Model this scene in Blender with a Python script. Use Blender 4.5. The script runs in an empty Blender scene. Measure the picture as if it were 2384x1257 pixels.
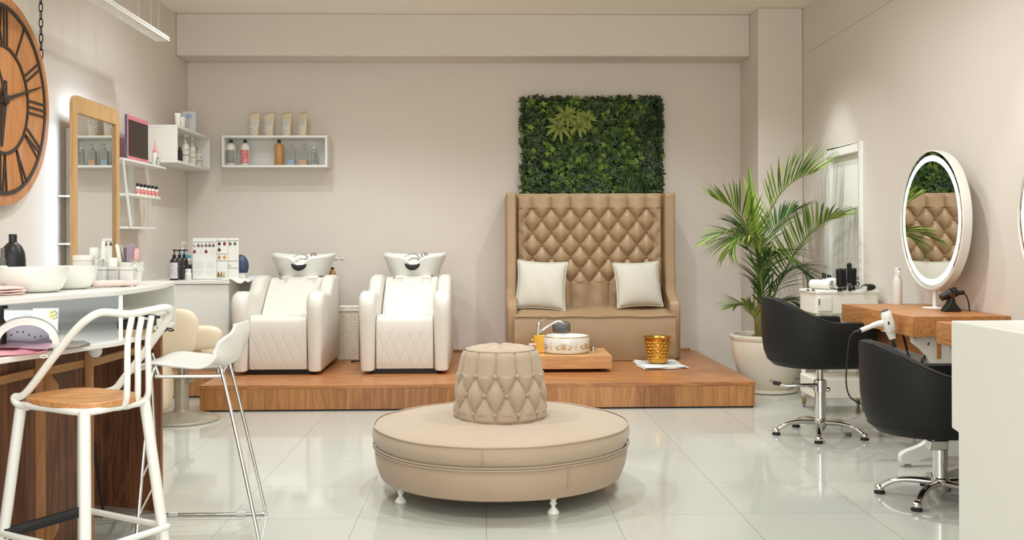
import bpy, bmesh, math, random
from mathutils import Vector, Matrix
random.seed(7)
PI = math.pi
C = bpy.context.scene.collection
S = bpy.context.scene

# ---------------------------------------------------------------- camera, light, exposure
W_PX, H_PX, F_PX, HORIZON = 2384.0, 1257.0, 2305.0, 559.0
CAM = Vector((0.0, 0.0, 1.296))
YAW = math.atan(62.0 / F_PX)
ROLL = 0.0035
_r = Vector((math.cos(YAW), -math.sin(YAW), 0)); _f = Vector((math.sin(YAW), math.cos(YAW), 0)); _u = Vector((0, 0, 1))
CR = _r * math.cos(ROLL) - _u * math.sin(ROLL)
CU = _u * math.cos(ROLL) + _r * math.sin(ROLL)
CF = _f
cam_data = bpy.data.cameras.new('camera')
cam_data.lens = 36.0 * F_PX / W_PX
cam_data.sensor_width = 36.0
cam_data.shift_y = -(H_PX / 2 - HORIZON) / W_PX
cam_data.clip_start = 0.05
cam = bpy.data.objects.new('camera', cam_data)
C.objects.link(cam)
cam.matrix_world = Matrix(((CR.x, CU.x, -CF.x, CAM.x), (CR.y, CU.y, -CF.y, CAM.y), (CR.z, CU.z, -CF.z, CAM.z), (0, 0, 0, 1)))
S.camera = cam
S.view_settings.view_transform = 'Standard'
S.view_settings.look = 'None'
S.view_settings.gamma = 1.0
S.view_settings.use_curve_mapping = False
S.view_settings.exposure = 0.18
try:
    S.cycles.max_bounces = 10; S.cycles.diffuse_bounces = 6; S.cycles.glossy_bounces = 5
    S.cycles.sample_clamp_indirect = 6.0
    S.cycles.caustics_reflective = False; S.cycles.caustics_refractive = False
except Exception:
    pass

world = bpy.data.worlds.new('world'); S.world = world; world.use_nodes = True
bg = world.node_tree.nodes['Background']
bg.inputs[0].default_value = (0.95, 0.96, 0.95, 1); bg.inputs[1].default_value = WORLD_STRENGTH = 2.9

WARM = (0.935, 1.0, 1.02)
def spot(x, y, z, watts, tx, ty, tz=0.0, size=100, blend=0.6, radius=0.05, col=WARM):
    d = bpy.data.lights.new('ceiling_or_fill_spot', 'SPOT'); d.energy = watts; d.color = col
    d.spot_size = math.radians(size); d.spot_blend = blend; d.shadow_soft_size = radius
    o = bpy.data.objects.new('ceiling_or_fill_spot', d); C.objects.link(o)
    o.location = (x, y, z)
    o.rotation_euler = (Vector((tx, ty, tz)) - Vector((x, y, z))).to_track_quat('-Z', 'Y').to_euler()
    return o
K = 0.72
for (x, y) in ((-1.62, 7.95), (-0.62, 7.95), (0.95, 7.9), (1.75, 7.9)):
    spot(x, y, 3.4, 116 * K, x, y + 0.12, size=118, blend=0.8, radius=0.035)
for (x, y) in ((-1.5, 5.3), (0.0, 5.2), (1.6, 5.3)):
    spot(x, y, 3.4, 150 * K, x, y, size=160, blend=1.0, radius=0.05)
for (x, y) in ((-1.1, 2.8), (1.1, 2.6)):
    spot(x, y, 3.4, 110 * K, x, y, size=160, blend=1.0, radius=0.06)
for (x, y) in ((-1.5, 6.7), (1.7, 6.6)):
    spot(x, y, 3.4, 55 * K, x, y, size=160, blend=1.0, radius=0.05)  # fill spots added out of view to brighten the side walls
spot(-1.85, 7.4, 3.4, 60 * K, -2.1, 7.9, size=160, blend=1.0, radius=0.05)  # added fill spot that lifts the dark end of the left wall
spot(2.30, 8.05, 3.4, 75 * K, 2.62, 8.35, size=60, blend=0.5, radius=0.02)      # grazes the right wall behind the palm
spot(2.25, 4.7, 3.4, 60 * K, 2.9, 4.75, 0.9, size=62, blend=0.5, radius=0.05)   # scallop over the near mirror

def P(px, py, x=None, y=None, z=None):
    """the point of the room that the photograph shows at (px, py), on the plane x=, y= or z="""
    d = CF + CR * ((px - W_PX / 2) / F_PX) - CU * ((py - HORIZON) / F_PX)
    if x is not None: t = (x - CAM.x) / d.x
    elif y is not None: t = (y - CAM.y) / d.y
    else: t = (z - CAM.z) / d.z
    return CAM + d * t

# ---------------------------------------------------------------- helpers
def lin(c):
    return tuple((v / 255 / 12.92 if v / 255 <= 0.04045 else ((v / 255 + 0.055) / 1.055) ** 2.4) for v in c[:3]) + (1.0,)

def new_mat(name):
    m = bpy.data.materials.new(name); m.use_nodes = True
    nt = m.node_tree
    return m, nt, nt.nodes['Principled BSDF']

def mat(name, rgb, rough=0.5, metal=0.0, bump=0.0, bscale=200.0, coat=0.0, var=0.0, vscale=6.0, sheen=0.0, trans=0.0, ior=1.45, spec=0.5, emit=None, estr=0.0, sss=0.0):
    m, nt, b = new_mat(name)
    b.inputs['Base Color'].default_value = lin(rgb)
    b.inputs['Roughness'].default_value = rough
    b.inputs['Metallic'].default_value = metal
    b.inputs['Coat Weight'].default_value = coat
    b.inputs['Coat Roughness'].default_value = 0.08
    b.inputs['Sheen Weight'].default_value = sheen
    b.inputs['Transmission Weight'].default_value = trans
    b.inputs['IOR'].default_value = ior
    b.inputs['Specular IOR Level'].default_value = spec
    if sss:
        b.inputs['Subsurface Weight'].default_value = sss; b.inputs['Subsurface Scale'].default_value = 0.01
    if emit:
        b.inputs['Emission Color'].default_value = lin(emit); b.inputs['Emission Strength'].default_value = estr
    tc = nt.nodes.new('ShaderNodeTexCoord')
    n = nt.nodes.new('ShaderNodeTexNoise'); n.inputs['Scale'].default_value = vscale; n.inputs['Detail'].default_value = 4
    nt.links.new(tc.outputs['Object'], n.inputs['Vector'])
    v = max(var, 0.015)
    mx = nt.nodes.new('ShaderNodeMix'); mx.data_type = 'RGBA'
    c = lin(rgb)
    mx.inputs[6].default_value = tuple(min(1, k * (1 - v)) for k in c[:3]) + (1,)
    mx.inputs[7].default_value = tuple(min(1, k * (1 + v)) for k in c[:3]) + (1,)
    nt.links.new(n.outputs['Fac'], mx.inputs[0]); nt.links.new(mx.outputs[2], b.inputs['Base Color'])
    if bump:
        n2 = nt.nodes.new('ShaderNodeTexNoise'); n2.inputs['Scale'].default_value = bscale; n2.inputs['Detail'].default_value = 3
        nt.links.new(tc.outputs['Object'], n2.inputs['Vector'])
        bp = nt.nodes.new('ShaderNodeBump'); bp.inputs['Strength'].default_value = bump; bp.inputs['Distance'].default_value = 0.004
        nt.links.new(n2.outputs['Fac'], bp.inputs['Height']); nt.links.new(bp.outputs['Normal'], b.inputs['Normal'])
    return m

def wood(name, dark, light, axis='X', rough=0.4, scale=1.0, ring=1.0, coat=0.0, planks=0.0, plank_axis='X'):
    """wood veneer: noise stretched along the grain; planks = board width with a tone per board"""
    m, nt, b = new_mat(name)
    N = nt.nodes; L = nt.links
    tc = N.new('ShaderNodeTexCoord')
    def stretched(across, along, detail, dist):
        mp = N.new('ShaderNodeMapping'); L.new(tc.outputs['Object'], mp.inputs['Vector'])
        mp.inputs['Scale'].default_value = tuple((along if a == axis else across) * scale for a in 'XYZ')
        n = N.new('ShaderNodeTexNoise'); n.inputs['Scale'].default_value = 1.0; n.inputs['Detail'].default_value = detail; n.inputs['Distortion'].default_value = dist
        L.new(mp.outputs['Vector'], n.inputs['Vector'])
        return n.outputs['Fac'], mp
    big, _ = stretched(7, 0.9, 4, 1.2)
    fine, _ = stretched(150, 3.5, 5, 0.2)
    ringn = N.new('ShaderNodeMath'); ringn.operation = 'MULTIPLY'; ringn.inputs[1].default_value = 7.0 * ring; L.new(big, ringn.inputs[0])
    fr = N.new('ShaderNodeMath'); fr.operation = 'PINGPONG'; fr.inputs[1].default_value = 0.5; L.new(ringn.outputs[0], fr.inputs[0])
    s1 = N.new('ShaderNodeMath'); s1.operation = 'MULTIPLY'; s1.inputs[1].default_value = 0.55; L.new(fr.outputs[0], s1.inputs[0])
    s2 = N.new('ShaderNodeMath'); s2.operation = 'MULTIPLY_ADD'; s2.inputs[1].default_value = 0.75; L.new(fine, s2.inputs[0]); L.new(s1.outputs[0], s2.inputs[2])
    fac = s2.outputs[0]
    if planks:
        sp = N.new('ShaderNodeSeparateXYZ'); L.new(tc.outputs['Object'], sp.inputs[0])
        dv = N.new('ShaderNodeMath'); dv.operation = 'DIVIDE'; dv.inputs[1].default_value = planks; L.new(sp.outputs[plank_axis], dv.inputs[0])
        fl = N.new('ShaderNodeMath'); fl.operation = 'FLOOR'; L.new(dv.outputs[0], fl.inputs[0])
        wn = N.new('ShaderNodeTexWhiteNoise'); wn.noise_dimensions = '1D'; L.new(fl.outputs[0], wn.inputs['W'])
        ad = N.new('ShaderNodeMath'); ad.operation = 'MULTIPLY_ADD'; ad.inputs[1].default_value = 0.35; L.new(wn.outputs['Value'], ad.inputs[0]); L.new(fac, ad.inputs[2])
        sb = N.new('ShaderNodeMath'); sb.operation = 'SUBTRACT'; sb.inputs[1].default_value = 0.17; L.new(ad.outputs[0], sb.inputs[0]); fac = sb.outputs[0]
    cr = N.new('ShaderNodeValToRGB')
    cr.color_ramp.elements[0].position = 0.22; cr.color_ramp.elements[0].color = lin(dark)
    cr.color_ramp.elements[1].position = 0.85; cr.color_ramp.elements[1].color = lin(light)
    L.new(fac, cr.inputs[0]); L.new(cr.outputs[0], b.inputs['Base Color'])
    b.inputs['Roughness'].default_value = rough; b.inputs['Coat Weight'].default_value = coat; b.inputs['Coat Roughness'].default_value = 0.15
    bp = N.new('ShaderNodeBump'); bp.inputs['Strength'].default_value = 0.08; bp.inputs['Distance'].default_value = 0.002
    L.new(fine, bp.inputs['Height']); L.new(bp.outputs['Normal'], b.inputs['Normal'])
    return m

def print_mat(name, base, ink, rows=90.0, cover=0.45, rough=0.5):
    """a printed label: broken rows of tiny illegible lines"""
    m, nt, b = new_mat(name); N = nt.nodes; L = nt.links
    tc = N.new('ShaderNodeTexCoord'); sp = N.new('ShaderNodeSeparateXYZ'); L.new(tc.outputs['Object'], sp.inputs[0])
    mu = N.new('ShaderNodeMath'); mu.operation = 'MULTIPLY'; mu.inputs[1].default_value = rows; L.new(sp.outputs['Z'], mu.inputs[0])
    fr = N.new('ShaderNodeMath'); fr.operation = 'FRACT'; L.new(mu.outputs[0], fr.inputs[0])
    lt = N.new('ShaderNodeMath'); lt.operation = 'LESS_THAN'; lt.inputs[1].default_value = 0.4; L.new(fr.outputs[0], lt.inputs[0])
    mp = N.new('ShaderNodeMapping'); mp.inputs['Scale'].default_value = (40, 40, rows * 0.7); L.new(tc.outputs['Object'], mp.inputs['Vector'])
    n = N.new('ShaderNodeTexNoise'); n.inputs['Scale'].default_value = 1.0; L.new(mp.outputs[0], n.inputs['Vector'])
    g = N.new('ShaderNodeMath'); g.operation = 'GREATER_THAN'; g.inputs[1].default_value = 1 - cover; L.new(n.outputs['Fac'], g.inputs[0])
    a = N.new('ShaderNodeMath'); a.operation = 'MULTIPLY'; L.new(lt.outputs[0], a.inputs[0]); L.new(g.outputs[0], a.inputs[1])
    mx = N.new('ShaderNodeMix'); mx.data_type = 'RGBA'; mx.inputs[6].default_value = lin(base); mx.inputs[7].default_value = lin(ink)
    L.new(a.outputs[0], mx.inputs[0]); L.new(mx.outputs[2], b.inputs['Base Color']); b.inputs['Roughness'].default_value = rough
    return m

def leafy(name, stops, rough=0.5, trans=0.0):
    m, nt, b = new_mat(name); N = nt.nodes; L = nt.links
    g = N.new('ShaderNodeNewGeometry'); cr = N.new('ShaderNodeValToRGB')
    els = cr.color_ramp.elements
    while len(els) < len(stops): els.new(0.5)
    for e, (p, c) in zip(els, stops): e.position = p; e.color = lin(c)
    L.new(g.outputs['Random Per Island'], cr.inputs[0]); L.new(cr.outputs[0], b.inputs['Base Color'])
    b.inputs['Roughness'].default_value = rough
    return m

def sm(pts, k=6, closed=False):
    """catmull-rom through pts"""
    p = [Vector(q) for q in pts]; n = len(p); out = []
    rng = range(n) if closed else range(n - 1)
    for i in rng:
        a = p[(i - 1) % n] if (closed or i > 0) else p[0] * 2 - p[1]
        b_, c = p[i], p[(i + 1) % n]
        d = p[(i + 2) % n] if (closed or i + 2 < n) else p[-1] * 2 - p[-2]
        for j in range(k):
            t = j / k
            out.append(0.5 * ((2 * b_) + (c - a) * t + (2 * a - 5 * b_ + 4 * c - d) * t * t + (3 * b_ - a - 3 * c + d) * t ** 3))
    if not closed: out.append(p[-1].copy())
    return out

def smooth01(t):
    t = max(0.0, min(1.0, t)); return t * t * (3 - 2 * t)

class MB:
    def __init__(s): s.v = []; s.f = []
    def add(s, vs, fs, M=None):
        o = len(s.v)
        for q in vs:
            q = Vector(q); s.v.append(M @ q if M else q)
        s.f += [tuple(i + o for i in f) for f in fs]
        return s
    def box(s, x0, x1, y0, y1, z0, z1, M=None):
        return s.add([(x0, y0, z0), (x1, y0, z0), (x1, y1, z0), (x0, y1, z0), (x0, y0, z1), (x1, y0, z1), (x1, y1, z1), (x0, y1, z1)],
                     [(0, 3, 2, 1), (4, 5, 6, 7), (0, 1, 5, 4), (1, 2, 6, 5), (2, 3, 7, 6), (3, 0, 4, 7)], M)
    def lathe(s, prof, n=32, c=(0, 0, 0), sx=1.0, sy=1.0, M=None, cap=True):
        vs = []; fs = []; k = len(prof)
        for i in range(n):
            a = 2 * PI * i / n
            for (r, z) in prof: vs.append((c[0] + r * math.cos(a) * sx, c[1] + r * math.sin(a) * sy, c[2] + z))
        for i in range(n):
            j = (i + 1) % n
            for q in range(k - 1): fs.append((i * k + q, j * k + q, j * k + q + 1, i * k + q + 1))
        if cap:
            if prof[0][0] > 1e-5: fs.append(tuple(i * k for i in reversed(range(n))))
            if prof[-1][0] > 1e-5: fs.append(tuple(i * k + k - 1 for i in range(n)))
        return s.add(vs, fs, M)
    def tube(s, pts, r, n=10, closed=False, M=None, flat=1.0):
        p = [Vector(q) for q in pts]; m = len(p)
        rr = r if isinstance(r, (list, tuple)) else [r] * m
        vs = []; fs = []; up = None
        for i in range(m):
            if closed: t = p[(i + 1) % m] - p[i - 1]
            else: t = p[min(i + 1, m - 1)] - p[max(i - 1, 0)]
            t.normalize()
            if up is None: up = Vector((0, 0, 1)) if abs(t.z) < 0.9 else Vector((1, 0, 0))
            up = up - t * up.dot(t)
            if up.length < 1e-6: up = t.orthogonal()
            up.normalize(); sd = t.cross(up)
            for j in range(n):
                a = 2 * PI * j / n
                vs.append(p[i] + sd * math.cos(a) * rr[i] + up * math.sin(a) * rr[i] * flat)
        for i in range(m if closed else m - 1):
            i2 = (i + 1) % m
            for j in range(n): fs.append((i * n + j, i * n + (j + 1) % n, i2 * n + (j + 1) % n, i2 * n + j))
        if not closed:
            fs.append(tuple(range(n))); fs.append(tuple((m - 1) * n + j for j in reversed(range(n))))
        return s.add(vs, fs, M)
    def cyl(s, a, b, r0, r1=None, n=20, M=None):
        return s.tube([a, b], [r0, r0 if r1 is None else r1], n, M=M)
    def prism(s, poly, axis, a, b, M=None):
        """polygon extruded along axis from a to b. X: poly=(y,z); Y: poly=(x,z); Z: poly=(x,y)"""
        n = len(poly)
        def q(u, w, t): return {'X': (t, u, w), 'Y': (u, t, w), 'Z': (u, w, t)}[axis]
        vs = [q(u, w, a) for u, w in poly] + [q(u, w, b) for u, w in poly]
        fs = [tuple(range(n)), tuple(reversed(range(n, 2 * n)))] + [(i, i + n, (i + 1) % n + n, (i + 1) % n) for i in range(n)]
        return s.add(vs, fs, M)
    def grid(s, fn, nu, nv, cu=False, cv=False, M=None):
        vs = [fn(i / (nu if cu else nu - 1), j / (nv if cv else nv - 1)) for i in range(nu) for j in range(nv)]
        fs = []
        for i in range(nu if cu else nu - 1):
            for j in range(nv if cv else nv - 1):
                fs.append((i * nv + j, ((i + 1) % nu) * nv + j, ((i + 1) % nu) * nv + (j + 1) % nv, i * nv + (j + 1) % nv))
        return s.add(vs, fs, M)
    def ball(s, c, rx, ry=None, rz=None, n=16, M=None, e=1.0):
        ry = rx if ry is None else ry; rz = rx if rz is None else rz
        def pw(v): return math.copysign(abs(v) ** e, v)
        def fn(u, v):
            a = 2 * PI * u; b = PI * (v - 0.5)
            return (c[0] + rx * pw(math.cos(b)) * pw(math.cos(a)), c[1] + ry * pw(math.cos(b)) * pw(math.sin(a)), c[2] + rz * pw(math.sin(b)))
        return s.grid(fn, n, max(6, n // 2 + 1), cu=True, M=M)
    def build(s, name, m, parent=None, world=False, bevel=0.0, seg=2, smooth=True, angle=40, sub=0, solid=0.0):
        me = bpy.data.meshes.new(name)
        off = parent.location if (parent is not None and world) else Vector((0, 0, 0))
        me.from_pydata([tuple(q - off) for q in s.v], [], s.f)
        bm = bmesh.new(); bm.from_mesh(me)
        bmesh.ops.remove_doubles(bm, verts=bm.verts, dist=1e-6)
        bmesh.ops.recalc_face_normals(bm, faces=bm.faces)
        bm.to_mesh(me); bm.free()
        if smooth:
            me.shade_smooth()
            if not sub: me.set_sharp_from_angle(angle=math.radians(angle))
        if m: me.materials.append(m)
        o = bpy.data.objects.new(name, me); C.objects.link(o)
        if parent is not None: o.parent = parent
        if solid:
            q = o.modifiers.new('solid', 'SOLIDIFY'); q.thickness = solid; q.offset = 0
        if bevel:
            q = o.modifiers.new('bevel', 'BEVEL'); q.width = bevel; q.segments = seg; q.limit_method = 'ANGLE'; q.angle_limit = math.radians(50); q.harden_normals = False
        if sub:
            q = o.modifiers.new('sub', 'SUBSURF'); q.levels = sub; q.render_levels = sub
        return o

def tag(o, label, cat, group=None):
    o['label'] = label; o['category'] = cat
    if group: o['group'] = group
    return o
def thing(name, label, cat, loc, rz=0.0, group=None):
    o = bpy.data.objects.new(name, None); C.objects.link(o); o.empty_display_size = 0.05
    o.location = loc; o.rotation_euler = (0, 0, rz)
    return tag(o, label, cat, group)
def struct(o): o['kind'] = 'structure'; return o
def dup(root, loc, rz=None, label=None, group=None):
    def rec(o, par):
        c = o.copy(); C.objects.link(c)
        if par is not None: c.parent = par
        for ch in [k for k in o.children]: rec(ch, c)
        return c
    r = rec(root, None); r.location = loc
    if rz is not None: r.rotation_euler = (0, 0, rz)
    if label: r['label'] = label
    if group: r['group'] = group
    return r
def RZ(a): return Matrix.Rotation(a, 4, 'Z')
def T(x, y, z): return Matrix.Translation((x, y, z))
def rounded(x0, x1, y0, y1, r, n=6):
    pts = []
    for (cx, cy, a0) in ((x1 - r, y1 - r, 0), (x0 + r, y1 - r, 90), (x0 + r, y0 + r, 180), (x1 - r, y0 + r, 270)):
        for i in range(n + 1):
            a = math.radians(a0 + 90 * i / n); pts.append((cx + r * math.cos(a), cy + r * math.sin(a)))
    return pts

# ---------------------------------------------------------------- materials
M = {}
M['wall'] = mat('wall_paint', (214, 205, 195), 0.75, bump=0.05, bscale=180)
M['wall2'] = M['wall']
M['ceil'] = mat('ceiling_paint', (240, 233, 222), 0.8)
M['white'] = mat('white_lacquer', (224, 223, 217), 0.28, coat=0.15)
M['whitematte'] = mat('white_matte', (220, 219, 213), 0.55)
M['metalwhite'] = mat('white_enamel', (226, 225, 218), 0.3, coat=0.3)
M['leather_w'] = mat('white_leatherette', (214, 209, 199), 0.42, bump=0.04, bscale=500)
M['leather_b'] = mat('black_leatherette', (31, 30, 29), 0.5, bump=0.10, bscale=600, spec=0.25)
M['leather_t'] = mat('tan_leatherette', (158, 130, 98), 0.36, bump=0.06, bscale=400, var=0.03)
M['velvet'] = mat('beige_velvet', (168, 149, 127), 0.85, bump=0.06, bscale=300, sheen=0.25, var=0.06, vscale=5)
M['velvet2'] = mat('beige_velvet_band', (168, 146, 124), 0.85, bump=0.06, bscale=300, sheen=0.2, var=0.07, vscale=5)
M['linen'] = mat('linen', (198, 192, 178), 0.85, bump=0.25, bscale=450, var=0.02)
M['chrome'] = mat('chrome', (225, 224, 222), 0.09, 1.0)
M['satin'] = mat('satin_metal', (176, 170, 158), 0.35, 1.0)
M['steel'] = mat('brushed_steel', (200, 198, 192), 0.28, 1.0)
M['black'] = mat('black_plastic', (22, 21, 21), 0.4)
M['blackgloss'] = mat('black_gloss', (18, 17, 17), 0.12)
M['rubber'] = mat('black_rubber', (30, 29, 28), 0.7)
M['ceramic'] = mat('white_ceramic', (226, 225, 218), 0.12, coat=0.4)
M['towel'] = mat('white_towel', (226, 225, 219), 0.95, bump=0.8, bscale=350)
M['towel_p'] = mat('pink_towel', (232, 204, 198), 0.95, bump=0.8, bscale=350)
M['gold'] = mat('gold', (214, 160, 70), 0.22, 1.0, var=0.15, vscale=20)
M['goldpale'] = mat('pale_gold', (205, 180, 120), 0.25, 1.0)
M['beige'] = mat('beige_leatherette', (214, 196, 170), 0.45, bump=0.04)
M['taupe'] = mat('taupe_metal', (170, 160, 142), 0.4, 0.3)
M['glass'] = mat('clear_plastic', (240, 242, 240), 0.06, trans=0.9, ior=1.35)
M['frost'] = mat('frosted_plastic', (240, 240, 236), 0.25, trans=0.35, ior=1.3)
M['mirror'] = mat('mirror_glass', (245, 246, 244), 0.0, 1.0)
M['led'] = mat('led_ring', (255, 255, 255), 0.5, emit=(246, 250, 255), estr=3.0)
M['pink'] = mat('pink_plastic', (226, 150, 152), 0.4)
M['soil'] = mat('soil', (120, 96, 66), 0.95, bump=1.0, bscale=80, var=0.4, vscale=40)
M['potm'] = mat('glazed_pot', (226, 218, 202), 0.25, coat=0.3, var=0.03)
M['platform_top'] = wood('platform_board', (132, 78, 38), (196, 134, 80), 'X', 0.36, scale=0.9, coat=0.1)
M['platform_side'] = wood('platform_front_board', (132, 82, 42), (188, 132, 78), 'Z', 0.38, scale=0.9, planks=0.30, coat=0.15)
M['desk'] = wood('desk_wood', (150, 94, 48), (202, 142, 84), 'Y', 0.42, scale=1.3)
M['box'] = wood('pale_box_wood', (178, 126, 76), (216, 170, 116), 'X', 0.38, scale=1.2)
M['walnut'] = wood('walnut_panel', (78, 44, 24), (146, 92, 56), 'Z', 0.45, scale=0.8, planks=0.22)
M['batten'] = wood('pale_batten', (132, 88, 50), (172, 122, 74), 'Z', 0.5)
M['batten_h'] = wood('pale_batten_rail', (142, 98, 58), (182, 134, 84), 'Y', 0.5)
M['seatwood'] = wood('seat_wood', (168, 112, 62), (214, 160, 104), 'X', 0.38, scale=1.5)
M['clockwood'] = wood('clock_wood', (170, 106, 56), (206, 146, 92), 'Z', 0.45, scale=0.8)
M['mirrorwood'] = wood('mirror_frame_wood', (182, 140, 92), (212, 174, 124), 'Z', 0.45)
# ================================================================ THE ROOM
XL, XR, YB, YF, ZC = -2.90, 2.95, 9.75, -0.9, 3.44
def floor_mat():
    m, nt, b = new_mat('floor_tiles'); N = nt.nodes; L = nt.links
    tc = N.new('ShaderNodeTexCoord'); sp = N.new('ShaderNodeSeparateXYZ'); L.new(tc.outputs['Object'], sp.inputs[0])
    outs = []
    ids = []
    for ax, off in (('X', 0.0), ('Y', 0.445)):
        a = N.new('ShaderNodeMath'); a.operation = 'SUBTRACT'; a.inputs[1].default_value = off; L.new(sp.outputs[ax], a.inputs[0])
        d = N.new('ShaderNodeMath'); d.operation = 'DIVIDE'; d.inputs[1].default_value = 0.6; L.new(a.outputs[0], d.inputs[0])
        r = N.new('ShaderNodeMath'); r.operation = 'ROUND'; L.new(d.outputs[0], r.inputs[0])
        fl = N.new('ShaderNodeMath'); fl.operation = 'FLOOR'; L.new(d.outputs[0], fl.inputs[0]); ids.append(fl)
        s_ = N.new('ShaderNodeMath'); s_.operation = 'SUBTRACT'; L.new(d.outputs[0], s_.inputs[0]); L.new(r.outputs[0], s_.inputs[1])
        ab = N.new('ShaderNodeMath'); ab.operation = 'ABSOLUTE'; L.new(s_.outputs[0], ab.inputs[0])
        lt = N.new('ShaderNodeMath'); lt.operation = 'LESS_THAN'; lt.inputs[1].default_value = 0.0024; L.new(ab.outputs[0], lt.inputs[0]); outs.append(lt)
    mxx = N.new('ShaderNodeMath'); mxx.operation = 'MAXIMUM'; L.new(outs[0].outputs[0], mxx.inputs[0]); L.new(outs[1].outputs[0], mxx.inputs[1])
    cb = N.new('ShaderNodeCombineXYZ'); L.new(ids[0].outputs[0], cb.inputs[0]); L.new(ids[1].outputs[0], cb.inputs[1])
    wn = N.new('ShaderNodeTexWhiteNoise'); wn.noise_dimensions = '2D'; L.new(cb.outputs[0], wn.inputs['Vector'])
    tone = N.new('ShaderNodeMix'); tone.data_type = 'RGBA'; tone.inputs[6].default_value = lin((184, 184, 175)); tone.inputs[7].default_value = lin((188, 188, 179))
    L.new(wn.outputs['Value'], tone.inputs[0])
    mx = N.new('ShaderNodeMix'); mx.data_type = 'RGBA'; mx.inputs[7].default_value = lin((146, 134, 112))
    L.new(tone.outputs[2], mx.inputs[6]); L.new(mxx.outputs[0], mx.inputs[0]); L.new(mx.outputs[2], b.inputs['Base Color'])
    b.inputs['Roughness'].default_value = 0.07; b.inputs['Specular IOR Level'].default_value = 0.55
    n = N.new('ShaderNodeTexNoise'); n.inputs['Scale'].default_value = 1.6; L.new(tc.outputs['Object'], n.inputs['Vector'])
    bp = N.new('ShaderNodeBump'); bp.inputs['Strength'].default_value = 0.05; bp.inputs['Distance'].default_value = 0.01
    L.new(n.outputs['Fac'], bp.inputs['Height']); L.new(bp.outputs['Normal'], b.inputs['Normal'])
    return m
M['floor'] = floor_mat()
struct(MB().box(XL - 0.15, XR + 0.15, YF, YB + 0.15, -0.1, 0.0).build('floor', M['floor'], smooth=False))
struct(MB().box(XL - 0.15, XR + 0.15, YF, YB + 0.15, ZC, ZC + 0.1).build('ceiling', M['ceil'], smooth=False))
struct(MB().box(XL - 0.15, XR + 0.15, YB, YB + 0.15, 0, ZC).build('wall_back', M['wall'], smooth=False))
struct(MB().box(XL - 0.15, XL, YF, YB, 0, ZC).build('wall_left', M['wall'], smooth=False))
# right wall with the door opening
DY0, DY1, DZ = P(2007, 560, x=XR).y, P(1925, 560, x=XR).y, 2.03
DY1 = min(DY1, 8.6)
wr = MB()
wr.box(XR, XR + 0.15, YF, DY0, 0, ZC).box(XR, XR + 0.15, DY1, YB, 0, ZC).box(XR, XR + 0.15, DY0, DY1, DZ, ZC)
struct(wr.build('wall_right', M['wall'], smooth=False))
# beam over the back wall, pillar in the right-hand corner
BY = 9.38
struct(MB().box(XL, 2.53, BY, YB, 3.04, ZC).build('beam', M['wall'], bevel=0.012))
struct(MB().box(2.53, XR, 9.10, YB, 0, ZC).build('pillar', M['wall'], bevel=0.012))
tr = MB(); tr.cyl((XL + 0.004, YB - 0.004, 0.97), (XL + 0.004, YB - 0.004, 3.04), 0.004, n=8)
struct(tr.build('trim_1', M['whitematte']))
M['seam'] = mat('wall_seam', (176, 162, 148), 0.8)
a = P(1882, 122, x=XR - 0.001); b_ = P(2120, -26, x=XR - 0.001)
sw = MB(); sw.cyl((XR, a.y, a.z), (XR, b_.y, b_.z), 0.0022, n=6)
struct(sw.build('trim_2', M['seam']))

M['doorwhite'] = mat('door_white', (236, 234, 228), 0.45)
# door in the right wall
d = MB(); d.box(XR + 0.03, XR + 0.07, DY0 + 0.045, DY1 - 0.045, 0.005, DZ - 0.045)
door = struct(d.build('door_1', M['doorwhite'], bevel=0.003))
f = MB()
f.box(XR - 0.012, XR + 0.12, DY0 - 0.03, DY0 + 0.045, 0, DZ + 0.03).box(XR - 0.012, XR + 0.12, DY1 - 0.045, DY1 + 0.03, 0, DZ + 0.03).box(XR - 0.012, XR + 0.12, DY0 + 0.045, DY1 - 0.045, DZ - 0.045, DZ + 0.03)
f.build('door_frame', M['doorwhite'], door, bevel=0.006)
hd = MB(); hy = DY0 + 0.13
hd.cyl((XR + 0.03, hy, 0.98), (XR - 0.03, hy, 0.98), 0.009).tube([(XR - 0.028, hy, 0.98), (XR - 0.030, hy + 0.04, 0.98), (XR - 0.028, hy + 0.12, 0.985)], 0.008)
hd.cyl((XR + 0.03, hy, 0.98), (XR + 0.022, hy, 0.98), 0.026)
hd.build('door_handle', M['satin'], door)

# ================================================================ WOODEN PLATFORM
PH = 0.2
PX0 = P(466, 958, z=0).x; PX1 = P(1762, 951, z=0).x; PY = P(1130, 954, z=0).y
PY2 = 8.27
plat = thing('wooden_platform', 'raised wood veneer platform carrying the shampoo chairs and the sofa', 'platform', ((PX0 + PX1) / 2, (PY + YB) / 2, 0))
pl = MB(); pl.prism([(PX0, PY), (PX1, PY), (PX1, YB - 0.001), (XL + 0.001, YB - 0.001), (XL + 0.001, PY2), (PX0, PY2)], 'Z', PH - 0.03, PH)
pl.build('top_board', M['platform_top'], plat, world=True, bevel=0.003)
pf = MB(); pf.prism([(PX0 + 0.003, PY + 0.003), (PX1 - 0.003, PY + 0.003), (PX1 - 0.003, YB - 0.001), (XL + 0.001, YB - 0.001), (XL + 0.001, PY2 + 0.003), (PX0 + 0.003, PY2 + 0.003)], 'Z', 0.012, PH - 0.03)
pf.build('front_panel', M['platform_side'], plat, world=True)
pk = MB(); pk.prism([(PX0 + 0.012, PY + 0.012), (PX1 - 0.012, PY + 0.012), (PX1 - 0.012, YB - 0.001), (XL + 0.001, YB - 0.001), (XL + 0.001, PY2 + 0.012), (PX0 + 0.012, PY2 + 0.012)], 'Z', 0.0, 0.012)
pk.build('plinth', M['rubber'], plat, world=True)
bb = MB(); bb.box(-2.15, 2.02, YB - 0.016, YB, PH, PH + 0.022)
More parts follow.
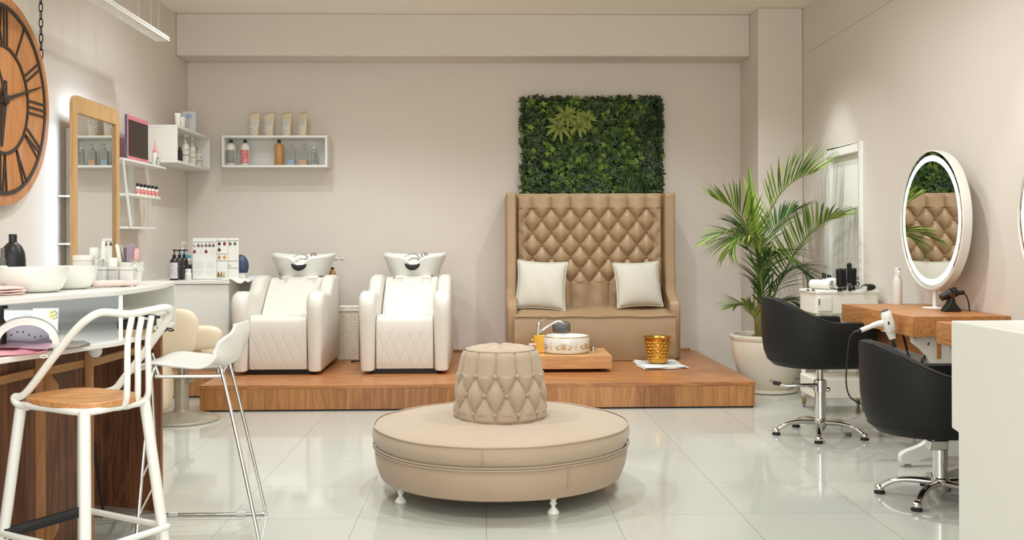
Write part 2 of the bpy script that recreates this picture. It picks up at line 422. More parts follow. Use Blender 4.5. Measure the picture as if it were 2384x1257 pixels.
struct(bb.build('baseboard_back', M['platform_side'], bevel=0.002))
# ================================================================ TUFTED SOFA (back against the wall, on the platform)
def tuft(a, b, depth):
    """quilted pillow height: zero in the creases a or b integer, full in the middle of a diamond"""
    s = abs(math.sin(PI * a)) * abs(math.sin(PI * b))
    return depth * (s ** 0.42)
SX0, SX1 = P(1178, 600, y=9.25).x, P(1572, 600, y=9.25).x
sofa = thing('tufted_sofa', 'tall tan buttoned sofa against the back wall under the green panel', 'sofa', ((SX0 + SX1) / 2, 9.35, PH))
hw = (SX1 - SX0) / 2
BH = 1.535       # back height over the platform
bx = hw - 0.095
px_, rz_ = 0.181, 0.118
top_row, n_rows = BH - 0.135, 7
bot_row = top_row - (n_rows - 1) * rz_
bw = 2 * bx
def back_pt(u, v):
    x = -bx + bw * u; z = 0.38 + (BH - 0.38) * v
    a = x / px_
    if z > top_row: h = (abs(math.sin(PI * a)) ** 0.42) * 0.05 * (1 - 0.5 * (z - top_row) / 0.14) + 0.004
    elif z < bot_row:
        k = (bot_row - z); off = 0.0 if (n_rows - 1) % 2 == 0 else 0.5
        fade = max(0.25, 1 - k / 0.35)
        h = (abs(math.sin(PI * (a + off))) ** 0.42) * 0.05 * fade + 0.05 * (1 - fade)
    else:
        zz = (top_row - z) / (2 * rz_)
        h = tuft(a + zz, a - zz, 0.056)
    e = min(1, (bx - abs(x)) / 0.03); h *= (0.2 + 0.8 * smooth01(e))
    lim = (3.3 * px_)
    if abs(x) > lim and z <= top_row:      # the plain sides beyond the last buttons
        t = smooth01((abs(x) - lim) / 0.07)
        h = h * (1 - t) + (0.035 + 0.018 * abs(math.sin(PI * (z - top_row) / (2 * rz_))) ** 0.5) * smooth01(e) * t
    et = min(1, (BH - z) / 0.035); h = h * (0.45 + 0.55 * smooth01(et))
    h += 0.0022 * math.sin(31 * x + 17 * z) * math.sin(23 * z - 11 * x)
    return (x, 0.03 - h - 0.02 * v * 0, z)
mb = MB(); mb.grid(back_pt, 230, 190)
o = mb.build('backrest', M['leather_t'], sofa, angle=70)
mb = MB(); mb.box(-bx, bx, 0.025, 0.375, 0.2, BH - 0.006)
mb.build('back_frame', M['leather_t'], sofa, bevel=0.012)
M['button'] = mat('button_leather', (120, 94, 66), 0.4)
nb = 0
for r in range(n_rows):
    z = top_row - r * rz_
    off = 0.0 if r % 2 == 0 else 0.5
    for k in range(-3, 4):
        x = (k + off) * px_
        if off and k == 3: continue
        b = MB(); b.ball((x, 0.020, z), 0.0135, 0.009, 0.0135, 10)
        b.build('button', M['button'], sofa); nb += 1
# side wings with lower arms curving forward
for sgn in (-1, 1):
    prof = [(0.375, 0.0), (-0.33, 0.0), (-0.345, 0.45), (-0.34, 0.50), (-0.30, 0.545), (-0.22, 0.565), (-0.15, 0.60), (-0.125, 0.66), (-0.13, 0.72), (-0.115, 0.80), (-0.105, 0.95), (-0.10, BH - 0.01), (-0.085, BH), (0.375, BH)]
    mb = MB(); x0 = sgn * (hw - 0.098); x1 = sgn * hw
    mb.prism(prof, 'X', min(x0, x1), max(x0, x1))
    mb.build('side_wing', M['leather_t'], sofa, bevel=0.016, seg=3)
    mb = MB(); mb.tube([(sgn * (hw - 0.004), p[0] - 0.004, p[1]) for p in prof[1:-1]], 0.0035, 6)
    mb.tube([(sgn * (hw - 0.094), p[0] - 0.004, p[1]) for p in prof[1:-1]], 0.0035, 6)
    mb.build('piping', M['leather_t'], sofa)
# seat block: a little wider than the back at the front
sw_ = hw - 0.10
def seat_pt(u, v):
    x = -sw_ + 2 * sw_ * u; y = -0.44 + 0.45 * v
    w = 1.0 + 0.05 * (1 - v); x *= w
    h = 0.405 + 0.065 * math.sin(PI / 2 * min(1, v * 1.6)) + 0.006 * math.sin(9 * x)
    e = min(1, (1 - abs(2 * u - 1)) / 0.08); h -= 0.02 * (1 - smooth01(e))
    return (x, y, h)
mb = MB(); mb.grid(seat_pt, 60, 24)
def front_pt(u, v):
    x = (-sw_ + 2 * sw_ * u) * 1.05; z = 0.005 + (0.403 - 0.005) * v
    y = -0.44 - 0.02 * math.sin(PI * v) * 1.0 - 0.003 * math.sin(40 * z) * math.exp(-((1 - abs(2 * u - 1)) / 0.06))
    return (x, y, z)
mb.grid(front_pt, 60, 20)
for sgn in (-1, 1):
    mb.grid(lambda u, v, s=sgn: (s * sw_ * (1.05 - 0.05 * u), -0.44 + 0.45 * u, 0.005 + v * ((0.385 if u < 0.99 else 0.45) - 0.005 + 0.065 * math.sin(PI / 2 * min(1, u * 1.6)))), 24, 8)
mb.build('seat', M['leather_t'], sofa, angle=50)
mb = MB(); mb.tube([((-sw_ + 2 * sw_ * i / 30) * 1.05, -0.447, 0.404 + (0.004 * math.sin(i * 0.7))) for i in range(31)], 0.006, 8)
mb.build('piping', M['leather_t'], sofa)
mb = MB(); mb.box(-sw_ + 0.01, sw_ - 0.01, -0.40, 0.02, 0.0, 0.30); mb.build('seat_base', M['leather_t'], sofa)

# cushions
def cushion(px, py, wpx, lab, rz, roll, y=9.13, tilt=0.30):
    c = P(px, py, y=y); w = wpx / F_PX * 9.15
    t = thing('cushion', lab, 'cushion', (c.x, y, c.z), group='linen cushions on the tan sofa')
    Mx = Matrix.Rotation(rz, 4, 'Z') @ Matrix.Rotation(-tilt, 4, 'X') @ Matrix.Rotation(roll, 4, 'Y')
    def face(s):
        def fn(u, v):
            a, b = 2 * u - 1, 2 * v - 1
            k = 1 - 0.075 * (1 - a * a) * 1.0; kz = 1 - 0.075 * (1 - b * b)
            th = 0.085 * (max(0, (1 - a * a)) ** 0.45) * (max(0, (1 - b * b)) ** 0.45)
            wr = 0.004 * math.sin(7 * a + 3 * b) * (1 - a * a)
            return (a * w / 2 * kz, s * (th + wr * (1 if th > 0.01 else 0)), b * w / 2 * k)
        return fn
    m = MB(); m.grid(face(-1), 34, 34, M=Mx).grid(face(1), 34, 34, M=Mx)
    m.build('cover', M['linen'], t, angle=80)
    # welted flange round the edge
    rim = []
    for i in range(120):
        q = i / 30; sd = int(q); f_ = q - sd
        a, b = [(2 * f_ - 1, -1), (1, 2 * f_ - 1), (1 - 2 * f_, 1), (-1, 1 - 2 * f_)][sd]
        k = 1 - 0.075 * (1 - a * a); kz = 1 - 0.075 * (1 - b * b)
        rim.append(Mx @ Vector((a * w / 2 * kz * 1.012, 0, b * w / 2 * k * 1.012)))
    m = MB(); m.tube(rim, 0.0055, 6, closed=True); m.build('welt', M['linen'], t)
cushion(1260, 664, 116, 'off-white linen cushion at the end of the sofa nearer the shampoo chairs', -0.10, 0.05)
cushion(1485, 662, 108, 'off-white linen cushion at the end of the sofa nearer the potted palm', 0.10, -0.03)

# ================================================================ ROUND OTTOMAN WITH TUFTED CENTRE
OX, OY, OR = 0.088, 5.20, 0.665
OX = P(1165, 1010, z=0.3).x if False else P(1165, 900, y=5.2).x
ott = thing('round_ottoman', 'big round beige velvet ottoman with a buttoned cone in its centre', 'ottoman', (OX, OY, 0))
def wob(a, k=1.0): return 0.004 * k * (math.sin(3 * a + 1) + 0.6 * math.sin(7 * a) + 0.4 * math.sin(13 * a + 2))
def band(r0, z0, r1, z1, n=120, m=10, bulge=0.0, w=1.0):
    def fn(u, v):
        a = 2 * PI * u; r = r0 + (r1 - r0) * v + bulge * math.sin(PI * v) + wob(a, w)
        return (r * math.cos(a), r * math.sin(a), z0 + (z1 - z0) * v + 0.5 * wob(a + v, w))
    return fn
m = MB(); m.grid(band(OR - 0.035, 0.088, OR - 0.008, 0.245, bulge=0.012), 120, 10, cu=True)
m.grid(band(0.05, 0.092, OR - 0.035, 0.088), 120, 4, cu=True)
m.build('lower_band', M['velvet2'], ott, angle=60)
m = MB(); m.grid(band(OR - 0.012, 0.245, OR - 0.004, 0.345, bulge=0.016), 120, 10, cu=True)
def top_fn(u, v):
    a = 2 * PI * u; r = 0.16 + (OR - 0.006 - 0.16) * v
    z = 0.345 + 0.028 * (1 - v ** 3) + 0.004 * math.sin(2 * a + 5 * v) * (1 - v)
    if v > 0.93: z -= 0.004 * ((v - 0.93) / 0.07) ** 2
    rr = r + wob(a) * v
    return (rr * math.cos(a), rr * math.sin(a), z + 0.5 * wob(a + 1) * v * v)
m.grid(top_fn, 120, 24, cu=True)
m.build('seat_cushion', M['velvet'], ott, angle=75)
for (rr, zz) in ((OR + 0.000, 0.345), (OR + 0.002, 0.250), (OR + 0.001, 0.238)):
    m = MB(); m.tube([((rr + wob(2 * PI * i / 120)) * math.cos(2 * PI * i / 120), (rr + wob(2 * PI * i / 120)) * math.sin(2 * PI * i / 120), zz + 0.5 * wob(2 * PI * i / 120 + 1)) for i in range(120)], 0.0042, 8, closed=True)
    m.build('piping', M['velvet'], ott)
for (aa, z0, z1) in ((-98, 0.25, 0.34), (-62, 0.10, 0.24)):
    m = MB(); a = math.radians(aa); m.tube([((OR + 0.004 + 0.012 * math.sin(PI * t)) * math.cos(a), (OR + 0.004 + 0.012 * math.sin(PI * t)) * math.sin(a), z0 + (z1 - z0) * t) for t in (0, 0.25, 0.5, 0.75, 1)] if z0 > 0.2 else [((OR - 0.034 + 0.028 * t + 0.012 * math.sin(PI * t)) * math.cos(a), (OR - 0.034 + 0.028 * t + 0.012 * math.sin(PI * t)) * math.sin(a), z0 + (z1 - z0) * t) for t in (0, 0.25, 0.5, 0.75, 1)], 0.0022, 6)
    m.build('seam', M['velvet2'], ott)
# tufted centre: 12 buttons a row, three rows
NB = 12
cz0, cz1 = 0.36, 0.735
rows = [0.415, 0.51, 0.605]
cone_off = 0.25
def cone_r(z):
    t = (z - cz0) / (cz1 - cz0)
    return 0.236 - 0.040 * t ** 1.5
def cone_fn(u, v):
    a = 2 * PI * u; z = cz0 + (cz1 - 0.012 - cz0) * v
    A = a / (2 * PI) * NB + cone_off
    pit = 0.095
    if z > rows[2]:
        h = 0.030 * abs(math.sin(PI * (A))) ** 0.45 ; 
        h = h * (1 - 0.35 * (z - rows[2]) / 0.13)
    elif z < rows[0]:
        h = 0.030 * abs(math.sin(PI * (A))) ** 0.45
    else:
        zz = (rows[2] - z) / (2 * pit)
        h = tuft(A + zz, A - zz, 0.035)
    e = min(1, (z - cz0) / 0.03) ; h *= 0.35 + 0.65 * smooth01(e)
    et = min(1, (cz1 - z) / 0.045)
    r = cone_r(z) - 0.018 + h - 0.030 * (1 - math.sqrt(max(0.0, 1 - (1 - et) ** 2)))
    return (r * math.cos(a), r * math.sin(a), z)
m = MB(); m.grid(cone_fn, 300, 80, cu=True)
m.build('tufted_cone', M['velvet'], ott, angle=75)
def lid_fn(u, v):
    a = 2 * PI * u; r = (0.176) * v
    ridge = abs(math.sin(PI * (a / (2 * PI) * 8))) ** 0.5
    z = cz1 - 0.012 + 0.028 * (1 - v ** 4) * (0.45 + 0.55 * ridge * min(1, v * 3)) * min(1, 0.15 + v * 2.2) 
    return (r * math.cos(a), r * math.sin(a), z)
m = MB(); m.grid(lid_fn, 160, 24, cu=True)
m.tube([(0.177 * math.cos(2 * PI * i / 64), 0.177 * math.sin(2 * PI * i / 64), cz1 - 0.010) for i in range(64)], 0.007, 8, closed=True)
m.build('cone_lid', M['velvet'], ott, angle=75)
for r, z in enumerate(rows):
    off = 0.0 if r % 2 == 0 else 0.5
    for k in range(NB):
        a = (k + off - cone_off) / NB * 2 * PI; rr = cone_r(z) - 0.007
        m = MB(); m.ball((rr * math.cos(a), rr * math.sin(a), z), 0.0125, n=10); m.build('button', M['velvet'], ott)
m = MB(); m.ball((0, 0, cz1 - 0.004), 0.012, 0.012, 0.007, 10); m.build('button', M['velvet2'], ott)
legp = [(0.026, 0.0), (0.029, 0.004), (0.029, 0.010), (0.022, 0.020), (0.012, 0.030), (0.010, 0.040), (0.017, 0.048), (0.018, 0.054), (0.011, 0.060), (0.014, 0.066), (0.026, 0.078), (0.029, 0.092), (0.029, 0.10)]
l0 = P(1288, 1196, z=0.0); l1 = P(933, 1170, z=0.0)
for (lx, ly) in ((l0.x - OX, l0.y - OY), (l1.x - OX, l1.y - OY), (-(l0.x - OX), -(l0.y - OY)), (-(l1.x - OX), -(l1.y - OY))):
    m = MB(); m.lathe(legp, 24, (lx, ly, 0)); m.build('leg', M['metalwhite'], ott)

# ================================================================ SHAMPOO CHAIRS
def shampoo_chair(loc, lab):
    """local: x across, y=0 front of seat panel, +y towards the wall, z=0 platform"""
    t = thing('shampoo_chair', lab, 'shampoo chair', loc, group='white backwash shampoo chairs on the platform')
    W = 0.365
    arm_t = 0.125
    prof = [(0.03, 0.015), (-0.045, 0.03), (-0.05, 0.25), (-0.065, 0.45), (-0.07, 0.55), (-0.055, 0.625), (-0.01, 0.668), (0.06, 0.682), (0.17, 0.672), (0.32, 0.655), (0.44, 0.658), (0.53, 0.70), (0.60, 0.765), (0.68, 0.785), (0.80, 0.79), (0.93, 0.785), (0.95, 0.75), (0.95, 0.05), (0.93, 0.02)]
    for s in (-1, 1):
        m = MB()
        n = len(prof)
        cy, cz = 0.45, 0.35
        rings = []
        for (dx, ins) in ((0.0, 0.045), (0.012, 0.018), (0.035, 0.0), (arm_t - 0.035, 0.0), (arm_t - 0.012, 0.018), (arm_t, 0.045)):
            ring = []
            for i, (y, z) in enumerate(prof):
                a = Vector(prof[i - 1]); b = Vector(prof[(i + 1) % n]); tt = (b - a).normalized(); nn = Vector((tt.y, -tt.x))
                # profile runs front-bottom -> top -> back, inward normal points to (cy,cz)
                if nn.dot(Vector((cy - y, cz - z))) < 0: nn = -nn
                bulge = 0.012 * smooth01((z - 0.35) / 0.25) * (1 - smooth01((y - 0.05) / 0.4))
                xx = (W - arm_t) + dx + (bulge if dx > arm_t / 2 else -bulge * 0.3)
                ring.append((s * xx, y + nn.x * ins, z + nn.y * ins))
            rings.append(ring)
        vs = [q for r in rings for q in r]; fs = []
        for k in range(len(rings) - 1):
            for i in range(n):
                j = (i + 1) % n; fs.append((k * n + i, k * n + j, (k + 1) * n + j, (k + 1) * n + i))
        fs.append(tuple(range(n))); fs.append(tuple((len(rings) - 1) * n + i for i in reversed(range(n))))
        m.add(vs, fs)
        m.build('armrest', M['leather_w'], t, angle=60, bevel=0.006, seg=3)
    iw = W - arm_t - 0.004
    # seat: quilted front panel rolling over into the seat
    path = [(-0.012, 0.045), (-0.022, 0.12), (-0.026, 0.30), (-0.022, 0.40), (-0.008, 0.452), (0.035, 0.480), (0.11, 0.485), (0.30, 0.465), (0.50, 0.455)]
    pp = sm([(0, a, b) for a, b in path], 10)
    def seat_fn(u, v):
        q = v * (len(pp) - 1); i = min(int(q), len(pp) - 2); f_ = q - i
        c = pp[i].lerp(pp[i + 1], f_)
        x = -iw + 2 * iw * u
        ed = min(1, (1 - abs(2 * u - 1)) / 0.06)
        y, z = c.y, c.z
        r = 0.018 * (1 - math.sqrt(max(0, 1 - (1 - ed) ** 2)))
        if z < 0.36 and y < 0:
            A = (x / 0.085); B = z / 0.20
            cr = min(abs(((A + B + 0.5) % 1) - 0.5), abs(((A - B + 0.5) % 1) - 0.5))
            y += 0.0035 * math.exp(-(cr / 0.035) ** 2) * smooth01((0.36 - z) / 0.03)
        return (x, y + (r if z < 0.47 else 0), z - (r if z > 0.44 else 0))
    m = MB(); m.grid(seat_fn, 120, 150)
    m.box(-iw + 0.01, iw - 0.01, 0.02, 0.5, 0.05, 0.43)
    m.build('seat', M['leather_w'], t, angle=60)
    def back_fn(u, v):
        x = -iw + 2 * iw * u
        ed = min(1, (1 - abs(2 * u - 1)) / 0.05); r = 0.02 * (1 - math.sqrt(max(0, 1 - (1 - ed) ** 2)))
        y = 0.42 + 0.40 * v; z = 0.455 + 0.31 * v
        if v > 0.93: y += 0.05 * ((v - 0.93) / 0.07) ** 1; z = 0.455 + 0.31 * 0.93 + 0.0217 * math.sin((v - 0.93) / 0.07 * PI / 2)
        z += 0.012 * math.sin(PI * v)
        # scalloped headrest cut-outs
        for c in (-0.13, 0.13):
            dd = abs(x - c * 1.0) / 0.05
            if dd < 1 and v > 0.80: z -= 0.035 * (1 - dd * dd) * smooth01((v - 0.80) / 0.12)
        return (x, y + r * 0.5, z - r)
    m = MB(); m.grid(back_fn, 90, 60)
    m.box(-iw, iw, 0.86, 0.93, 0.05, 0.745)
    m.build('backrest', M['leather_w'], t, angle=60)
    m = MB(); m.box(-W + 0.10, W - 0.10, 0.03, 0.90, 0.0, 0.05); m.build('plinth', M['black'], t)
    # pedestal for the bowl
    m = MB(); m.box(-0.17, 0.17, 0.955, 1.30, 0.0, 0.775); m.build('bowl_pedestal', M['leather_w'], t, bevel=0.02)
    # bowl
    bc = Vector((0.005, 1.13, 0.775))
    def rimz(a):
        q = math.cos(a)      # +-1 at the left/right ends
        front = max(0.0, -math.sin(a))
        return 0.168 + 0.022 * abs(q) ** 3 + 0.012 * smooth01(math.sin(a) * 2) - 0.080 * (front ** 46)
    def pe(v, e): return math.copysign(abs(v) ** e, v)
    def outer(u, v):
        a = 2 * PI * u; k = 0.76 + 0.24 * v ** 1.1
        return (bc.x + 0.30 * k * pe(math.cos(a), 0.96), bc.y + 0.21 * (0.74 + 0.26 * v) * pe(math.sin(a), 0.92), bc.z + rimz(a) * v)
    def inner(u, v):
        a = 2 * PI * u; k = 0.50 + 0.44 * (1 - v) ** 0.7
        return (bc.x + 0.30 * k * pe(math.cos(a), 0.96), bc.y + 0.21 * (0.60 + 0.31 * (1 - v)) * pe(math.sin(a), 0.92), bc.z + 0.045 + (rimz(a) - 0.040) * (1 - v))
    N_, Kv = 96, 12
    m = MB(); vs = []; fs = []
    seq = [outer(0, 0)]
    rows_ = []
    for j in range(Kv + 1): rows_.append([outer(i / N_, j / Kv) for i in range(N_)])
    def lip(i):
        a = Vector(outer(i / N_, 1)); b = Vector(inner(i / N_, 0)); c = (a + b) / 2; c.z = max(a.z, b.z) + 0.008; return tuple(c)
    rows_.append([lip(i) for i in range(N_)])
    for j in range(Kv + 1): rows_.append([inner(i / N_, j / Kv) for i in range(N_)])
    for r in rows_: vs += r
    for j in range(len(rows_) - 1):
        for i in range(N_): fs.append((j * N_ + i, j * N_ + (i + 1) % N_, (j + 1) * N_ + (i + 1) % N_, (j + 1) * N_ + i))
    fs.append(tuple(range(N_))); fs.append(tuple((len(rows_) - 1) * N_ + i for i in range(N_)))
    m.add(vs, fs); bowl = m.build('wash_bowl', M['ceramic'], t, angle=70)
    # neck rest: crescent of grey rubber hung in the notch
    def nr(u, v):
        a = math.radians(-172 + 164 * u); w = math.sin(PI * u) ** 0.6
        b = 2 * PI * v
        R = 0.072
        return (bc.x - 0.01 + (R + 0.008 * math.cos(b) * w) * math.cos(a) * 1.02, bc.y - 0.175 - 0.034 * w - 0.012 * math.sin(b) * w, bc.z + 0.112 + (R) * math.sin(a) * 0.72 + 0.026 * w * math.cos(b) + 0.014 * w)
    m = MB(); m.grid(nr, 40, 16, cv=True)
    m.build('neck_rest', M['rubber'], t, angle=80)
    # tap: chrome body, lever, hose arc, spray head
    m = MB(); m.lathe([(0.022, 0.0), (0.022, 0.05), (0.026, 0.06), (0.026, 0.085), (0.018, 0.10), (0.0, 0.104)], 20, (bc.x + 0.075, bc.y + 0.06, bc.z + 0.105))
    m.tube(sm([(bc.x + 0.075, bc.y + 0.05, bc.z + 0.195), (bc.x + 0.10, bc.y + 0.03, bc.z + 0.20), (bc.x + 0.125, bc.y + 0.0, bc.z + 0.17)], 5), [0.012, 0.011, 0.010, 0.010, 0.009, 0.009, 0.008, 0.008, 0.007, 0.007, 0.007][:11], 10)
    m.build('mixer_tap', M['chrome'], t)
    m = MB(); m.tube(sm([(bc.x + 0.04, bc.y - 0.02, bc.z + 0.145), (bc.x - 0.01, bc.y - 0.04, bc.z + 0.155), (bc.x - 0.055, bc.y - 0.06, bc.z + 0.135), (bc.x - 0.075, bc.y - 0.075, bc.z + 0.11)], 6), 0.009, 12)
    m.ball((bc.x + 0.045, bc.y - 0.02, bc.z + 0.140), 0.020, n=14)
    m.cyl((bc.x - 0.075, bc.y - 0.075, bc.z + 0.115), (bc.x - 0.08, bc.y - 0.078, bc.z + 0.092), 0.017)
    m.build('spray_head', M['chrome'], t)
    m = MB(); m.tube(sm([(bc.x - 0.115, bc.y - 0.10, bc.z + 0.11), (bc.x - 0.095, bc.y - 0.08, bc.z + 0.165), (bc.x - 0.04, bc.y - 0.04, bc.z + 0.195), (bc.x + 0.015, bc.y - 0.01, bc.z + 0.19), (bc.x + 0.04, bc.y, bc.z + 0.15), (bc.x + 0.035, bc.y, bc.z + 0.10)], 8), 0.006, 10)
    m.build('shower_hose', M['steel'], t)
    return t
sc1 = shampoo_chair((-1.70, 8.16, PH), 'white shampoo chair with a wash bowl, standing next to the white cabinet')
sc2 = dup(sc1, (-0.665, 8.16, PH), label='white shampoo chair with a wash bowl, farther from the cabinet, by the bare wall')

# ================================================================ BLACK TUB CHAIRS (styling chairs)
def tub_chair(loc, rz, dz, lab):
    t = thing('styling_chair', lab, 'salon chair', loc, rz, group='black styling chairs at the wooden desks')
    HWD = 0.315; L0 = 0.245; yb = -0.05
    def plan(s):       # s in 0..1 from front of one arm, round the back, to the front of the other; +x is the sitting direction
        straight = L0 - yb; arc = PI * 0.5 * (HWD + 0.33)
        tot = 2 * straight + arc; d_ = s * tot
        if d_ < straight: return Vector((L0 - d_, HWD)), Vector((0, 1))
        if d_ > straight + arc:
            e = d_ - straight - arc; return Vector((yb + e, -HWD)), Vector((0, -1))
        a = PI / 2 + PI * (d_ - straight) / arc
        return Vector((yb + 0.33 * math.cos(a), HWD * math.sin(a))), Vector((math.cos(a) / 0.33, math.sin(a) / HWD)).normalized()
    def toph(s):
        q = abs(2 * s - 1)          # 0 at back, 1 at arm fronts
        return 0.315 + 0.145 * (1 - smooth01((q - 0.10) / 0.62)) - 0.006 * q
    z0 = 0.455 + dz
    def ring(s, ins=0.0):
        p, n = plan(s); H = toph(s)
        pts = [(-0.135, 0.0), (-0.075, 0.012), (-0.035, 0.05), (-0.012, 0.11), (0.0, 0.20), (0.006, H - 0.03), (0.002, H - 0.008), (-0.02, H), (-0.055, H), (-0.075, H - 0.010), (-0.080, H - 0.035), (-0.083, 0.18), (-0.10, 0.10), (-0.14, 0.05)]
        return [(p.x + n.x * a, p.y + n.y * a, z0 + b) for a, b in pts]
    NS = 72; rs = [ring(i / NS) for i in range(NS + 1)]; k = len(rs[0])
    m = MB(); vs = [q for r in rs for q in r]; fs = []
    for i in range(NS):
        for j in range(k): fs.append((i * k + j, i * k + (j + 1) % k, (i + 1) * k + (j + 1) % k, (i + 1) * k + j))
    fs.append(tuple(range(k))); fs.append(tuple(NS * k + j for j in reversed(range(k))))
    m.add(vs, fs); m.build('tub_shell', M['leather_b'], t, angle=50, bevel=0.007, seg=3)
    # seam lines
    m = MB()
    for (j, o_) in ((6, 0.0015), (9, -0.0)):
        m.tube([tuple(Vector(rs[i][j]) + Vector((0, 0, 0.001))) for i in range(1, NS)], 0.0022, 6)
    m.tube([rs[i][2] for i in range(NS + 1)], 0.0022, 6)
    m.build('piping', M['leather_b'], t)
    # under pan and seat cushion
    outl = []
    for i in range(NS + 1):
        p, n = plan(i / NS); outl.append((p.x - n.x * 0.13, p.y - n.y * 0.13))
    m = MB(); m.prism([(L0 - 0.0, HWD - 0.13)] + outl[1:-1] + [(L0, -HWD + 0.13)], 'Z', z0 + 0.002, z0 + 0.06)
    m.build('under_pan', M['leather_b'], t)
    outl = []
    for i in range(NS + 1):
        p, n = plan(i / NS); outl.append((p.x - n.x * 0.087, p.y - n.y * 0.087))
    m = MB(); m.prism(outl + [(L0 + 0.02, -HWD + 0.10), (L0 + 0.02, HWD - 0.10)], 'Z', z0 + 0.05, z0 + 0.15)
    m.build('seat_cushion', M['leather_b'], t, bevel=0.025, seg=3)
    # gas column
    m = MB(); m.lathe([(0.021, 0.33), (0.021, z0 - 0.012)], 24); m.build('piston', M['steel'], t)
    m = MB(); m.lathe([(0.036, 0.085), (0.036, 0.345 + dz * 0.5), (0.040, 0.345 + dz * 0.5), (0.040, 0.365 + dz * 0.5), (0.021, 0.37 + dz * 0.5)], 28); m.build('column', M['chrome'], t)
    m = MB(); m.lathe([(0.05, z0 - 0.015), (0.05, z0 + 0.003)], 20); m.box(-0.11, 0.11, -0.09, 0.09, z0 - 0.006, z0 + 0.004); m.build('mounting_plate', M['black'], t)
    return t, z0, plan
def star_base(t, a0, R=0.29):
    for k in range(5):
        a = a0 + 2 * PI * k / 5
        p = sm([(0.02, 0, 0.085), (0.12, 0, 0.088), (0.20, 0, 0.078), (R - 0.03, 0, 0.052), (R, 0, 0.022)], 6)
        m = MB(); n = len(p)
        m.tube([(q.x * math.cos(a), q.x * math.sin(a), q.z) for q in p], [0.024 - 0.006 * min(1, i / 10) + (0.004 * max(0, (i - n + 6) / 6)) for i in range(n)], 14, flat=0.75)
        m.ball((R * math.cos(a), R * math.sin(a), 0.028), 0.026, 0.026, 0.022, 14)
        leg = m.build('leg', M['chrome'], t, angle=70)
        m = MB(); m.lathe([(0.026, 0.0), (0.027, 0.012), (0.022, 0.014)], 20, (R * math.cos(a), R * math.sin(a), 0)); m.build('rubber_foot', M['rubber'], leg)
    m = MB(); m.lathe([(0.020, 0.03), (0.034, 0.045), (0.046, 0.075), (0.046, 0.10), (0.036, 0.112)], 28); m.build('hub', M['chrome'], t)
f1 = P(1905, 1036, z=0); f2 = P(1803, 1014, z=0); f3 = P(2013, 1028, z=0)
c1 = Vector((P(1910, 1000, y=6.50).x, 6.50))
t1, z1, _ = tub_chair((c1.x, c1.y, 0), 0.06, 0.0, 'black tub salon chair with the higher seat, nearer the potted palm')
star_base(t1, math.atan2(f1.y - c1.y, f1.x - c1.x) - 0.06, 0.29)
m = MB()     # pump pedal loop
m.tube(sm([(-0.035, -0.03, 0.335), (-0.15, -0.06, 0.34), (-0.25, -0.03, 0.335), (-0.30, 0.03, 0.345), (-0.30, 0.10, 0.35)], 6), [0.009] * 25, 10, flat=1.2)
m.tube(sm([(-0.035, 0.03, 0.305), (-0.12, 0.05, 0.32), (-0.20, 0.02, 0.325)], 6), 0.007, 10)
m.cyl((0, 0, 0.29), (0, 0, 0.35), 0.044, n=24); m.ball((0.05, -0.01, 0.30), 0.016)
ped = m.build('pump_pedal', M['chrome'], t1)
m = MB(); m.cyl((-0.305, 0.03, 0.345), (-0.275, -0.012, 0.343), 0.013); m.build('grip', M['rubber'], ped)
g1 = P(2050, 1154, z=0); g2 = P(2120, 1196, z=0)
c2 = Vector((P(2189, 1100, y=4.86).x, 4.86))
t2, z2, _ = tub_chair((c2.x, c2.y, 0), -0.05, -0.125, 'black tub salon chair set low, half hidden behind the white reception counter')
star_base(t2, math.atan2(g2.y - c2.y, g2.x - c2.x) + 0.05, 0.285)
m = MB(); m.box(-0.075, 0.02, -0.055, 0.0, 0.255, 0.305); m.tube([(-0.06, -0.045, 0.30), (-0.02, -0.03, 0.325), (0.03, -0.02, 0.33)], [0.012, 0.010, 0.008], 10)
m.build('pump_housing', M['chrome'], t2, bevel=0.006)
# ================================================================ GREEN WALL PANEL
GX0, GX1 = P(1213, 400, y=9.62).x, P(1543, 400, y=9.62).x
GZ1, GZ0 = P(1380, 224, y=9.62).z, 1.70
M['leaf'] = leafy('panel_leaves', [(0.0, (30, 50, 18)), (0.35, (50, 80, 26)), (0.7, (82, 118, 36)), (1.0, (132, 156, 54))], 0.45)
M['leaf_dark'] = leafy('dark_panel_leaves', [(0.0, (22, 38, 20)), (0.6, (34, 58, 30)), (1.0, (70, 98, 44))], 0.4)
M['leaf_brom'] = leafy('rosette_leaves', [(0.0, (74, 98, 38)), (0.5, (104, 122, 48)), (1.0, (146, 152, 72))], 0.45)
M['leaf_grass'] = leafy('grass_blades', [(0.0, (28, 54, 20)), (0.6, (46, 84, 30)), (1.0, (84, 118, 42))], 0.45)
M['panelback'] = mat('panel_backing', (24, 32, 20), 0.9)
gp = thing('green_wall_panel', 'square panel of artificial green foliage hanging over the tufted sofa', 'plant panel', ((GX0 + GX1) / 2, 9.70, GZ0))
rnd = random.Random(5)
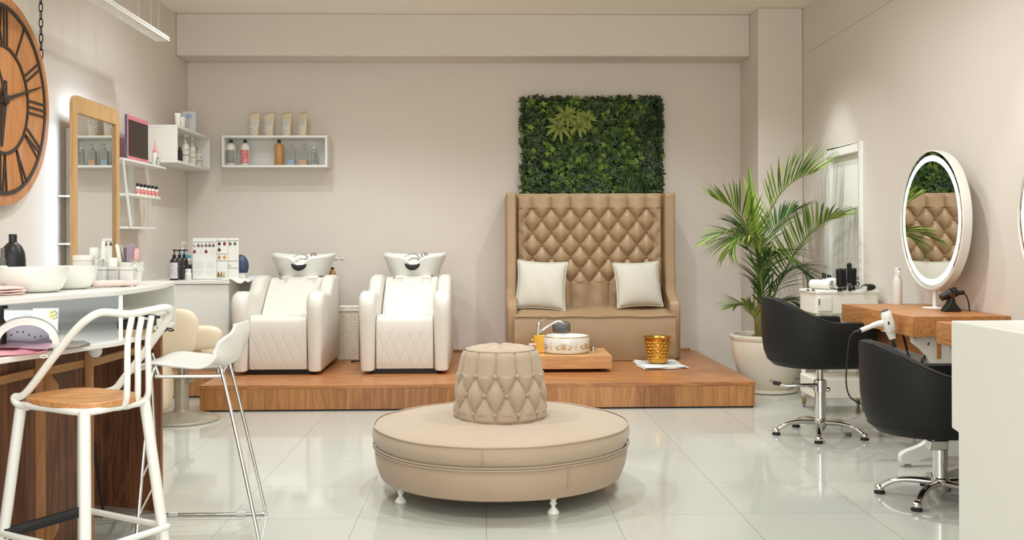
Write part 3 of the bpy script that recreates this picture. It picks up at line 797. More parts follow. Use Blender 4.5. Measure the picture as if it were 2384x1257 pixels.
def leaf(mb, base, d, n, L, Wd, fold=0.25, droop=0.3, seg=3, tipw=0.0, M_=None):
    """a folded pointed leaf from base along d, facing n"""
    d = Vector(d).normalized(); n = Vector(n); n = (n - d * n.dot(d)); n = n.normalized() if n.length > 1e-5 else d.orthogonal().normalized()
    sd = d.cross(n); vs = []; fs = []
    for i in range(seg + 1):
        t = i / seg; w = Wd * (math.sin(PI * min(1, t * 0.92 + 0.08)) ** 0.8) if i < seg else 0.0
        c = Vector(base) + d * (L * t) - n * (droop * L * t * t)
        if i == seg: vs.append(c)
        else: vs += [c + sd * w + n * (w * fold), c, c - sd * w + n * (w * fold)]
    for i in range(seg - 1):
        o = i * 3; fs += [(o, o + 1, o + 4, o + 3), (o + 1, o + 2, o + 5, o + 4)]
    o = (seg - 1) * 3; fs += [(o, o + 1, o + 3), (o + 1, o + 2, o + 3)]
    mb.add(vs, fs)
def rosette(mb, c, out, k, L, Wd, tilt, rnd, jit=0.3, droop=0.3, seg=3):
    out = Vector(out).normalized(); a = out.orthogonal().normalized(); b = out.cross(a); ph = rnd.random() * 6
    for i in range(k):
        t = ph + 2 * PI * i / k + rnd.uniform(-jit, jit); r = a * math.cos(t) + b * math.sin(t); tl = tilt + rnd.uniform(-0.25, 0.25)
        d = r * math.cos(tl) + out * math.sin(tl)
        leaf(mb, c, d, out, L * rnd.uniform(0.75, 1.2), Wd, droop=droop, seg=seg)
m = MB(); m.box(GX0 + 0.02, GX1 - 0.02, 9.70, 9.745, GZ0 + 0.01, GZ1 - 0.02); m.build('backing', M['panelback'], gp, world=True)
mf, md = MB(), MB()
for i in range(2700):
    x = rnd.uniform(GX0, GX1); z = rnd.uniform(GZ0 - 0.01, GZ1)
    left_band = x < GX0 + 0.20 * (GX1 - GX0); right_band = x > GX0 + 0.84 * (GX1 - GX0)
    dep = rnd.random(); y = 9.70 - 0.065 * dep
    ex = (-0.9 if x < GX0 + 0.05 else 0.9 if x > GX1 - 0.05 else 0) ; ez = (0.9 if z > GZ1 - 0.05 else -0.4 if z < GZ0 + 0.03 else 0)
    out = Vector((ex + rnd.uniform(-0.5, 0.5), -1.0, ez + rnd.uniform(-0.2, 0.6)))
    if left_band or (right_band and rnd.random() < 0.3): rosette(md if rnd.random() < 0.6 else mf, (x, y, z), out, 4, 0.036, 0.012, 0.5, rnd, seg=2)
    elif right_band: rosette(md, (x, y, z), out, 5, 0.055, 0.012, 0.25, rnd, seg=2)
    else:
        q = rnd.random()
        if q < 0.35: rosette(mf, (x, y, z), out, 7, 0.038, 0.0045, 0.5, rnd, seg=2)
        elif q < 0.7: rosette(mf, (x, y, z), out, 5, 0.034, 0.012, 0.55, rnd, seg=2)
        else: rosette(md, (x, y, z), out, 5, 0.040, 0.013, 0.4, rnd, seg=2)
o = mf.build('foliage', M['leaf'], gp, world=True, smooth=False); o['kind'] = 'stuff'
o = md.build('dark_foliage', M['leaf_dark'], gp, world=True, smooth=False); o['kind'] = 'stuff'
for (px, py, k, L) in ((1318, 268, 15, 0.105), (1302, 296, 14, 0.10), (1346, 292, 13, 0.09), (1366, 276, 12, 0.075)):
    c = P(px, py, y=9.60); m = MB(); rosette(m, tuple(c), (0.05, -1, 0.25), k, L * 1.35, 0.017, 0.35, rnd, droop=0.35, seg=4); rosette(m, tuple(c), (0, -1, 0.3), 6, L * 0.6, 0.010, 0.9, rnd, droop=0.1, seg=3)
    m.build('rosette', M['leaf_brom'], gp, world=True, smooth=False)
for (px, py) in ((1470, 395), (1492, 425)):
    c = P(px, py, y=9.62); m = MB()
    for i in range(70):
        a = rnd.uniform(0, 2 * PI); L = rnd.uniform(0.10, 0.20); d = Vector((math.cos(a), -0.35 - rnd.random() * 0.4, math.sin(a) * 0.8 + 0.25)).normalized()
        pts = [c + d * (L * t) + Vector((0, 0, -1.3 * L * t * t * 0.8)) for t in (0, 0.25, 0.5, 0.75, 1)]
        m.tube(pts, [0.0026, 0.0026, 0.0022, 0.0016, 0.0006], 4, flat=0.35)
    m.build('grass_tuft', M['leaf_grass'], gp, world=True, smooth=False)

# ================================================================ POTTED PALM
pc = P(1788, 912, z=0.0); PPX, PPY = pc.x - 0.01, pc.y + 0.19
PPY = 8.42; PPX = P(1786, 850, y=PPY).x
palm = thing('potted_palm', 'tall green areca palm in a glazed cream pot beside the platform', 'plant', (PPX, PPY, 0))
m = MB(); m.lathe([(0.10, 0.0), (0.235, 0.0), (0.25, 0.008), (0.25, 0.03), (0.235, 0.032), (0.225, 0.018), (0.10, 0.016)], 48); m.build('saucer', M['potm'], palm)
m = MB(); m.lathe([(0.10, 0.018), (0.185, 0.018), (0.20, 0.03), (0.255, 0.17), (0.292, 0.32), (0.305, 0.42), (0.302, 0.435), (0.312, 0.445), (0.318, 0.47), (0.308, 0.485), (0.285, 0.488), (0.275, 0.475), (0.275, 0.43), (0.0, 0.43)], 64, cap=False); m.build('pot', M['potm'], palm)
m = MB(); m.lathe([(0.0, 0.455), (0.12, 0.452), (0.272, 0.44), (0.272, 0.435)], 40, cap=False)
for i in range(260):
    a = rnd.uniform(0, 2 * PI); r = rnd.uniform(0, 0.26); m.ball((r * math.cos(a), r * math.sin(a), 0.448), rnd.uniform(0.006, 0.013), n=6)
m.build('soil', M['soil'], palm)
M['frond'] = leafy('palm_leaflets', [(0.0, (62, 92, 26)), (0.5, (108, 140, 46)), (1.0, (172, 186, 92))], 0.4)
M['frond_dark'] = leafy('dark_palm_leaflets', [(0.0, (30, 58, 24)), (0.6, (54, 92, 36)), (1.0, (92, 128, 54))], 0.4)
M['rachis'] = mat('palm_stalk', (122, 132, 60), 0.45, var=0.1)
M['trunk'] = mat('palm_trunk', (128, 116, 62), 0.6, var=0.25, vscale=18)
def frond(pts, lmax, count, up=1.0, spread=0.75, mat_='frond', bare=0.3, droopf=0.35, dark=False, wid=0.0082, side=(1, -1), tipw=0.45, roll=0.0):
    """pts: (px, py, y) rachis control points; leaflets in a V on both sides"""
    W = [P(a, b, y=c) - palm.location for a, b, c in pts]
    path = sm(W, 10); n = len(path)
    m = MB(); m.tube(path, [0.008 * (1 - 0.8 * i / n) for i in range(n)], 6); root = m.build('stalk', M['rachis'], palm)
    m = MB()
    for k in range(count):
        t = bare + (1 - bare) * (k + 0.5) / count; q = t * (n - 1); i = min(int(q), n - 2); c = path[i].lerp(path[i + 1], q - i)
        tan = (path[min(i + 2, n - 1)] - path[max(i - 1, 0)]).normalized()
        upv = Vector((0, 0, 1)) - tan * tan.z
        upv = upv.normalized() if upv.length > 0.15 else Vector((0, -1, 0))
        upv = Matrix.Rotation(roll, 3, tan) @ upv
        sdv = tan.cross(upv).normalized()
        u = (t - bare) / (1 - bare)
        L = lmax * (math.sin(PI * (0.16 + 0.80 * u)) ** 0.7) * rnd.uniform(0.88, 1.08)
        for s in side:
            ang = spread * (1.0 - 0.55 * u) + rnd.uniform(-0.06, 0.06)
            d = (tan * math.cos(ang) + sdv * s * math.sin(ang) * 0.85 + upv * math.sin(ang) * 0.42 * up).normalized()
            nrm = (upv - sdv * s * 0.5).normalized()
            leaf(m, tuple(c), d, nrm, L, wid, fold=0.35, droop=droopf * rnd.uniform(0.6, 1.3), seg=6)
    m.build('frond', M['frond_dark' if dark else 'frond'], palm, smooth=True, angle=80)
B = PPY
# stems
for (pts, r0, r1) in (([(1769, 782, B - 0.02), (1768, 700, B - 0.02), (1766, 600, B - 0.02), (1762, 520, B)], 0.032, 0.010),
                      ([(1760, 782, B - 0.07), (1756, 700, B - 0.08), (1757, 640, B - 0.07)], 0.010, 0.007),
                      ([(1776, 782, B + 0.04), (1790, 700, B + 0.02), (1800, 640, B)], 0.016, 0.008)):
    W = sm([P(a, b, y=c) - palm.location for a, b, c in pts], 6); n = len(W)
    m = MB(); m.tube(W, [r0 + (r1 - r0) * (i / (n - 1)) ** 0.7 + 0.0015 * math.sin(i * 2.1) for i in range(n)], 12); m.build('stem', M['trunk'], palm)
# spear
m = MB()
for (dx, dz, L) in ((0, 0, 0.78), (-0.02, 0.02, 0.66), (0.015, -0.02, 0.58)):
    b0 = P(1763, 585, y=B - 0.03) - palm.location; tp = P(1742 + dx * 300, 585 - L * 262 + dz * 20, y=B - 0.05) - palm.location
    leaf(m, tuple(b0 + Vector((dx, 0, dz))), tp - b0, (0.3, -1, 0), (tp - b0).length, 0.034, fold=0.5, droop=0.0, seg=8)
m.build('spear_leaf', M['frond'], palm)
frond([(1766, 610, B), (1790, 500, B + .05), (1822, 445, B - .02), (1860, 415, B - .12), (1897, 402, B - .25)], 0.52, 22, up=1.1, spread=1.15, bare=0.22, droopf=0.06, roll=0.3)
frond([(1764, 610, B), (1748, 545, B - .05), (1712, 490, B - .12), (1664, 462, B - .15)], 0.40, 24, up=1.0, spread=0.95, bare=0.2, droopf=0.10)
frond([(1764, 640, B), (1740, 575, B - .12), (1705, 540, B - .25), (1642, 562, B - .35)], 0.30, 22, up=0.6, spread=0.7, bare=0.3, droopf=0.35)
frond([(1795, 700, B), (1838, 610, B - .15), (1882, 545, B - .32), (1925, 515, B - .5), (1958, 506, B - .62)], 0.44, 38, up=1.0, spread=1.0, bare=0.12, droopf=0.18)
frond([(1795, 720, B), (1785, 610, B - .15), (1762, 560, B - .28), (1725, 552, B - .36), (1700, 580, B - .4)], 0.34, 28, up=0.4, spread=0.75, bare=0.3, droopf=0.5)
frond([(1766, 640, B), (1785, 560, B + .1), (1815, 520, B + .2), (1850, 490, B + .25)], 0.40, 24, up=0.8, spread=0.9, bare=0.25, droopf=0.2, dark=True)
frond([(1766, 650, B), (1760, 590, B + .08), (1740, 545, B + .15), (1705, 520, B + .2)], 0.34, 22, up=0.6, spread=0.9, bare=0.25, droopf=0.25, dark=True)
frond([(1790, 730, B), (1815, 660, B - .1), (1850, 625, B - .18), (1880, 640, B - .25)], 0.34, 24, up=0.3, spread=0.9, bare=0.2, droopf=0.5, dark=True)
frond([(1775, 700, B), (1782, 620, B - .1), (1805, 590, B - .2), (1838, 600, B - .28)], 0.34, 24, up=0.3, spread=0.8, bare=0.2, droopf=0.5)
frond([(1765, 790, B - .1), (1758, 745, B - .16), (1735, 712, B - .22), (1714, 712, B - .26)], 0.24, 20, up=0.6, spread=0.8, bare=0.35, droopf=0.3)
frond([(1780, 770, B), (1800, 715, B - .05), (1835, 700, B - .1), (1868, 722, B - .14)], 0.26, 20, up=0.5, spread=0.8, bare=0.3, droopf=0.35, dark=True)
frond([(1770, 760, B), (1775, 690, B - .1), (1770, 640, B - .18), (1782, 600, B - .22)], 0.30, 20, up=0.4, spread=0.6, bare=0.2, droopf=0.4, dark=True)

# ================================================================ PEDICURE STATION
bx0, bx1, by0, by1 = 0.36, P(1425, 860, y=8.17).x, 8.17, 8.76
base = thing('low_wooden_box', 'low pale wooden box on small feet carrying the foot basin', 'box', ((bx0 + bx1) / 2, (by0 + by1) / 2, PH))
BT = 0.337
m = MB(); m.box(bx0, bx1, by0, by1, PH + 0.028, BT); m.build('body', M['box'], base, world=True, bevel=0.003)
for (x, y) in ((bx0 + 0.05, by0 + 0.05), (bx1 - 0.08, by0 + 0.05), (bx0 + 0.05, by1 - 0.05), (bx1 - 0.05, by1 - 0.05)):
    m = MB(); m.lathe([(0.016, 0), (0.018, 0.02), (0.012, 0.029)], 16, (x, y, PH)); m.build('foot', M['black'], base, world=True)
FX, FY = P(1317, 800, y=8.45).x, 8.45
bas = thing('foot_basin', 'round white foot basin with gold scrolls, on the pale wooden box', 'basin', (FX, FY, BT))
R_, H_ = 0.203, 0.142
m = MB(); m.lathe([(0.12, 0.0), (R_ - 0.02, 0.0), (R_ - 0.006, 0.008), (R_, 0.02), (R_ + 0.002, H_ - 0.012), (R_ - 0.002, H_), (R_ - 0.010, H_ + 0.001), (R_ - 0.018, H_ - 0.008), (R_ - 0.022, 0.04), (0.12, 0.022), (0.0, 0.02)], 72); m.build('bowl', M['ceramic'], bas)
m = MB()
m.tube([((R_ - 0.001) * math.cos(2 * PI * i / 72), (R_ - 0.001) * math.sin(2 * PI * i / 72), H_ - 0.002) for i in range(72)], 0.003, 6, closed=True)
m.build('gold_rim', M['gold'], bas)
def onb(u, z, r=R_ + 0.0015):   # u = metres along the outside, measured from the point facing the camera
    a = -PI / 2 + u / R_; return (r * math.cos(a), r * math.sin(a), z)
def spiral(cx, cz, r0, a0, turns, sgn, k=20):
    return [(cx + sgn * r0 * (1 - 0.8 * i / k) * math.cos(a0 + turns * 2 * PI * i / k), cz + r0 * (1 - 0.8 * i / k) * math.sin(a0 + turns * 2 * PI * i / k)) for i in range(k + 1)]
ornament = MB()
def stroke(pts, r=0.0016): ornament.tube([onb(u, z) for u, z in pts], r, 5)
for c in (-0.035, 0.185, -0.255, 0.405, -0.475, 0.62):
    for s in (-1, 1):
        stroke(spiral(c + s * 0.017, 0.077, 0.014, PI / 2, 1.1, s)); stroke(spiral(c + s * 0.014, 0.050, 0.012, -PI / 2, -1.1, s))
        stroke(spiral(c + s * 0.066, 0.060, 0.016, PI, -1.1, s)); stroke(spiral(c + s * 0.050, 0.038, 0.010, 0, 1.0, s))
        stroke([(c + s * (0.006 + 0.055 * t), 0.060 - 0.014 * math.sin(PI * t)) for t in [i / 8 for i in range(9)]], 0.002)
        stroke([(c + s * (0.028 + 0.030 * t), 0.078 - 0.02 * t * t) for t in [i / 8 for i in range(9)]], 0.0018)
    stroke([(c, 0.04), (c, 0.085)], 0.002); stroke([(c - 0.01, 0.063), (c, 0.074), (c + 0.01, 0.063), (c, 0.052), (c - 0.01, 0.063)], 0.0018)
    d_ = c + 0.108
    stroke([(d_ + 0.011 * math.cos(2 * PI * i / 16), 0.063 + 0.011 * math.sin(2 * PI * i / 16)) for i in range(17)], 0.0012)
    for zz in (0.035, 0.042, 0.084, 0.091): stroke([(d_ - 0.006, zz), (d_, zz + 0.004), (d_ + 0.006, zz)], 0.0012)
ornament.build('gold_scrollwork', M['gold'], bas)
m = MB(); m.box(-R_ - 0.005 - 0.075, -R_ + 0.035, -0.075, 0.055, 0.0, H_ + 0.012); m.build('tap_block', M['gold'], bas, bevel=0.006)
tp = MB(); bxp = -R_ - 0.035
tp.cyl((bxp, -0.01, H_ + 0.012), (bxp + 0.008, -0.01, H_ + 0.095), 0.020, 0.019); tp.cyl((bxp + 0.008, -0.01, H_ + 0.097), (bxp + 0.010, -0.01, H_ + 0.118), 0.021, 0.017)
tp.tube(sm([(bxp + 0.008, -0.01, H_ + 0.118), (bxp + 0.03, -0.01, H_ + 0.128), (bxp + 0.065, -0.01, H_ + 0.150)], 5), [0.012, 0.012, 0.011, 0.010, 0.009, 0.008, 0.007, 0.006, 0.006, 0.005, 0.004], 10, flat=0.5)
tp.tube(sm([(bxp + 0.02, -0.01, H_ + 0.035), (bxp + 0.09, -0.01, H_ + 0.085), (bxp + 0.16, -0.01, H_ + 0.122), (bxp + 0.20, -0.01, H_ + 0.120), (bxp + 0.215, -0.01, H_ + 0.105)], 6), 0.0095, 12)
tp.build('tap', M['chrome'], bas)
# foot rest cushion behind the basin
rx = P(1307, 765, y=8.66)
fr_ = thing('foot_rest', 'dark grey shiny foot rest cushion on a post behind the gold-trimmed basin', 'foot rest', (rx.x, 8.68, BT))
M['greyshine'] = mat('grey_leatherette', (92, 88, 86), 0.25, bump=0.1, bscale=60)
m = MB(); m.ball((0, 0, 0.195), 0.082, 0.06, 0.050, 28, e=0.6); m.build('pad', M['greyshine'], fr_)
for s_ in (-1, 1):
    m = MB(); m.box(s_ * 0.084 - 0.004, s_ * 0.084 + 0.004, -0.02, 0.02, 0.0, 0.20); m.build('bracket', M['box'], fr_)
k = P(1381, 812, y=8.55)
kn = thing('steel_knob', 'small polished steel drain knob on the pale box, right beside the foot basin', 'knob', (k.x, 8.56, BT))
m = MB(); m.lathe([(0.024, 0), (0.024, 0.012), (0.018, 0.014), (0.027, 0.018), (0.027, 0.036), (0.020, 0.040)], 24); m.build('body', M['chrome'], kn)
k = P(1239, 830, y=8.40)
pb = thing('perfume_bottle', 'tiny glass bottle with a gold stopper and a pink bow on the wooden box', 'bottle', (max(k.x, bx0 + 0.03), 8.36, BT))
m = MB(); m.lathe([(0.02, 0), (0.026, 0.01), (0.026, 0.05), (0.010, 0.075), (0.009, 0.095)], 20); m.build('body', M['goldpale'], pb)
m = MB(); m.ball((0, 0, 0.112), 0.014, n=14); m.lathe([(0.012, 0.092), (0.012, 0.10)], 16); m.build('stopper', M['goldpale'], pb)
M['bow'] = mat('pink_bow', (226, 192, 200), 0.6)
m = MB(); m.ball((-0.018, -0.012, 0.078), 0.018, 0.006, 0.010, 10); m.ball((0.018, -0.012, 0.078), 0.018, 0.006, 0.010, 10); m.ball((0, -0.014, 0.078), 0.006, n=8); m.tube([(0, -0.015, 0.078), (-0.03, -0.02, 0.05)], 0.004, 6); m.build('bow', M['bow'], pb)

# folded towel and hammered gold bucket
q = [P(1472, 844, z=PH), P(1575, 843, z=PH), P(1604, 858, z=PH), P(1498, 862, z=PH)]
tc_ = sum((Vector(v) for v in q), Vector()) / 4
tw = thing('folded_towel', 'white folded towel lying on the platform under the gold bucket', 'towel', (tc_.x, tc_.y, PH))
def quad_cloth(q, z0, th, n=28, wav=0.003, seed=0):
    def fn(s):
        def g(u, v):
            a = Vector(q[0]).lerp(Vector(q[1]), u); b = Vector(q[3]).lerp(Vector(q[2]), u); c = a.lerp(b, v)
            e = min(u, 1 - u, v, 1 - v) / 0.05; e = math.sqrt(max(0, 1 - (1 - min(1, e)) ** 2))
            w = wav * (math.sin(7 * u + 5 * v + seed) + math.sin(11 * v - 4 * u))
            return (c.x + 0.01 * math.sin(9 * v), c.y + 0.008 * math.sin(8 * u + seed), z0 + (th / 2) + s * (th / 2) * e + (w * e * (1 if s > 0 else 0)))
        return g
    m = MB(); m.grid(fn(1), n, n).grid(fn(-1), n, n); return m
quad_cloth([tuple(v) for v in q], PH + 0.001, 0.011).build('lower_layer', M['towel'], tw, world=True, angle=80)
q2 = [Vector(q[0]).lerp(Vector(q[1]), .02), Vector(q[1]).lerp(Vector(q[0]), .05), Vector(q[2]).lerp(Vector(q[3]), .07), Vector(q[3]).lerp(Vector(q[2]), .03)]
quad_cloth([tuple(v) for v in q2], PH + 0.012, 0.012, seed=2).build('upper_layer', M['towel'], tw, world=True, angle=80)
gb = P(1535, 848, z=PH + 0.026)
bk = thing('gold_bucket', 'hammered gold bucket standing on the white folded towel', 'bucket', (gb.x, gb.y + 0.09, PH + 0.0265))
m = MB()
def bucket(u, v):
    a = 2 * PI * u; z = 0.012 + 0.205 * v; r = 0.082 + 0.030 * v ** 0.9
    if 0.14 < v < 0.88:
        row = (z - 0.035) / 0.028; kk = math.floor(row); fz = row - kk; A = a / (2 * PI) * 18 + 0.5 * (kk % 2); fa = (A % 1) - 0.5
        rr = math.hypot(fa * 1.05, fz * 0.95 - 0.05); r += 0.006 * math.exp(-((rr - 0.46) / 0.10) ** 2) - 0.002 * (rr < 0.35)
    return (r * math.cos(a), r * math.sin(a), z)
m.grid(bucket, 300, 90, cu=True)
m.lathe([(0.0, 0.0), (0.07, 0.0), (0.080, 0.005), (0.082, 0.012)], 60, cap=False)
m.lathe([(0.112, 0.216), (0.124, 0.226), (0.128, 0.230), (0.124, 0.231), (0.110, 0.220), (0.100, 0.15), (0.078, 0.012), (0.0, 0.010)], 60, cap=False)
m.build('body', M['gold'], bk, angle=60)

# ================================================================ WICKER HAMPER BETWEEN THE SHAMPOO CHAIRS
hx0, hx1 = P(786, 780, y=9.2).x, P(836, 780, y=9.2).x
hb = thing('wicker_hamper', 'white woven hamper standing between the two shampoo chairs', 'hamper', ((hx0 + hx1) / 2, 9.3, PH))
M['wicker'] = mat('white_wicker', (226, 216, 200), 0.7)
hw_ = (hx1 - hx0) / 2; hh = P(810, 718, y=9.2).z - PH
def weave(u, v, sx_, ax):
    b = 0.0045 * math.sin(2 * PI * v * 26) * (1 if int(u * 22) % 2 else -1)
    return b
m = MB()
m.grid(lambda u, v: (-hw_ + 2 * hw_ * u, -0.13 - weave(u, v, 0, 0), hh * v), 90, 120)
m.grid(lambda u, v: (hw_ + weave(u, v, 0, 0), -0.13 + 0.26 * u, hh * v), 60, 120)
m.grid(lambda u, v: (-hw_ - weave(u, v, 0, 0), -0.13 + 0.26 * u, hh * v), 60, 120)
m.box(-hw_, hw_, -0.12, 0.13, 0.005, hh - 0.005)
m.build('body', M['wicker'], hb, smooth=False)
m = MB(); m.grid(lambda u, v: (-hw_ * 1.03 + 2.06 * hw_ * u, -0.14 + 0.28 * v, hh + 0.012 + 0.004 * math.sin(50 * u) * math.sin(40 * v)), 40, 30)
m.box(-hw_ * 1.03, hw_ * 1.03, -0.14, 0.14, hh - 0.022, hh + 0.008); m.build('lid', M['wicker'], hb, smooth=False)
cb = P(828, 843, z=PH)
m = MB(); m.tube(sm([(cb.x - .04, cb.y, PH + 0.006), (cb.x - .02, cb.y - .03, PH + .006), (cb.x + .02, cb.y - 0.02, PH + .012), (cb.x + .05, cb.y + .02, PH + .006), (cb.x + .02, cb.y + .05, PH + .006), (cb.x - .03, cb.y + .03, PH + .008)], 6, closed=True), 0.005, 8, closed=True)
tag(m.build('power_cable', M['rubber'], None), 'black looped cable lying on the platform between the shampoo chairs', 'cable')
# small white wall plates beside the left bowl
for (px, lab) in ((783, 'tiny white wall plate beside the left wash bowl, the one closer to the bowl'), (797, 'tiny white wall plate beside the left wash bowl, the one farther from it')):
    c = P(px, 602, y=YB - 0.01); t = MB(); t.box(c.x - 0.02, c.x + 0.02, YB - 0.009, YB - 0.001, c.z - 0.009, c.z + 0.009); t.cyl((c.x - .008, YB - 0.014, c.z), (c.x - .008, YB - .009, c.z), 0.006, n=12)
    tag(t.build('wall_plate', M['white'], None, bevel=0.002), lab, 'wall plate', 'white wall plates beside the wash bowl')
# ================================================================ BOTTLE AND SMALL-ITEM BUILDERS
M['lab_grey'] = print_mat('grey_print_label', (150, 148, 142), (96, 94, 90), 220, 0.5)
M['lab_pink'] = print_mat('pink_print_label', (206, 104, 100), (236, 200, 196), 220, 0.5)
M['lab_white'] = print_mat('white_print_label', (228, 226, 218), (150, 146, 140), 200, 0.5)
M['lab_silver'] = print_mat('silver_print_label', (206, 206, 206), (150, 140, 130), 160, 0.5)
M['lab_blue'] = mat('blue_label', (140, 170, 200), 0.5); M['lab_orange'] = mat('orange_label', (206, 156, 104), 0.5)
M['lab_dark'] = print_mat('dark_print_label', (34, 36, 38), (190, 190, 186), 160, 0.35)
M['amberbottle'] = mat('amber_plastic', (186, 140, 84), 0.3, var=0.03)
M['whitebottle'] = mat('white_bottle', (226, 222, 212), 0.3)
M['clearbottle'] = mat('pale_bottle', (206, 204, 198), 0.15, trans=0.35)
M['darkbottle'] = mat('dark_brown_bottle', (40, 32, 28), 0.15, coat=0.3)
M['bluebottle'] = mat('pale_blue_bottle', (160, 194, 214), 0.2, trans=0.2)
M['teal'] = mat('teal_plastic', (64, 168, 184), 0.35)
M['cream'] = mat('cream_tube', (222, 208, 178), 0.35, var=0.04)
M['tubetop'] = mat('tube_crimp', (190, 178, 158), 0.4)
M['greypump'] = mat('grey_pump', (168, 166, 160), 0.35)
M['navy'] = mat('navy_bowl', (58, 72, 98), 0.4, var=0.25, vscale=30)

def label_patch(t, r, z0, z1, m, a0=-150, a1=-30, name='label'):
    g = MB(); g.grid(lambda u, v: ((r + 0.0008) * math.cos(math.radians(a0 + (a1 - a0) * u)), (r + 0.0008) * math.sin(math.radians(a0 + (a1 - a0) * u)), z0 + (z1 - z0) * v), 20, 3)
    return g.build(name, m, t)
def bottle(name, lab, loc, r, h, body, cap, capr=0.35, caph=0.12, labelm=None, grp=None, shoulder=0.2, rz=0.0):
    t = thing(name, lab, 'bottle', loc, rz, grp)
    hb = h * (1 - caph); ns = hb * (1 - shoulder)
    g = MB(); g.lathe([(r * 0.9, 0.0), (r, r * 0.12), (r, ns), (r * 0.93, ns + (hb - ns) * 0.35), (r * 0.7, ns + (hb - ns) * 0.72), (r * capr * 0.95, hb * 0.985), (r * capr * 0.9, hb)], 28); g.build('body', body, t)
    g = MB(); g.lathe([(r * capr, hb - 0.001), (r * capr * 1.05, hb + 0.002), (r * capr, h - 0.002), (r * capr * 0.85, h)], 20); g.build('cap', cap, t)
    if labelm: label_patch(t, r, ns * 0.12, ns * 0.85, labelm)
    return t
def pump_bottle(name, lab, loc, r, h, body, pump, labelm=None, grp=None, rz=0.0, square=False, headlen=1.0, lz=(0.1, 0.8)):
    t = thing(name, lab, 'bottle', loc, rz, grp)
    hb = h * 0.74
    g = MB()
    if square:
        g.prism(rounded(-r, r, -r * 0.75, r * 0.75, r * 0.3), 'Z', 0, hb * 0.9); g.lathe([(r * 0.6, hb * 0.9), (r * 0.35, hb)], 20); g.build('body', body, t, bevel=0.004)
        if labelm:
            for q in (labelm if isinstance(labelm, list) else [(labelm, lz[0], lz[1])]):
                k = MB(); k.box(-r * 0.78, r * 0.78, -r * 0.75 - 0.0012, -r * 0.75, hb * q[1], hb * q[2]); k.build('label', q[0], t)
    else:
        g.lathe([(r * 0.92, 0), (r, 0.004), (r, hb * 0.78), (r * 0.9, hb * 0.88), (r * 0.6, hb * 0.96), (r * 0.36, hb)], 28); g.build('body', body, t)
        if labelm: label_patch(t, r, hb * lz[0], hb * lz[1] * 0.95, labelm)
    g = MB(); g.lathe([(r * 0.40, hb - 0.001), (r * 0.42, hb + h * 0.08), (r * 0.2, hb + h * 0.09), (r * 0.12, hb + h * 0.10), (r * 0.12, h - 0.012)], 18)
    g.tube([(-0.01, 0, h - 0.008), (r * 0.5 * headlen, 0, h - 0.006), (r * 1.0 * headlen, 0, h - 0.013)], [0.007, 0.006, 0.004], 8); g.cyl((0, 0, h - 0.014), (0, 0, h), r * 0.28)
    g.build('pump', pump, t)
    return t

# ================================================================ WALL SHELF BOXES
def shelf_box(name, lab, x0, x1, y0, y1, z0, z1, open_side):
    t = thing(name, lab, 'wall shelf', ((x0 + x1) / 2, (y0 + y1) / 2, z0), group='white open box shelves on the walls')
    th = 0.022
    def pn(nm, *b): g = MB(); g.box(*b); return g.build(nm, M['white'], t, world=True, bevel=0.002)
    pn('bottom_board', x0, x1, y0, y1, z0, z0 + th); pn('top_board', x0, x1, y0, y1, z1 - th, z1)
    if open_side == 'Y':
        pn('side_panel', x0, x0 + th, y0, y1, z0 + th, z1 - th); pn('side_panel', x1 - th, x1, y0, y1, z0 + th, z1 - th); pn('back_panel', x0 + th, x1 - th, y1 - 0.006, y1, z0 + th, z1 - th)
    else:
        pn('side_panel', x0, x1, y0, y0 + th, z0 + th, z1 - th); pn('side_panel', x0, x1, y1 - th, y1, z0 + th, z1 - th); pn('back_panel', x0, x0 + 0.006, y0 + th, y1 - th, z0 + th, z1 - th)
    return t
fy = YB - 0.25
sa, sb_ = P(516, 315, y=fy), P(762, 389, y=fy)
shelf_box('box_shelf', 'long white open box shelf on the back wall above the shampoo chairs', sa.x, sb_.x, fy, YB - 0.002, sb_.z, sa.z, 'Y')
sz0, sz1 = sb_.z, sa.z
ft = sz0 + 0.0225
def on_shelf(px, y=fy + 0.10): return P(px, 380, y=y).x
hgt = lambda dpx: dpx / F_PX * (fy + 0.1)
bottle('shampoo_bottle', 'white bottle with black cap and grey label, first in the long wall shelf', (on_shelf(538), fy + 0.10, ft), hgt(10.5), hgt(60), M['whitebottle'], M['black'], labelm=M['lab_grey'], grp='bottles in the long wall shelf')
bottle('shampoo_bottle', 'white bottle with black cap and red-pink label in the long wall shelf', (on_shelf(571), fy + 0.10, ft), hgt(10.5), hgt(60), M['whitebottle'], M['black'], labelm=M['lab_pink'], grp='bottles in the long wall shelf')
bottle('shampoo_bottle', 'golden brown bottle with black cap in the long wall shelf', (on_shelf(650), fy + 0.10, ft), hgt(10.5), hgt(60), M['amberbottle'], M['black'], grp='bottles in the long wall shelf')
pump_bottle('lotion_bottle', 'square pump bottle with a blue patch on its label in the long wall shelf', (on_shelf(678), fy + 0.10, ft), hgt(8.5), hgt(51), M['clearbottle'], M['greypump'], [(M['lab_grey'], 0.35, 0.92), (M['lab_blue'], 0.08, 0.33)], 'pump bottles in the long wall shelf', square=True)
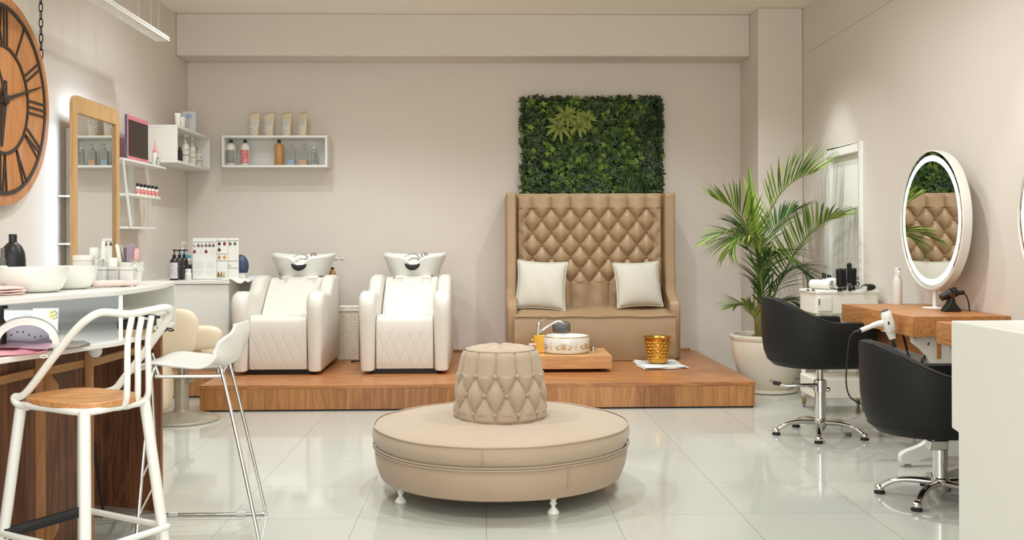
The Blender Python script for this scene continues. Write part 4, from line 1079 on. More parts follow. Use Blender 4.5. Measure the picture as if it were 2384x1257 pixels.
pump_bottle('lotion_bottle', 'square pump bottle with an orange patch on its label in the long wall shelf', (on_shelf(706), fy + 0.10, ft), hgt(8.5), hgt(51), M['clearbottle'], M['greypump'], [(M['lab_grey'], 0.35, 0.92), (M['lab_orange'], 0.08, 0.33)], 'pump bottles in the long wall shelf', rz=PI, square=True) if False else pump_bottle('lotion_bottle', 'square pump bottle with an orange patch on its label in the long wall shelf', (on_shelf(706), fy + 0.10, ft), hgt(8.5), hgt(51), M['clearbottle'], M['greypump'], [(M['lab_grey'], 0.35, 0.92), (M['lab_orange'], 0.08, 0.33)], 'pump bottles in the long wall shelf', square=True)
sp = pump_bottle('spray_bottle', 'slim clear trigger spray bottle, last on the right end of the long wall shelf', (on_shelf(731), fy + 0.10, ft), hgt(6), hgt(53), M['clearbottle'], M['whitebottle'], M['lab_grey'], None, square=True, rz=0.5)
# tubes on top
for i, (px, ln) in enumerate(((592, 'nearest the room corner'), (626, 'second from the room corner'), (667, 'third from the room corner'), (704, 'farthest from the room corner'))):
    t = thing('cream_tube', 'cream cosmetic tube standing on the long wall shelf, ' + ln, 'tube', (P(px, 300, y=fy + 0.1).x, fy + 0.10, sz1 + 0.0005), rz=-0.25 - 0.1 * i, group='cream tubes on the long wall shelf')
    hh_ = hgt(52); r = hgt(12)
    def tb(u, v, r=r, h=hh_):
        a = 2 * PI * u; k = smooth01(v * 1.02)
        return (r * (0.9 + 0.18 * k) * math.cos(a), r * (0.72 * (1 - k) + 0.02) * math.sin(a), h * v + 0.01 * v * math.cos(a) * k)
    g = MB(); g.grid(tb, 28, 20, cu=True); g.lathe([(0, 0.0), (r * 0.88, 0.0)], 28, cap=False) ; g.build('body', M['cream'], t)
    g = MB(); g.add([(-r * 1.1, -0.003, hh_ - 0.004), (r * 1.1, -0.003, hh_ + 0.008), (r * 1.1, 0.003, hh_ + 0.008), (-r * 1.1, 0.003, hh_ - 0.004), (-r * 1.12, -0.003, hh_ + 0.004 - 0.0), (r * 1.12, -0.003, hh_ + 0.022), (r * 1.12, 0.003, hh_ + 0.022), (-r * 1.12, 0.003, hh_ + 0.004)], [(0, 3, 2, 1), (4, 5, 6, 7), (0, 1, 5, 4), (1, 2, 6, 5), (2, 3, 7, 6), (3, 0, 4, 7)]); g.build('crimp', M['tubetop'], t)
    g = MB(); g.grid(lambda u, v, r=r, h=hh_: (r * 0.78 * (2 * u - 1), -r * (0.72 * (1 - smooth01((0.15 + 0.55 * v))) + 0.03) * math.sqrt(max(0, 1 - (0.72 * (2 * u - 1)) ** 2)) - 0.0012, h * (0.15 + 0.55 * v)), 10, 10); g.build('label', M['lab_white'], t)
# left wall box
lx = P(412, 380, y=8.55).x
la, lb = P(412, 285, x=lx), P(490, 390, x=lx)
ly0 = la.y; ly1 = lb.y
lz1 = P(412, 290, x=lx).z; lz0 = P(412, 378, x=lx).z
shelf_box('box_shelf', 'short white open box shelf on the left wall beside the corner', XL + 0.002, lx, ly0, ly1, lz0, lz1, 'X')
lf = lz0 + 0.0225
for (px, lab, c, hh_) in ((431, 'white pump bottle with a dark red band in the left wall shelf', (150, 60, 50), 0.27), (447, 'white pump bottle with an orange band in the left wall shelf', (206, 150, 80), 0.265), (462, 'shorter white pump bottle with a blue band in the left wall shelf', (80, 110, 160), 0.20)):
    q = P(px, 360, x=lx - 0.09)
    key = 'band%d' % px; M[key] = mat('label_band_%s' % {431: 'red', 447: 'orange', 462: 'blue'}[px], c, 0.5)
    t = pump_bottle('lotion_bottle', lab, (q.x, q.y, lf), 0.034, hh_, M['whitebottle'], M['whitebottle'], M['lab_white'], 'white pump bottles in the left wall shelf', rz=0.9)
    label_patch(t, 0.0347, hh_ * 0.30, hh_ * 0.325, M[key], -160, -20, 'label_band'); label_patch(t, 0.0347, hh_ * 0.46, hh_ * 0.50, M[key], -100, -82, 'label_dot')
q = P(417, 340, x=lx - 0.10)
bottle('cosmetic_jar', 'small dark bottle just inside the near end of the left wall shelf', (q.x, q.y + 0.02, lf), 0.024, 0.15, M['darkbottle'], M['black'])
for (px, lab, hh_) in ((414, 'taller white tube standing on the left wall shelf', 0.135), (424, 'shorter white tube on the left wall shelf beside the clear box', 0.115)):
    q = P(px, 280, x=lx - 0.08); t = thing('cosmetic_tube', lab, 'tube', (q.x, q.y, lz1 + 0.0005), 0.4, 'white tubes on the left wall shelf')
    g = MB(); g.grid(lambda u, v, h=hh_: (0.024 * (0.85 + 0.3 * v) * math.cos(2 * PI * u), 0.024 * (1 - 0.93 * v) * math.sin(2 * PI * u), 0.012 + (h - 0.012) * v), 24, 12, cu=True); g.build('body', M['whitebottle'], t)
    g = MB(); g.lathe([(0.018, 0.0), (0.019, 0.013)], 20); g.build('cap', M['white'], t)
q = P(440, 270, x=lx - 0.10)
t = thing('brush_package', 'clear upright box holding a pale blue facial brush on the left wall shelf', 'package', (q.x, q.y, lz1 + 0.0005), 0.25)
g = MB(); g.box(-0.062, 0.062, -0.02, 0.02, 0, 0.20); g.build('box', mat('clear_box', (222, 224, 226), 0.2, trans=0.35), t, bevel=0.003)
g = MB(); g.ball((0, -0.0225, 0.155), 0.028, 0.004, 0.022, 16); g.build('brush_head', mat('brush_blue', (150, 172, 196), 0.5), t)
g = MB(); g.tube([(0, -0.0225, 0.13), (0.003, -0.0225, 0.09), (0, -0.0225, 0.03)], [0.008, 0.011, 0.014], 10, flat=0.3); g.build('brush_handle', M['white'], t)

# ================================================================ ZIGZAG SHELF ON THE LEFT WALL
zx = XL + 0.18
s1a, s1b = P(272, 376, x=zx), P(387, 391, x=zx)
Z1 = s1b.z; Z2 = P(375, 461, x=zx).z; Z3 = P(362, 531, x=zx - 0.03).z
y_a, y_b = P(271, 262, x=XL + 0.135).y + 0.012, P(387, 391, x=zx).y
y2b = P(374, 461, x=zx).y; y3a, y3b = P(301, 531, x=zx - 0.03).y, P(362, 531, x=zx - 0.03).y
zs = thing('zigzag_shelf', 'three-tier white slanted metal shelf on the left wall beside the wood-framed mirror', 'wall shelf', (XL + 0.12, (y_a + y_b) / 2, Z3))
for (nm, a, b, z, xx) in (('shelf_board', y_a, y_b, Z1, zx), ('shelf_board', y_a + 0.14, y2b, Z2, zx), ('shelf_board', y3a, y3b, Z3, zx - 0.03)):
    g = MB(); g.box(XL + 0.002, xx, a, b, z - 0.012, z + 0.006); g.build(nm, M['white'], zs, world=True, bevel=0.002)
g = MB(); g.tube([(zx - 0.008, y_a + 0.015, Z1 - 0.01), (zx - 0.02, y3a + 0.01, Z3)], 0.010, 8, flat=1.0); g.build('slanted_bracket', M['white'], zs, world=True)
g = MB(); g.box(XL + 0.001, XL + 0.012, y_b - 0.40, y_b - 0.30, Z3 + 0.02, Z1 - 0.012); g.build('wall_bracket', M['white'], zs, world=True)
# dark board with pink edge
a = P(296, 378, x=zx - 0.04); b = P(345, 380, x=zx - 0.04)
bkc = thing('display_board', 'upright dark board with a pink marbled border on the top tier of the zigzag shelf', 'board', ((a.x + b.x) / 2, (a.y + b.y) / 2, Z1 + 0.0065))
ang = math.atan2(1.0, 0.05)
wq = (b.y - a.y) / 2; hq = P(320, 276, x=zx - 0.04).z - Z1
M['pinkmarble'] = mat('pink_marbled_card', (206, 120, 132), 0.45, var=0.35, vscale=30)
M['darkboard'] = mat('dark_brown_card', (52, 38, 34), 0.5)
M['bluedge'] = mat('blue_grey_edge', (70, 84, 104), 0.5)
g = MB(); g.box(-0.016, 0.0, -wq, wq, 0, hq); g.build('cover', M['pinkmarble'], bkc, bevel=0.002)
g = MB(); g.box(0.0002, 0.003, -wq + 0.03, wq - 0.01, 0.035, hq - 0.035); g.build('front_panel', M['darkboard'], bkc)
g = MB(); g.box(-0.016, 0.001, -wq - 0.004, -wq - 0.0005, 0, hq); g.build('spine', M['bluedge'], bkc)
# pink-nozzle bottle and clear one
q = P(361, 385, x=zx - 0.06); t = thing('applicator_bottle', 'white applicator bottle with a pink pointed nozzle on the zigzag shelf', 'bottle', (q.x, q.y, Z1 + 0.0065))
g = MB(); g.lathe([(0.022, 0), (0.023, 0.004), (0.023, 0.10), (0.014, 0.12)], 20); g.build('body', M['whitebottle'], t)
g = MB(); g.lathe([(0.019, 0.118), (0.019, 0.138), (0.008, 0.145), (0.003, 0.215), (0.0, 0.217)], 16); g.build('nozzle', M['pink'], t)
q = P(352, 386, x=zx - 0.05); t = thing('cosmetic_bottle', 'small clear bottle with a white cap next to the pink-nozzle bottle', 'bottle', (q.x + 0.06, q.y - 0.10, Z1 + 0.0065)) if False else None
q = P(368, 386, x=zx - 0.03)
t = thing('dropper_bottle', 'little clear bottle with a steel tip in front of the pink-nozzle bottle', 'bottle', (q.x, q.y + 0.0, Z1 + 0.0065))
g = MB(); g.lathe([(0.015, 0), (0.016, 0.003), (0.016, 0.05), (0.006, 0.065)], 16); g.build('body', M['clearbottle'], t)
g = MB(); g.lathe([(0.008, 0.064), (0.010, 0.075), (0.004, 0.085), (0.002, 0.12)], 12); g.build('tip', M['steel'], t)
# six small polish bottles
for i in range(6):
    px = 321 + i * 8.6; q = P(px, 456, x=zx - 0.06 if i % 2 else zx - 0.05)
    wh = 'first from the mirror side,second from the mirror side,third from the mirror side,third from the corner side,second from the corner side,nearest the room corner'.split(',')[i]
    t = thing('polish_bottle', 'small pink-labelled black-capped bottle on the middle tier, ' + wh, 'bottle', (q.x, q.y, Z2 + 0.0065), group='small bottles in a row on the zigzag shelf')
    g = MB(); g.lathe([(0.0155, 0), (0.0165, 0.003), (0.0165, 0.062), (0.011, 0.070)], 18); g.build('body', M['whitebottle'], t)
    g = MB(); g.lathe([(0.0125, 0.069), (0.0125, 0.092), (0.011, 0.094)], 16); g.build('cap', M['black'], t)
    label_patch(t, 0.0166, 0.012, 0.05, M['lab_pink'], -150, 20)

# ================================================================ WOOD-FRAMED MIRROR ON ITS WHITE STATION (with cool light behind)
mx = XL + 0.135
ma, mb_ = P(163, 240, x=mx), P(271, 262, x=mx)
my0, my1 = ma.y, mb_.y; mz1 = P(175, 223, x=mx).z
st = thing('mirror_station', 'tall rounded wood-framed mirror on a slim white cabinet glowing against the left wall', 'mirror', (mx - 0.05, (my0 + my1) / 2, 0))
yc = (my0 + my1) / 2; hwid = (my1 - my0) / 2
def ro(w, z0, z1, r): return rounded(-w, w, z0, z1, r, 8)
turn = Matrix.Rotation(0.0, 4, 'Z')
g = MB()
outer_ = ro(hwid, 0.30, mz1, 0.07); inner_ = ro(hwid - 0.066, 0.42, mz1 - 0.115, 0.012)
# frame ring as quads between two rounded loops (front and back)
n = len(outer_)
vs = [(0.022, u, w) for u, w in outer_] + [(0.022, u, w) for u, w in inner_] + [(-0.004, u, w) for u, w in outer_] + [(-0.004, u, w) for u, w in inner_]
fs = []
for i in range(n):
    j = (i + 1) % n
    fs += [(i, j, n + j, n + i), (2 * n + i, 3 * n + i, 3 * n + j, 2 * n + j), (i, 2 * n + i, 2 * n + j, j), (n + i, n + j, 3 * n + j, 3 * n + i)]
g.add(vs, fs, T(0.05, 0, 0)); g.build('mirror_frame', M['mirrorwood'], st)
g = MB(); g.prism([(u, w) for u, w in ro(hwid - 0.062, 0.415, mz1 - 0.11, 0.012)], 'X', 0.050, 0.056, M=T(0.0, 0, 0) @ Matrix.Rotation(0.0, 4, 'Z')); g.build('glass', M['mirror'], st)
g = MB(); g.box(-0.083, 0.044, -hwid + 0.24, hwid - 0.08, 0.0, mz1 - 0.20); g.build('cabinet', M['white'], st, bevel=0.006)
for z in (P(150, 453, x=mx).z, P(150, 568, x=mx).z):
    g = MB(); g.box(-0.083, 0.03, -hwid + 0.11, -hwid + 0.24, z - 0.007, z + 0.007); g.build('side_ledge', M['white'], st, bevel=0.002)
def strip(name, size, e, loc, direction, long_axis, col=(0.62, 0.80, 1.0)):
    d = bpy.data.lights.new(name, 'AREA'); d.shape = 'RECTANGLE'; d.size = size; d.size_y = 0.03; d.energy = e; d.color = col
    o = bpy.data.objects.new(name, d); C.objects.link(o)
    zax = -Vector(direction).normalized(); xax = Vector(long_axis).normalized(); yax = zax.cross(xax)
    o.matrix_world = Matrix(((xax.x, yax.x, zax.x, loc[0]), (xax.y, yax.y, zax.y, loc[1]), (xax.z, yax.z, zax.z, loc[2]), (0, 0, 0, 1)))
strip('mirror_backlight', 1.5, 2.6, (mx - 0.03, my0 + 0.10, 1.35), (-0.7, -1, 0), (0, 0, 1))
strip('mirror_backlight', 1.5, 0.9, (mx - 0.03, my1 - 0.06, 1.35), (-0.7, 1, 0), (0, 0, 1))
strip('mirror_backlight', 0.5, 0.9, (mx - 0.03, yc, mz1 - 0.10), (-0.6, 0, 1), (0, 1, 0))

# ================================================================ CLOCK
cx_ = XL + 0.05
cc = P(8, 231, x=cx_ + 0.02)
CR_ = P(117, 231, x=cx_ + 0.02).y - cc.y
ck = thing('wall_clock', 'huge round wooden wall clock with black roman numerals hung on a chain', 'clock', (cx_, cc.y, cc.z))
M['clockblack'] = mat('clock_black', (52, 42, 34), 0.5)
MX = Matrix(((0, 0, 1, 0), (1, 0, 0, 0), (0, 1, 0, 0), (0, 0, 0, 1)))    # local (x,y) of the dial -> world (Y,Z), thickness -> X
g = MB(); g.lathe([(0.0, -0.012), (CR_ - 0.004, -0.012), (CR_, -0.008), (CR_, 0.010), (CR_ - 0.004, 0.014), (0.0, 0.014)], 128, M=MX, cap=False); g.build('dial', M['clockwood'], ck, angle=30)
def ringm(r0, r1, z0=0.014, z1=0.022):
    g = MB(); g.lathe([(r0, z0), (r0, z1), (r1, z1), (r1, z0)], 128, M=MX, cap=False); return g
ringm(CR_ * 0.862, CR_ * 0.898).build('outer_ring', M['clockblack'], ck, smooth=False)
ringm(CR_ * 0.49, CR_ * 0.518).build('inner_ring', M['clockblack'], ck, smooth=False)
def bar(g, a, r0, r1, w, da0=0.0, da1=0.0):
    """bar from radius r0 to r1 near angle a (clockwise from 12), sideways offsets da0 / da1"""
    s, c = math.sin(a), math.cos(a)
    def q(r, off): return Vector((s * r + c * off, c * r - s * off))
    p0, p1 = q(r0, da0), q(r1, da1); d = (p1 - p0).normalized(); nn = Vector((-d.y, d.x)) * w / 2
    g.prism([tuple(p0 - nn), tuple(p1 - nn), tuple(p1 + nn), tuple(p0 + nn)], 'Z', 0.014, 0.021, M=MX)
ra, rb = CR_ * 0.51, CR_ * 0.87
sp_ = CR_ * 0.035
NUM = {12: 'XII', 1: 'I', 2: 'II', 3: 'III', 4: 'IV', 5: 'V', 6: 'VI', 7: 'VII', 8: 'VIII', 9: 'IX', 10: 'X', 11: 'XI'}
for h_, txt in NUM.items():
    a = h_ * PI / 6; g = MB()
    wid = {'I': 1.7, 'V': 3.0, 'X': 3.0}
    tot = sum(wid[c_] for c_ in txt) * sp_; cur = -tot / 2
    for c_ in txt:
        w_ = wid[c_] * sp_; m_ = cur + w_ / 2
        if c_ == 'I': bar(g, a, ra, rb, CR_ * 0.022, m_, m_)
        elif c_ == 'V': bar(g, a, ra, rb, CR_ * 0.024, m_, m_ - w_ * 0.36); bar(g, a, ra, rb, CR_ * 0.02, m_, m_ + w_ * 0.36)
        else: bar(g, a, ra, rb, CR_ * 0.024, m_ - w_ * 0.36, m_ + w_ * 0.36); bar(g, a, ra, rb, CR_ * 0.02, m_ + w_ * 0.36, m_ - w_ * 0.36)
        cur += w_
    g.build('numeral', M['clockblack'], ck, smooth=False)
def hand(name, a, L, w, tail, dz):
    s, c = math.sin(a), math.cos(a); g = MB()
    pts = [(-w * 0.5, -tail), (w * 0.5, -tail), (w * 1.0, 0.0), (w * 0.75, L * 0.35), (w * 0.35, L * 0.95), (0, L), (-w * 0.35, L * 0.95), (-w * 0.75, L * 0.35), (-w, 0)]
    g.prism([(x * c + y * s, -x * s + y * c) for x, y in pts], 'Z', 0.024 + dz, 0.029 + dz, M=MX); g.build(name, M['clockblack'], ck, smooth=False)
hand('minute_hand', math.radians(73), CR_ * 0.80, CR_ * 0.018, CR_ * 0.12, 0.006)
hand('hour_hand', math.radians(187), CR_ * 0.46, CR_ * 0.05, CR_ * 0.18, 0.0)
hand('second_hand', math.radians(-28), CR_ * 0.30, CR_ * 0.03, CR_ * 0.05, 0.011)
g = MB(); g.lathe([(0.034, 0.012), (0.034, 0.042), (0.028, 0.046), (0.0, 0.046)], 32, M=MX); g.build('hub', M['clockblack'], ck)
# chain up to the ceiling
q = P(93, 60, x=cx_); q0 = P(96, 92, x=cx_)
zc0 = cc.z + math.sqrt(max(0.01, (CR_ * 0.93) ** 2 - (q0.y - cc.y) ** 2))
chain = MB(); L_ = 0.062; z = zc0 - 0.02; i = 0
while z < ZC - 0.03:
    yy = q0.y - 0.012 * (z - zc0); pts = []
    for k in range(16):
        a = 2 * PI * k / 16; u = 0.011 * math.cos(a); v = (L_ / 2 - 0.004) * math.sin(a) * 0.92; v = max(-(L_ / 2 - 0.011), min(L_ / 2 - 0.011, v * 1.25)) + 0.009 * math.sin(a)
        pts.append((cx_ + (u if i % 2 else 0), yy + (0 if i % 2 else u), z + L_ / 2 + v))
    chain.tube(pts, 0.0034, 6, closed=True); z += L_ - 0.0125; i += 1
chain.build('chain', M['black'], ck, world=True)

# ================================================================ SUSPENDED PERFORATED TRAY (wall-washer)
tx = -2.42
e1 = P(395, 97, x=tx); z_ = e1.z; y1_ = e1.y
tw_ = 0.105
tray = thing('cable_tray', 'white perforated metal tray hung on thin rods near the left wall', 'cable tray', (tx, y1_ - 1.2, z_))
g = MB()
y0_ = y1_ - 2.6
# perforated sheet: strips around slots
ny = 78; dy = (y1_ - y0_) / ny
for i in range(ny):
    ya = y0_ + i * dy
    g.box(tx - tw_, tx, ya, ya + dy * 0.42, z_, z_ + 0.0025)
for xx in (0.0, 0.018, 0.036, 0.054, 0.072, 0.094):
    g.box(tx - tw_ + xx, tx - tw_ + xx + 0.011, y0_, y1_, z_ + 0.0002, z_ + 0.0023)
g.build('perforated_bottom', M['metalwhite'], tray, world=True, smooth=False)
for xx in (tx, tx - tw_):
    g = MB(); g.box(xx - 0.0015, xx + 0.0015, y0_, y1_, z_, z_ + 0.012); g.box(xx - 0.0015, xx + 0.0015, y0_, y1_, z_ + 0.024, z_ + 0.034)
    for i in range(ny): g.box(xx - 0.0015, xx + 0.0015, y0_ + i * dy, y0_ + i * dy + dy * 0.5, z_ + 0.012, z_ + 0.024)
    g.build('side_rail', M['metalwhite'], tray, world=True, smooth=False)
for (px, dx) in ((369, 0.0), (351, -0.0), (323, -0.03)):
    q = P(px, 60, x=tx - 0.004 + dx); g = MB(); g.cyl((q.x, q.y, z_), (q.x, q.y, ZC), 0.0028, n=8); g.build('rod', M['steel'], tray, world=True)
q1 = P(325, 30, x=tx); q2 = P(343, 58, x=tx)
g = MB(); g.tube(sm([(tx - .02, q1.y, ZC), (tx - .02, q1.y, q1.z), (tx - .02, (q1.y + q2.y) / 2, (q1.z + q2.z) / 2), (tx - .02, q2.y, q2.z), (tx - .03, q2.y + 0.1, z_ + 0.01)], 5), 0.003, 6); g.build('cable', M['greypump'], tray, world=True)

# ================================================================ WHITE CABINET IN THE CORNER
CF_ = 8.47; CX1 = P(531, 700, y=CF_).x; CZ = P(450, 653, y=CF_).z
cab = thing('storage_cabinet', 'white corner cabinet with a flat countertop standing on the platform in the left corner', 'cabinet', ((XL + CX1) / 2, (CF_ + YB) / 2, PH))
g = MB(); g.box(XL + 0.003, CX1, CF_ + 0.02, YB - 0.003, PH, CZ - 0.03); g.build('carcass', M['whitematte'], cab, world=True, bevel=0.003)
g = MB(); g.box(XL + 0.003, P(458, 700, y=CF_).x, CF_, CF_ + 0.019, PH + 0.04, CZ - 0.035); g.build('door', M['white'], cab, world=True, bevel=0.002) if False else None
g = MB(); g.box(XL + 0.01, CX1 - 0.004, CF_ + 0.002, CF_ + 0.0195, PH + 0.02, CZ - 0.036); g.build('door', M['white'], cab, world=True, bevel=0.002)
g = MB(); g.box(XL + 0.003, CX1 + 0.012, CF_ - 0.012, YB - 0.003, CZ - 0.03, CZ); g.build('countertop', M['white'], cab, world=True, bevel=0.003)
# lace cloth edge
g = MB()
cl0 = P(522, 650, y=CF_ + 0.02); 
g.grid(lambda u, v: (CX1 - 0.10 + 0.19 * u + 0.012 * math.sin(20 * v), CF_ + 0.0 + 1.05 * v, CZ + 0.004 + 0.002 * math.sin(30 * v) + (0.006 * math.sin(45 * v + 3 * u) if u > 0.6 else 0) - 0.028 * smooth01((u - 0.62) / 0.38)), 14, 90)
tag(g.build('lace_runner', M['towel'], None, solid=0.002), 'thin white lace runner along the edge of the corner cabinet top', 'runner')
def onc(px, yy): return P(px, 640, y=yy).x
cz = CZ + 0.0005
for (px, yy, lab, body) in ((406, 8.56, 'brown pump bottle with a wide silver label, nearest of the three on the corner cabinet', 'darkbottle'), (418, 8.68, 'brown pump bottle with a red-tinted base, middle of the three on the corner cabinet', 'darkbottle'), (429, 8.80, 'brown pump bottle at the back of the three on the corner cabinet', 'darkbottle')):
    t = pump_bottle('pump_bottle', lab, (onc(px, yy), yy, cz), 0.038 if px == 406 else 0.034, 0.262, M[body], M['black'], M['lab_silver'] if px == 406 else M['lab_dark'], 'brown pump bottles on the corner cabinet', headlen=1.0, rz=0.0 if px == 406 else 0.3, lz=(0.08, 0.82))
t = pump_bottle('hand_wash_bottle', 'tall pale blue bottle with a white pump behind the brown pump bottles', (onc(425, 9.05), 9.05, cz), 0.036, 0.325, M['bluebottle'], M['white'], None, square=True)
t = bottle('gel_bottle', 'teal-capped bottle with a black label next to the colour chart', (onc(440, 8.90), 8.90, cz), 0.034, 0.21, M['clearbottle'], M['teal'], 0.55, 0.12, M['lab_dark'])
t = bottle('gel_bottle', 'short white jar bottle in front of the teal-capped bottle', (onc(438, 8.62), 8.62, cz), 0.028, 0.095, M['whitebottle'], M['white'], 0.9, 0.25, M['lab_white'])
# colour chart: two folded cards with swatches
def card(lab, x0, x1, yy, h, lean, swatches, lines, texts, strands=()):
    t = thing('colour_chart', lab, 'colour chart', ((x0 + x1) / 2, yy, cz + 0.003), group='hair colour charts on the corner cabinet')
    w = x1 - x0
    g = MB(); g.box(-w / 2, w / 2, -0.004, 0.004, 0, h); g.box(-w / 2, w / 2, 0.004, 0.05, 0, 0.01); g.build('card', M['white'], t, bevel=0.001)
    for k, (u, v, c) in enumerate(swatches):
        nm = 'swatch_%d_%d_%d' % c
        if nm not in M: M[nm] = mat(nm.replace('swatch', 'swatch_hair'), c, 0.3, coat=0.4, var=0.25, vscale=60)
        g = MB(); cx, czz = -w / 2 + w * u, h * (1 - v)
        g.grid(lambda a, b, cx=cx, czz=czz: (cx + 0.0135 * b * math.cos(2 * PI * a) * (1.0 - 0.35 * max(0, math.sin(2 * PI * a))), -0.0045 - 0.008 * (1 - b * b), czz + 0.016 * b * math.sin(2 * PI * a) * (1.0 + 0.25 * max(0, math.sin(2 * PI * a)))), 16, 6, cu=True)
        g.build('swatch', M[nm], t)
    for (u, v, c) in strands:
        nm = 'strand_%d_%d_%d' % c
        if nm not in M: M[nm] = mat(nm.replace('strand', 'hair_strand'), c, 0.4, var=0.2, vscale=80)
        g = MB(); cx, czz = -w / 2 + w * u, h * (1 - v)
        g.prism([(cx - 0.012, czz - 0.022), (cx + 0.012, czz - 0.022), (cx + 0.004, czz + 0.022), (cx - 0.004, czz + 0.022)], 'Y', -0.010, -0.0042); g.build('hair_strand', M[nm], t, bevel=0.002)
    for (u0, u1, v) in lines:
        g = MB(); g.box(-w / 2 + w * u0, -w / 2 + w * u1, -0.0048, -0.0041, h * (1 - v) - 0.0016, h * (1 - v) + 0.0016); g.build('rule_line', M['darkboard'], t)
    for (u0, u1, v0, v1) in texts:
        g = MB(); g.box(-w / 2 + w * u0, -w / 2 + w * u1, -0.0046, -0.0041, h * (1 - v1), h * (1 - v0)); g.build('printed_text', M['cardtext'], t)
    return t
M['cardtext'] = print_mat('card_text', (228, 226, 220), (190, 186, 180), 150, 0.6)
yc1, yc2 = 8.70, 8.74
ch = P(480, 555, y=yc1).z - CZ
card('white hair colour chart card with rows of small rosy and grey swatches', onc(449, yc1), onc(503, yc1), yc1, ch, 0, [(0.08, .18, (196, 170, 168)), (0.25, .18, (140, 96, 92)), (0.41, .18, (150, 136, 124)), (0.58, .18, (128, 112, 104)), (0.74, .18, (132, 96, 96)), (0.9, .18, (120, 96, 84)), (0.08, .33, (120, 46, 74)), (0.58, .33, (116, 28, 40))], [(0.0, 0.48, 0.10), (0.51, 1.0, 0.10)], [(0.08, 0.45, 0.60, 0.74), (0.57, 0.93, 0.60, 0.74), (0.08, 0.45, 0.80, 0.90), (0.57, 0.93, 0.80, 0.90), (0.30, 0.45, 0.28, 0.40), (0.80, 0.95, 0.28, 0.40)])
card('white hair colour chart card with red and copper swatches and three hair strands', onc(504, yc2), onc(530, yc2), yc2, ch * 1.0, 0, [(0.27, .14, (74, 20, 20)), (0.75, .14, (120, 24, 18)), (0.27, .29, (52, 14, 16)), (0.27, .47, (190, 120, 30)), (0.75, .47, (206, 134, 60))], [(0.02, 0.98, 0.075), (0.02, 0.98, 0.39), (0.02, 0.98, 0.56)], [], [(0.2, .89, (120, 86, 40)), (0.45, .89, (150, 118, 70)), (0.7, .89, (196, 168, 116))])
card('white hair colour chart card with two grey-brown swatches at its top', onc(531.5, yc2 + 0.02), onc(556, yc2 + 0.02), yc2 + 0.02, ch * 1.0, 0, [(0.2, .14, (96, 90, 82)), (0.66, .14, (112, 96, 90)), (0.2, .66, (220, 206, 186))], [(0.0, 0.98, 0.07), (0.0, 0.98, 0.57), (0.0, 0.98, 0.74)], [])
q = onc(560, 9.1)
t = thing('navy_bowl', 'dark blue rounded bowl propped on its side behind the colour charts', 'bowl', (q, 9.1, cz))
g = MB(); g.ball((0, 0, 0.105), 0.075, 0.05, 0.105, 24); g.build('body', M['navy'], t)
q = onc(562, 8.95); t = thing('white_box', 'low white box on the corner cabinet by the dark blue bowl', 'box', (q, 8.93, cz + 0.004)); g = MB(); g.box(-0.05, 0.05, -0.06, 0.06, 0, 0.035); g.build('body', M['whitebottle'], t, bevel=0.004)
g = MB(); g.box(-0.051, 0.051, -0.061, 0.061, 0.036, 0.042); g.build('lid', M['white'], t, bevel=0.002)
# amber bottle beside the left wash bowl (standing on the bowl pedestal side)
q = P(774, 640, y=9.47)
t = thing('amber_bottle', 'small brown bottle with black cap beside the left wash bowl', 'bottle', (q.x, 9.47, PH))
g = MB(); hh_ = P(774, 622, y=9.47).z - PH
g.lathe([(0.034, 0.0), (0.036, 0.01), (0.036, hh_ - 0.075), (0.034, hh_ - 0.06), (0.020, hh_ - 0.026), (0.012, hh_ - 0.02)], 24); g.build('body', M['amberbottle'], t)
g = MB(); g.lathe([(0.014, hh_ - 0.021), (0.015, hh_ - 0.002), (0.012, hh_)], 16); g.build('cap', M['black'], t)
# ================================================================ CURVED NAIL BAR (white D-shaped top, shelf, walnut body)
HT, HS = 1.10, 0.898
rim_px = [(0, 696), (123, 687), (208, 680.5), (282, 675), (352, 666), (386, 659.5), (395.5, 656.2)]
rim = [P(a, b, z=HT) for a, b in rim_px]
rim = [(q.x, q.y) for q in rim]
YBK = P(331, 654, z=HT).y
XBL = -2.86
rim2 = [(-2.25, 2.66), (-1.86, 2.86)] + rim
crv = [(p.x, p.y) for p in sm([(x, y, 0) for x, y in rim2], 8)]
tip = crv[-1]
top_poly = crv + [(tip[0] - 0.015, YBK - 0.015), (tip[0] - 0.05, YBK), (XBL, YBK), (XBL, 2.62)]
bar_t = thing('nail_bar', 'curved white two-tier bar counter with a dark walnut body and pale battens', 'bar counter', (-2.1, 3.9, 0))
g = MB(); g.prism(top_poly, 'Z', HT - 0.022, HT); g.build('countertop', M['white'], bar_t, world=True, bevel=0.004, seg=3)
sh_poly = [(x + 0.004, y) for x, y in crv] + [(tip[0] - 0.012, YBK - 0.012), (tip[0] - 0.05, YBK), (XBL, YBK), (XBL, 2.62)]
g = MB(); g.prism(sh_poly, 'Z', HS - 0.022, HS); g.build('shelf', M['white'], bar_t, world=True, bevel=0.004, seg=3)
g = MB(); g.box(XBL, tip[0] - 0.012, YBK - 0.016, YBK - 0.002, HS, HT - 0.022); g.build('back_panel', M['whitematte'], bar_t, world=True)
dv = P(281, 675, z=HT); dd = Vector((dv.x - CAM.x, dv.y - CAM.y)).normalized(); e_ = (YBK - 0.02 - dv.y) / dd.y
p0 = Vector((dv.x, dv.y)) - dd * -0.015; p1 = p0 + dd * (e_ - 0.015); nn = Vector((-dd.y, dd.x)) * 0.008
g = MB(); g.prism([tuple(p0 - nn), tuple(p1 - nn), tuple(p1 + nn), tuple(p0 + nn)], 'Z', HS, HT - 0.022); g.build('divider', M['white'], bar_t, world=True)
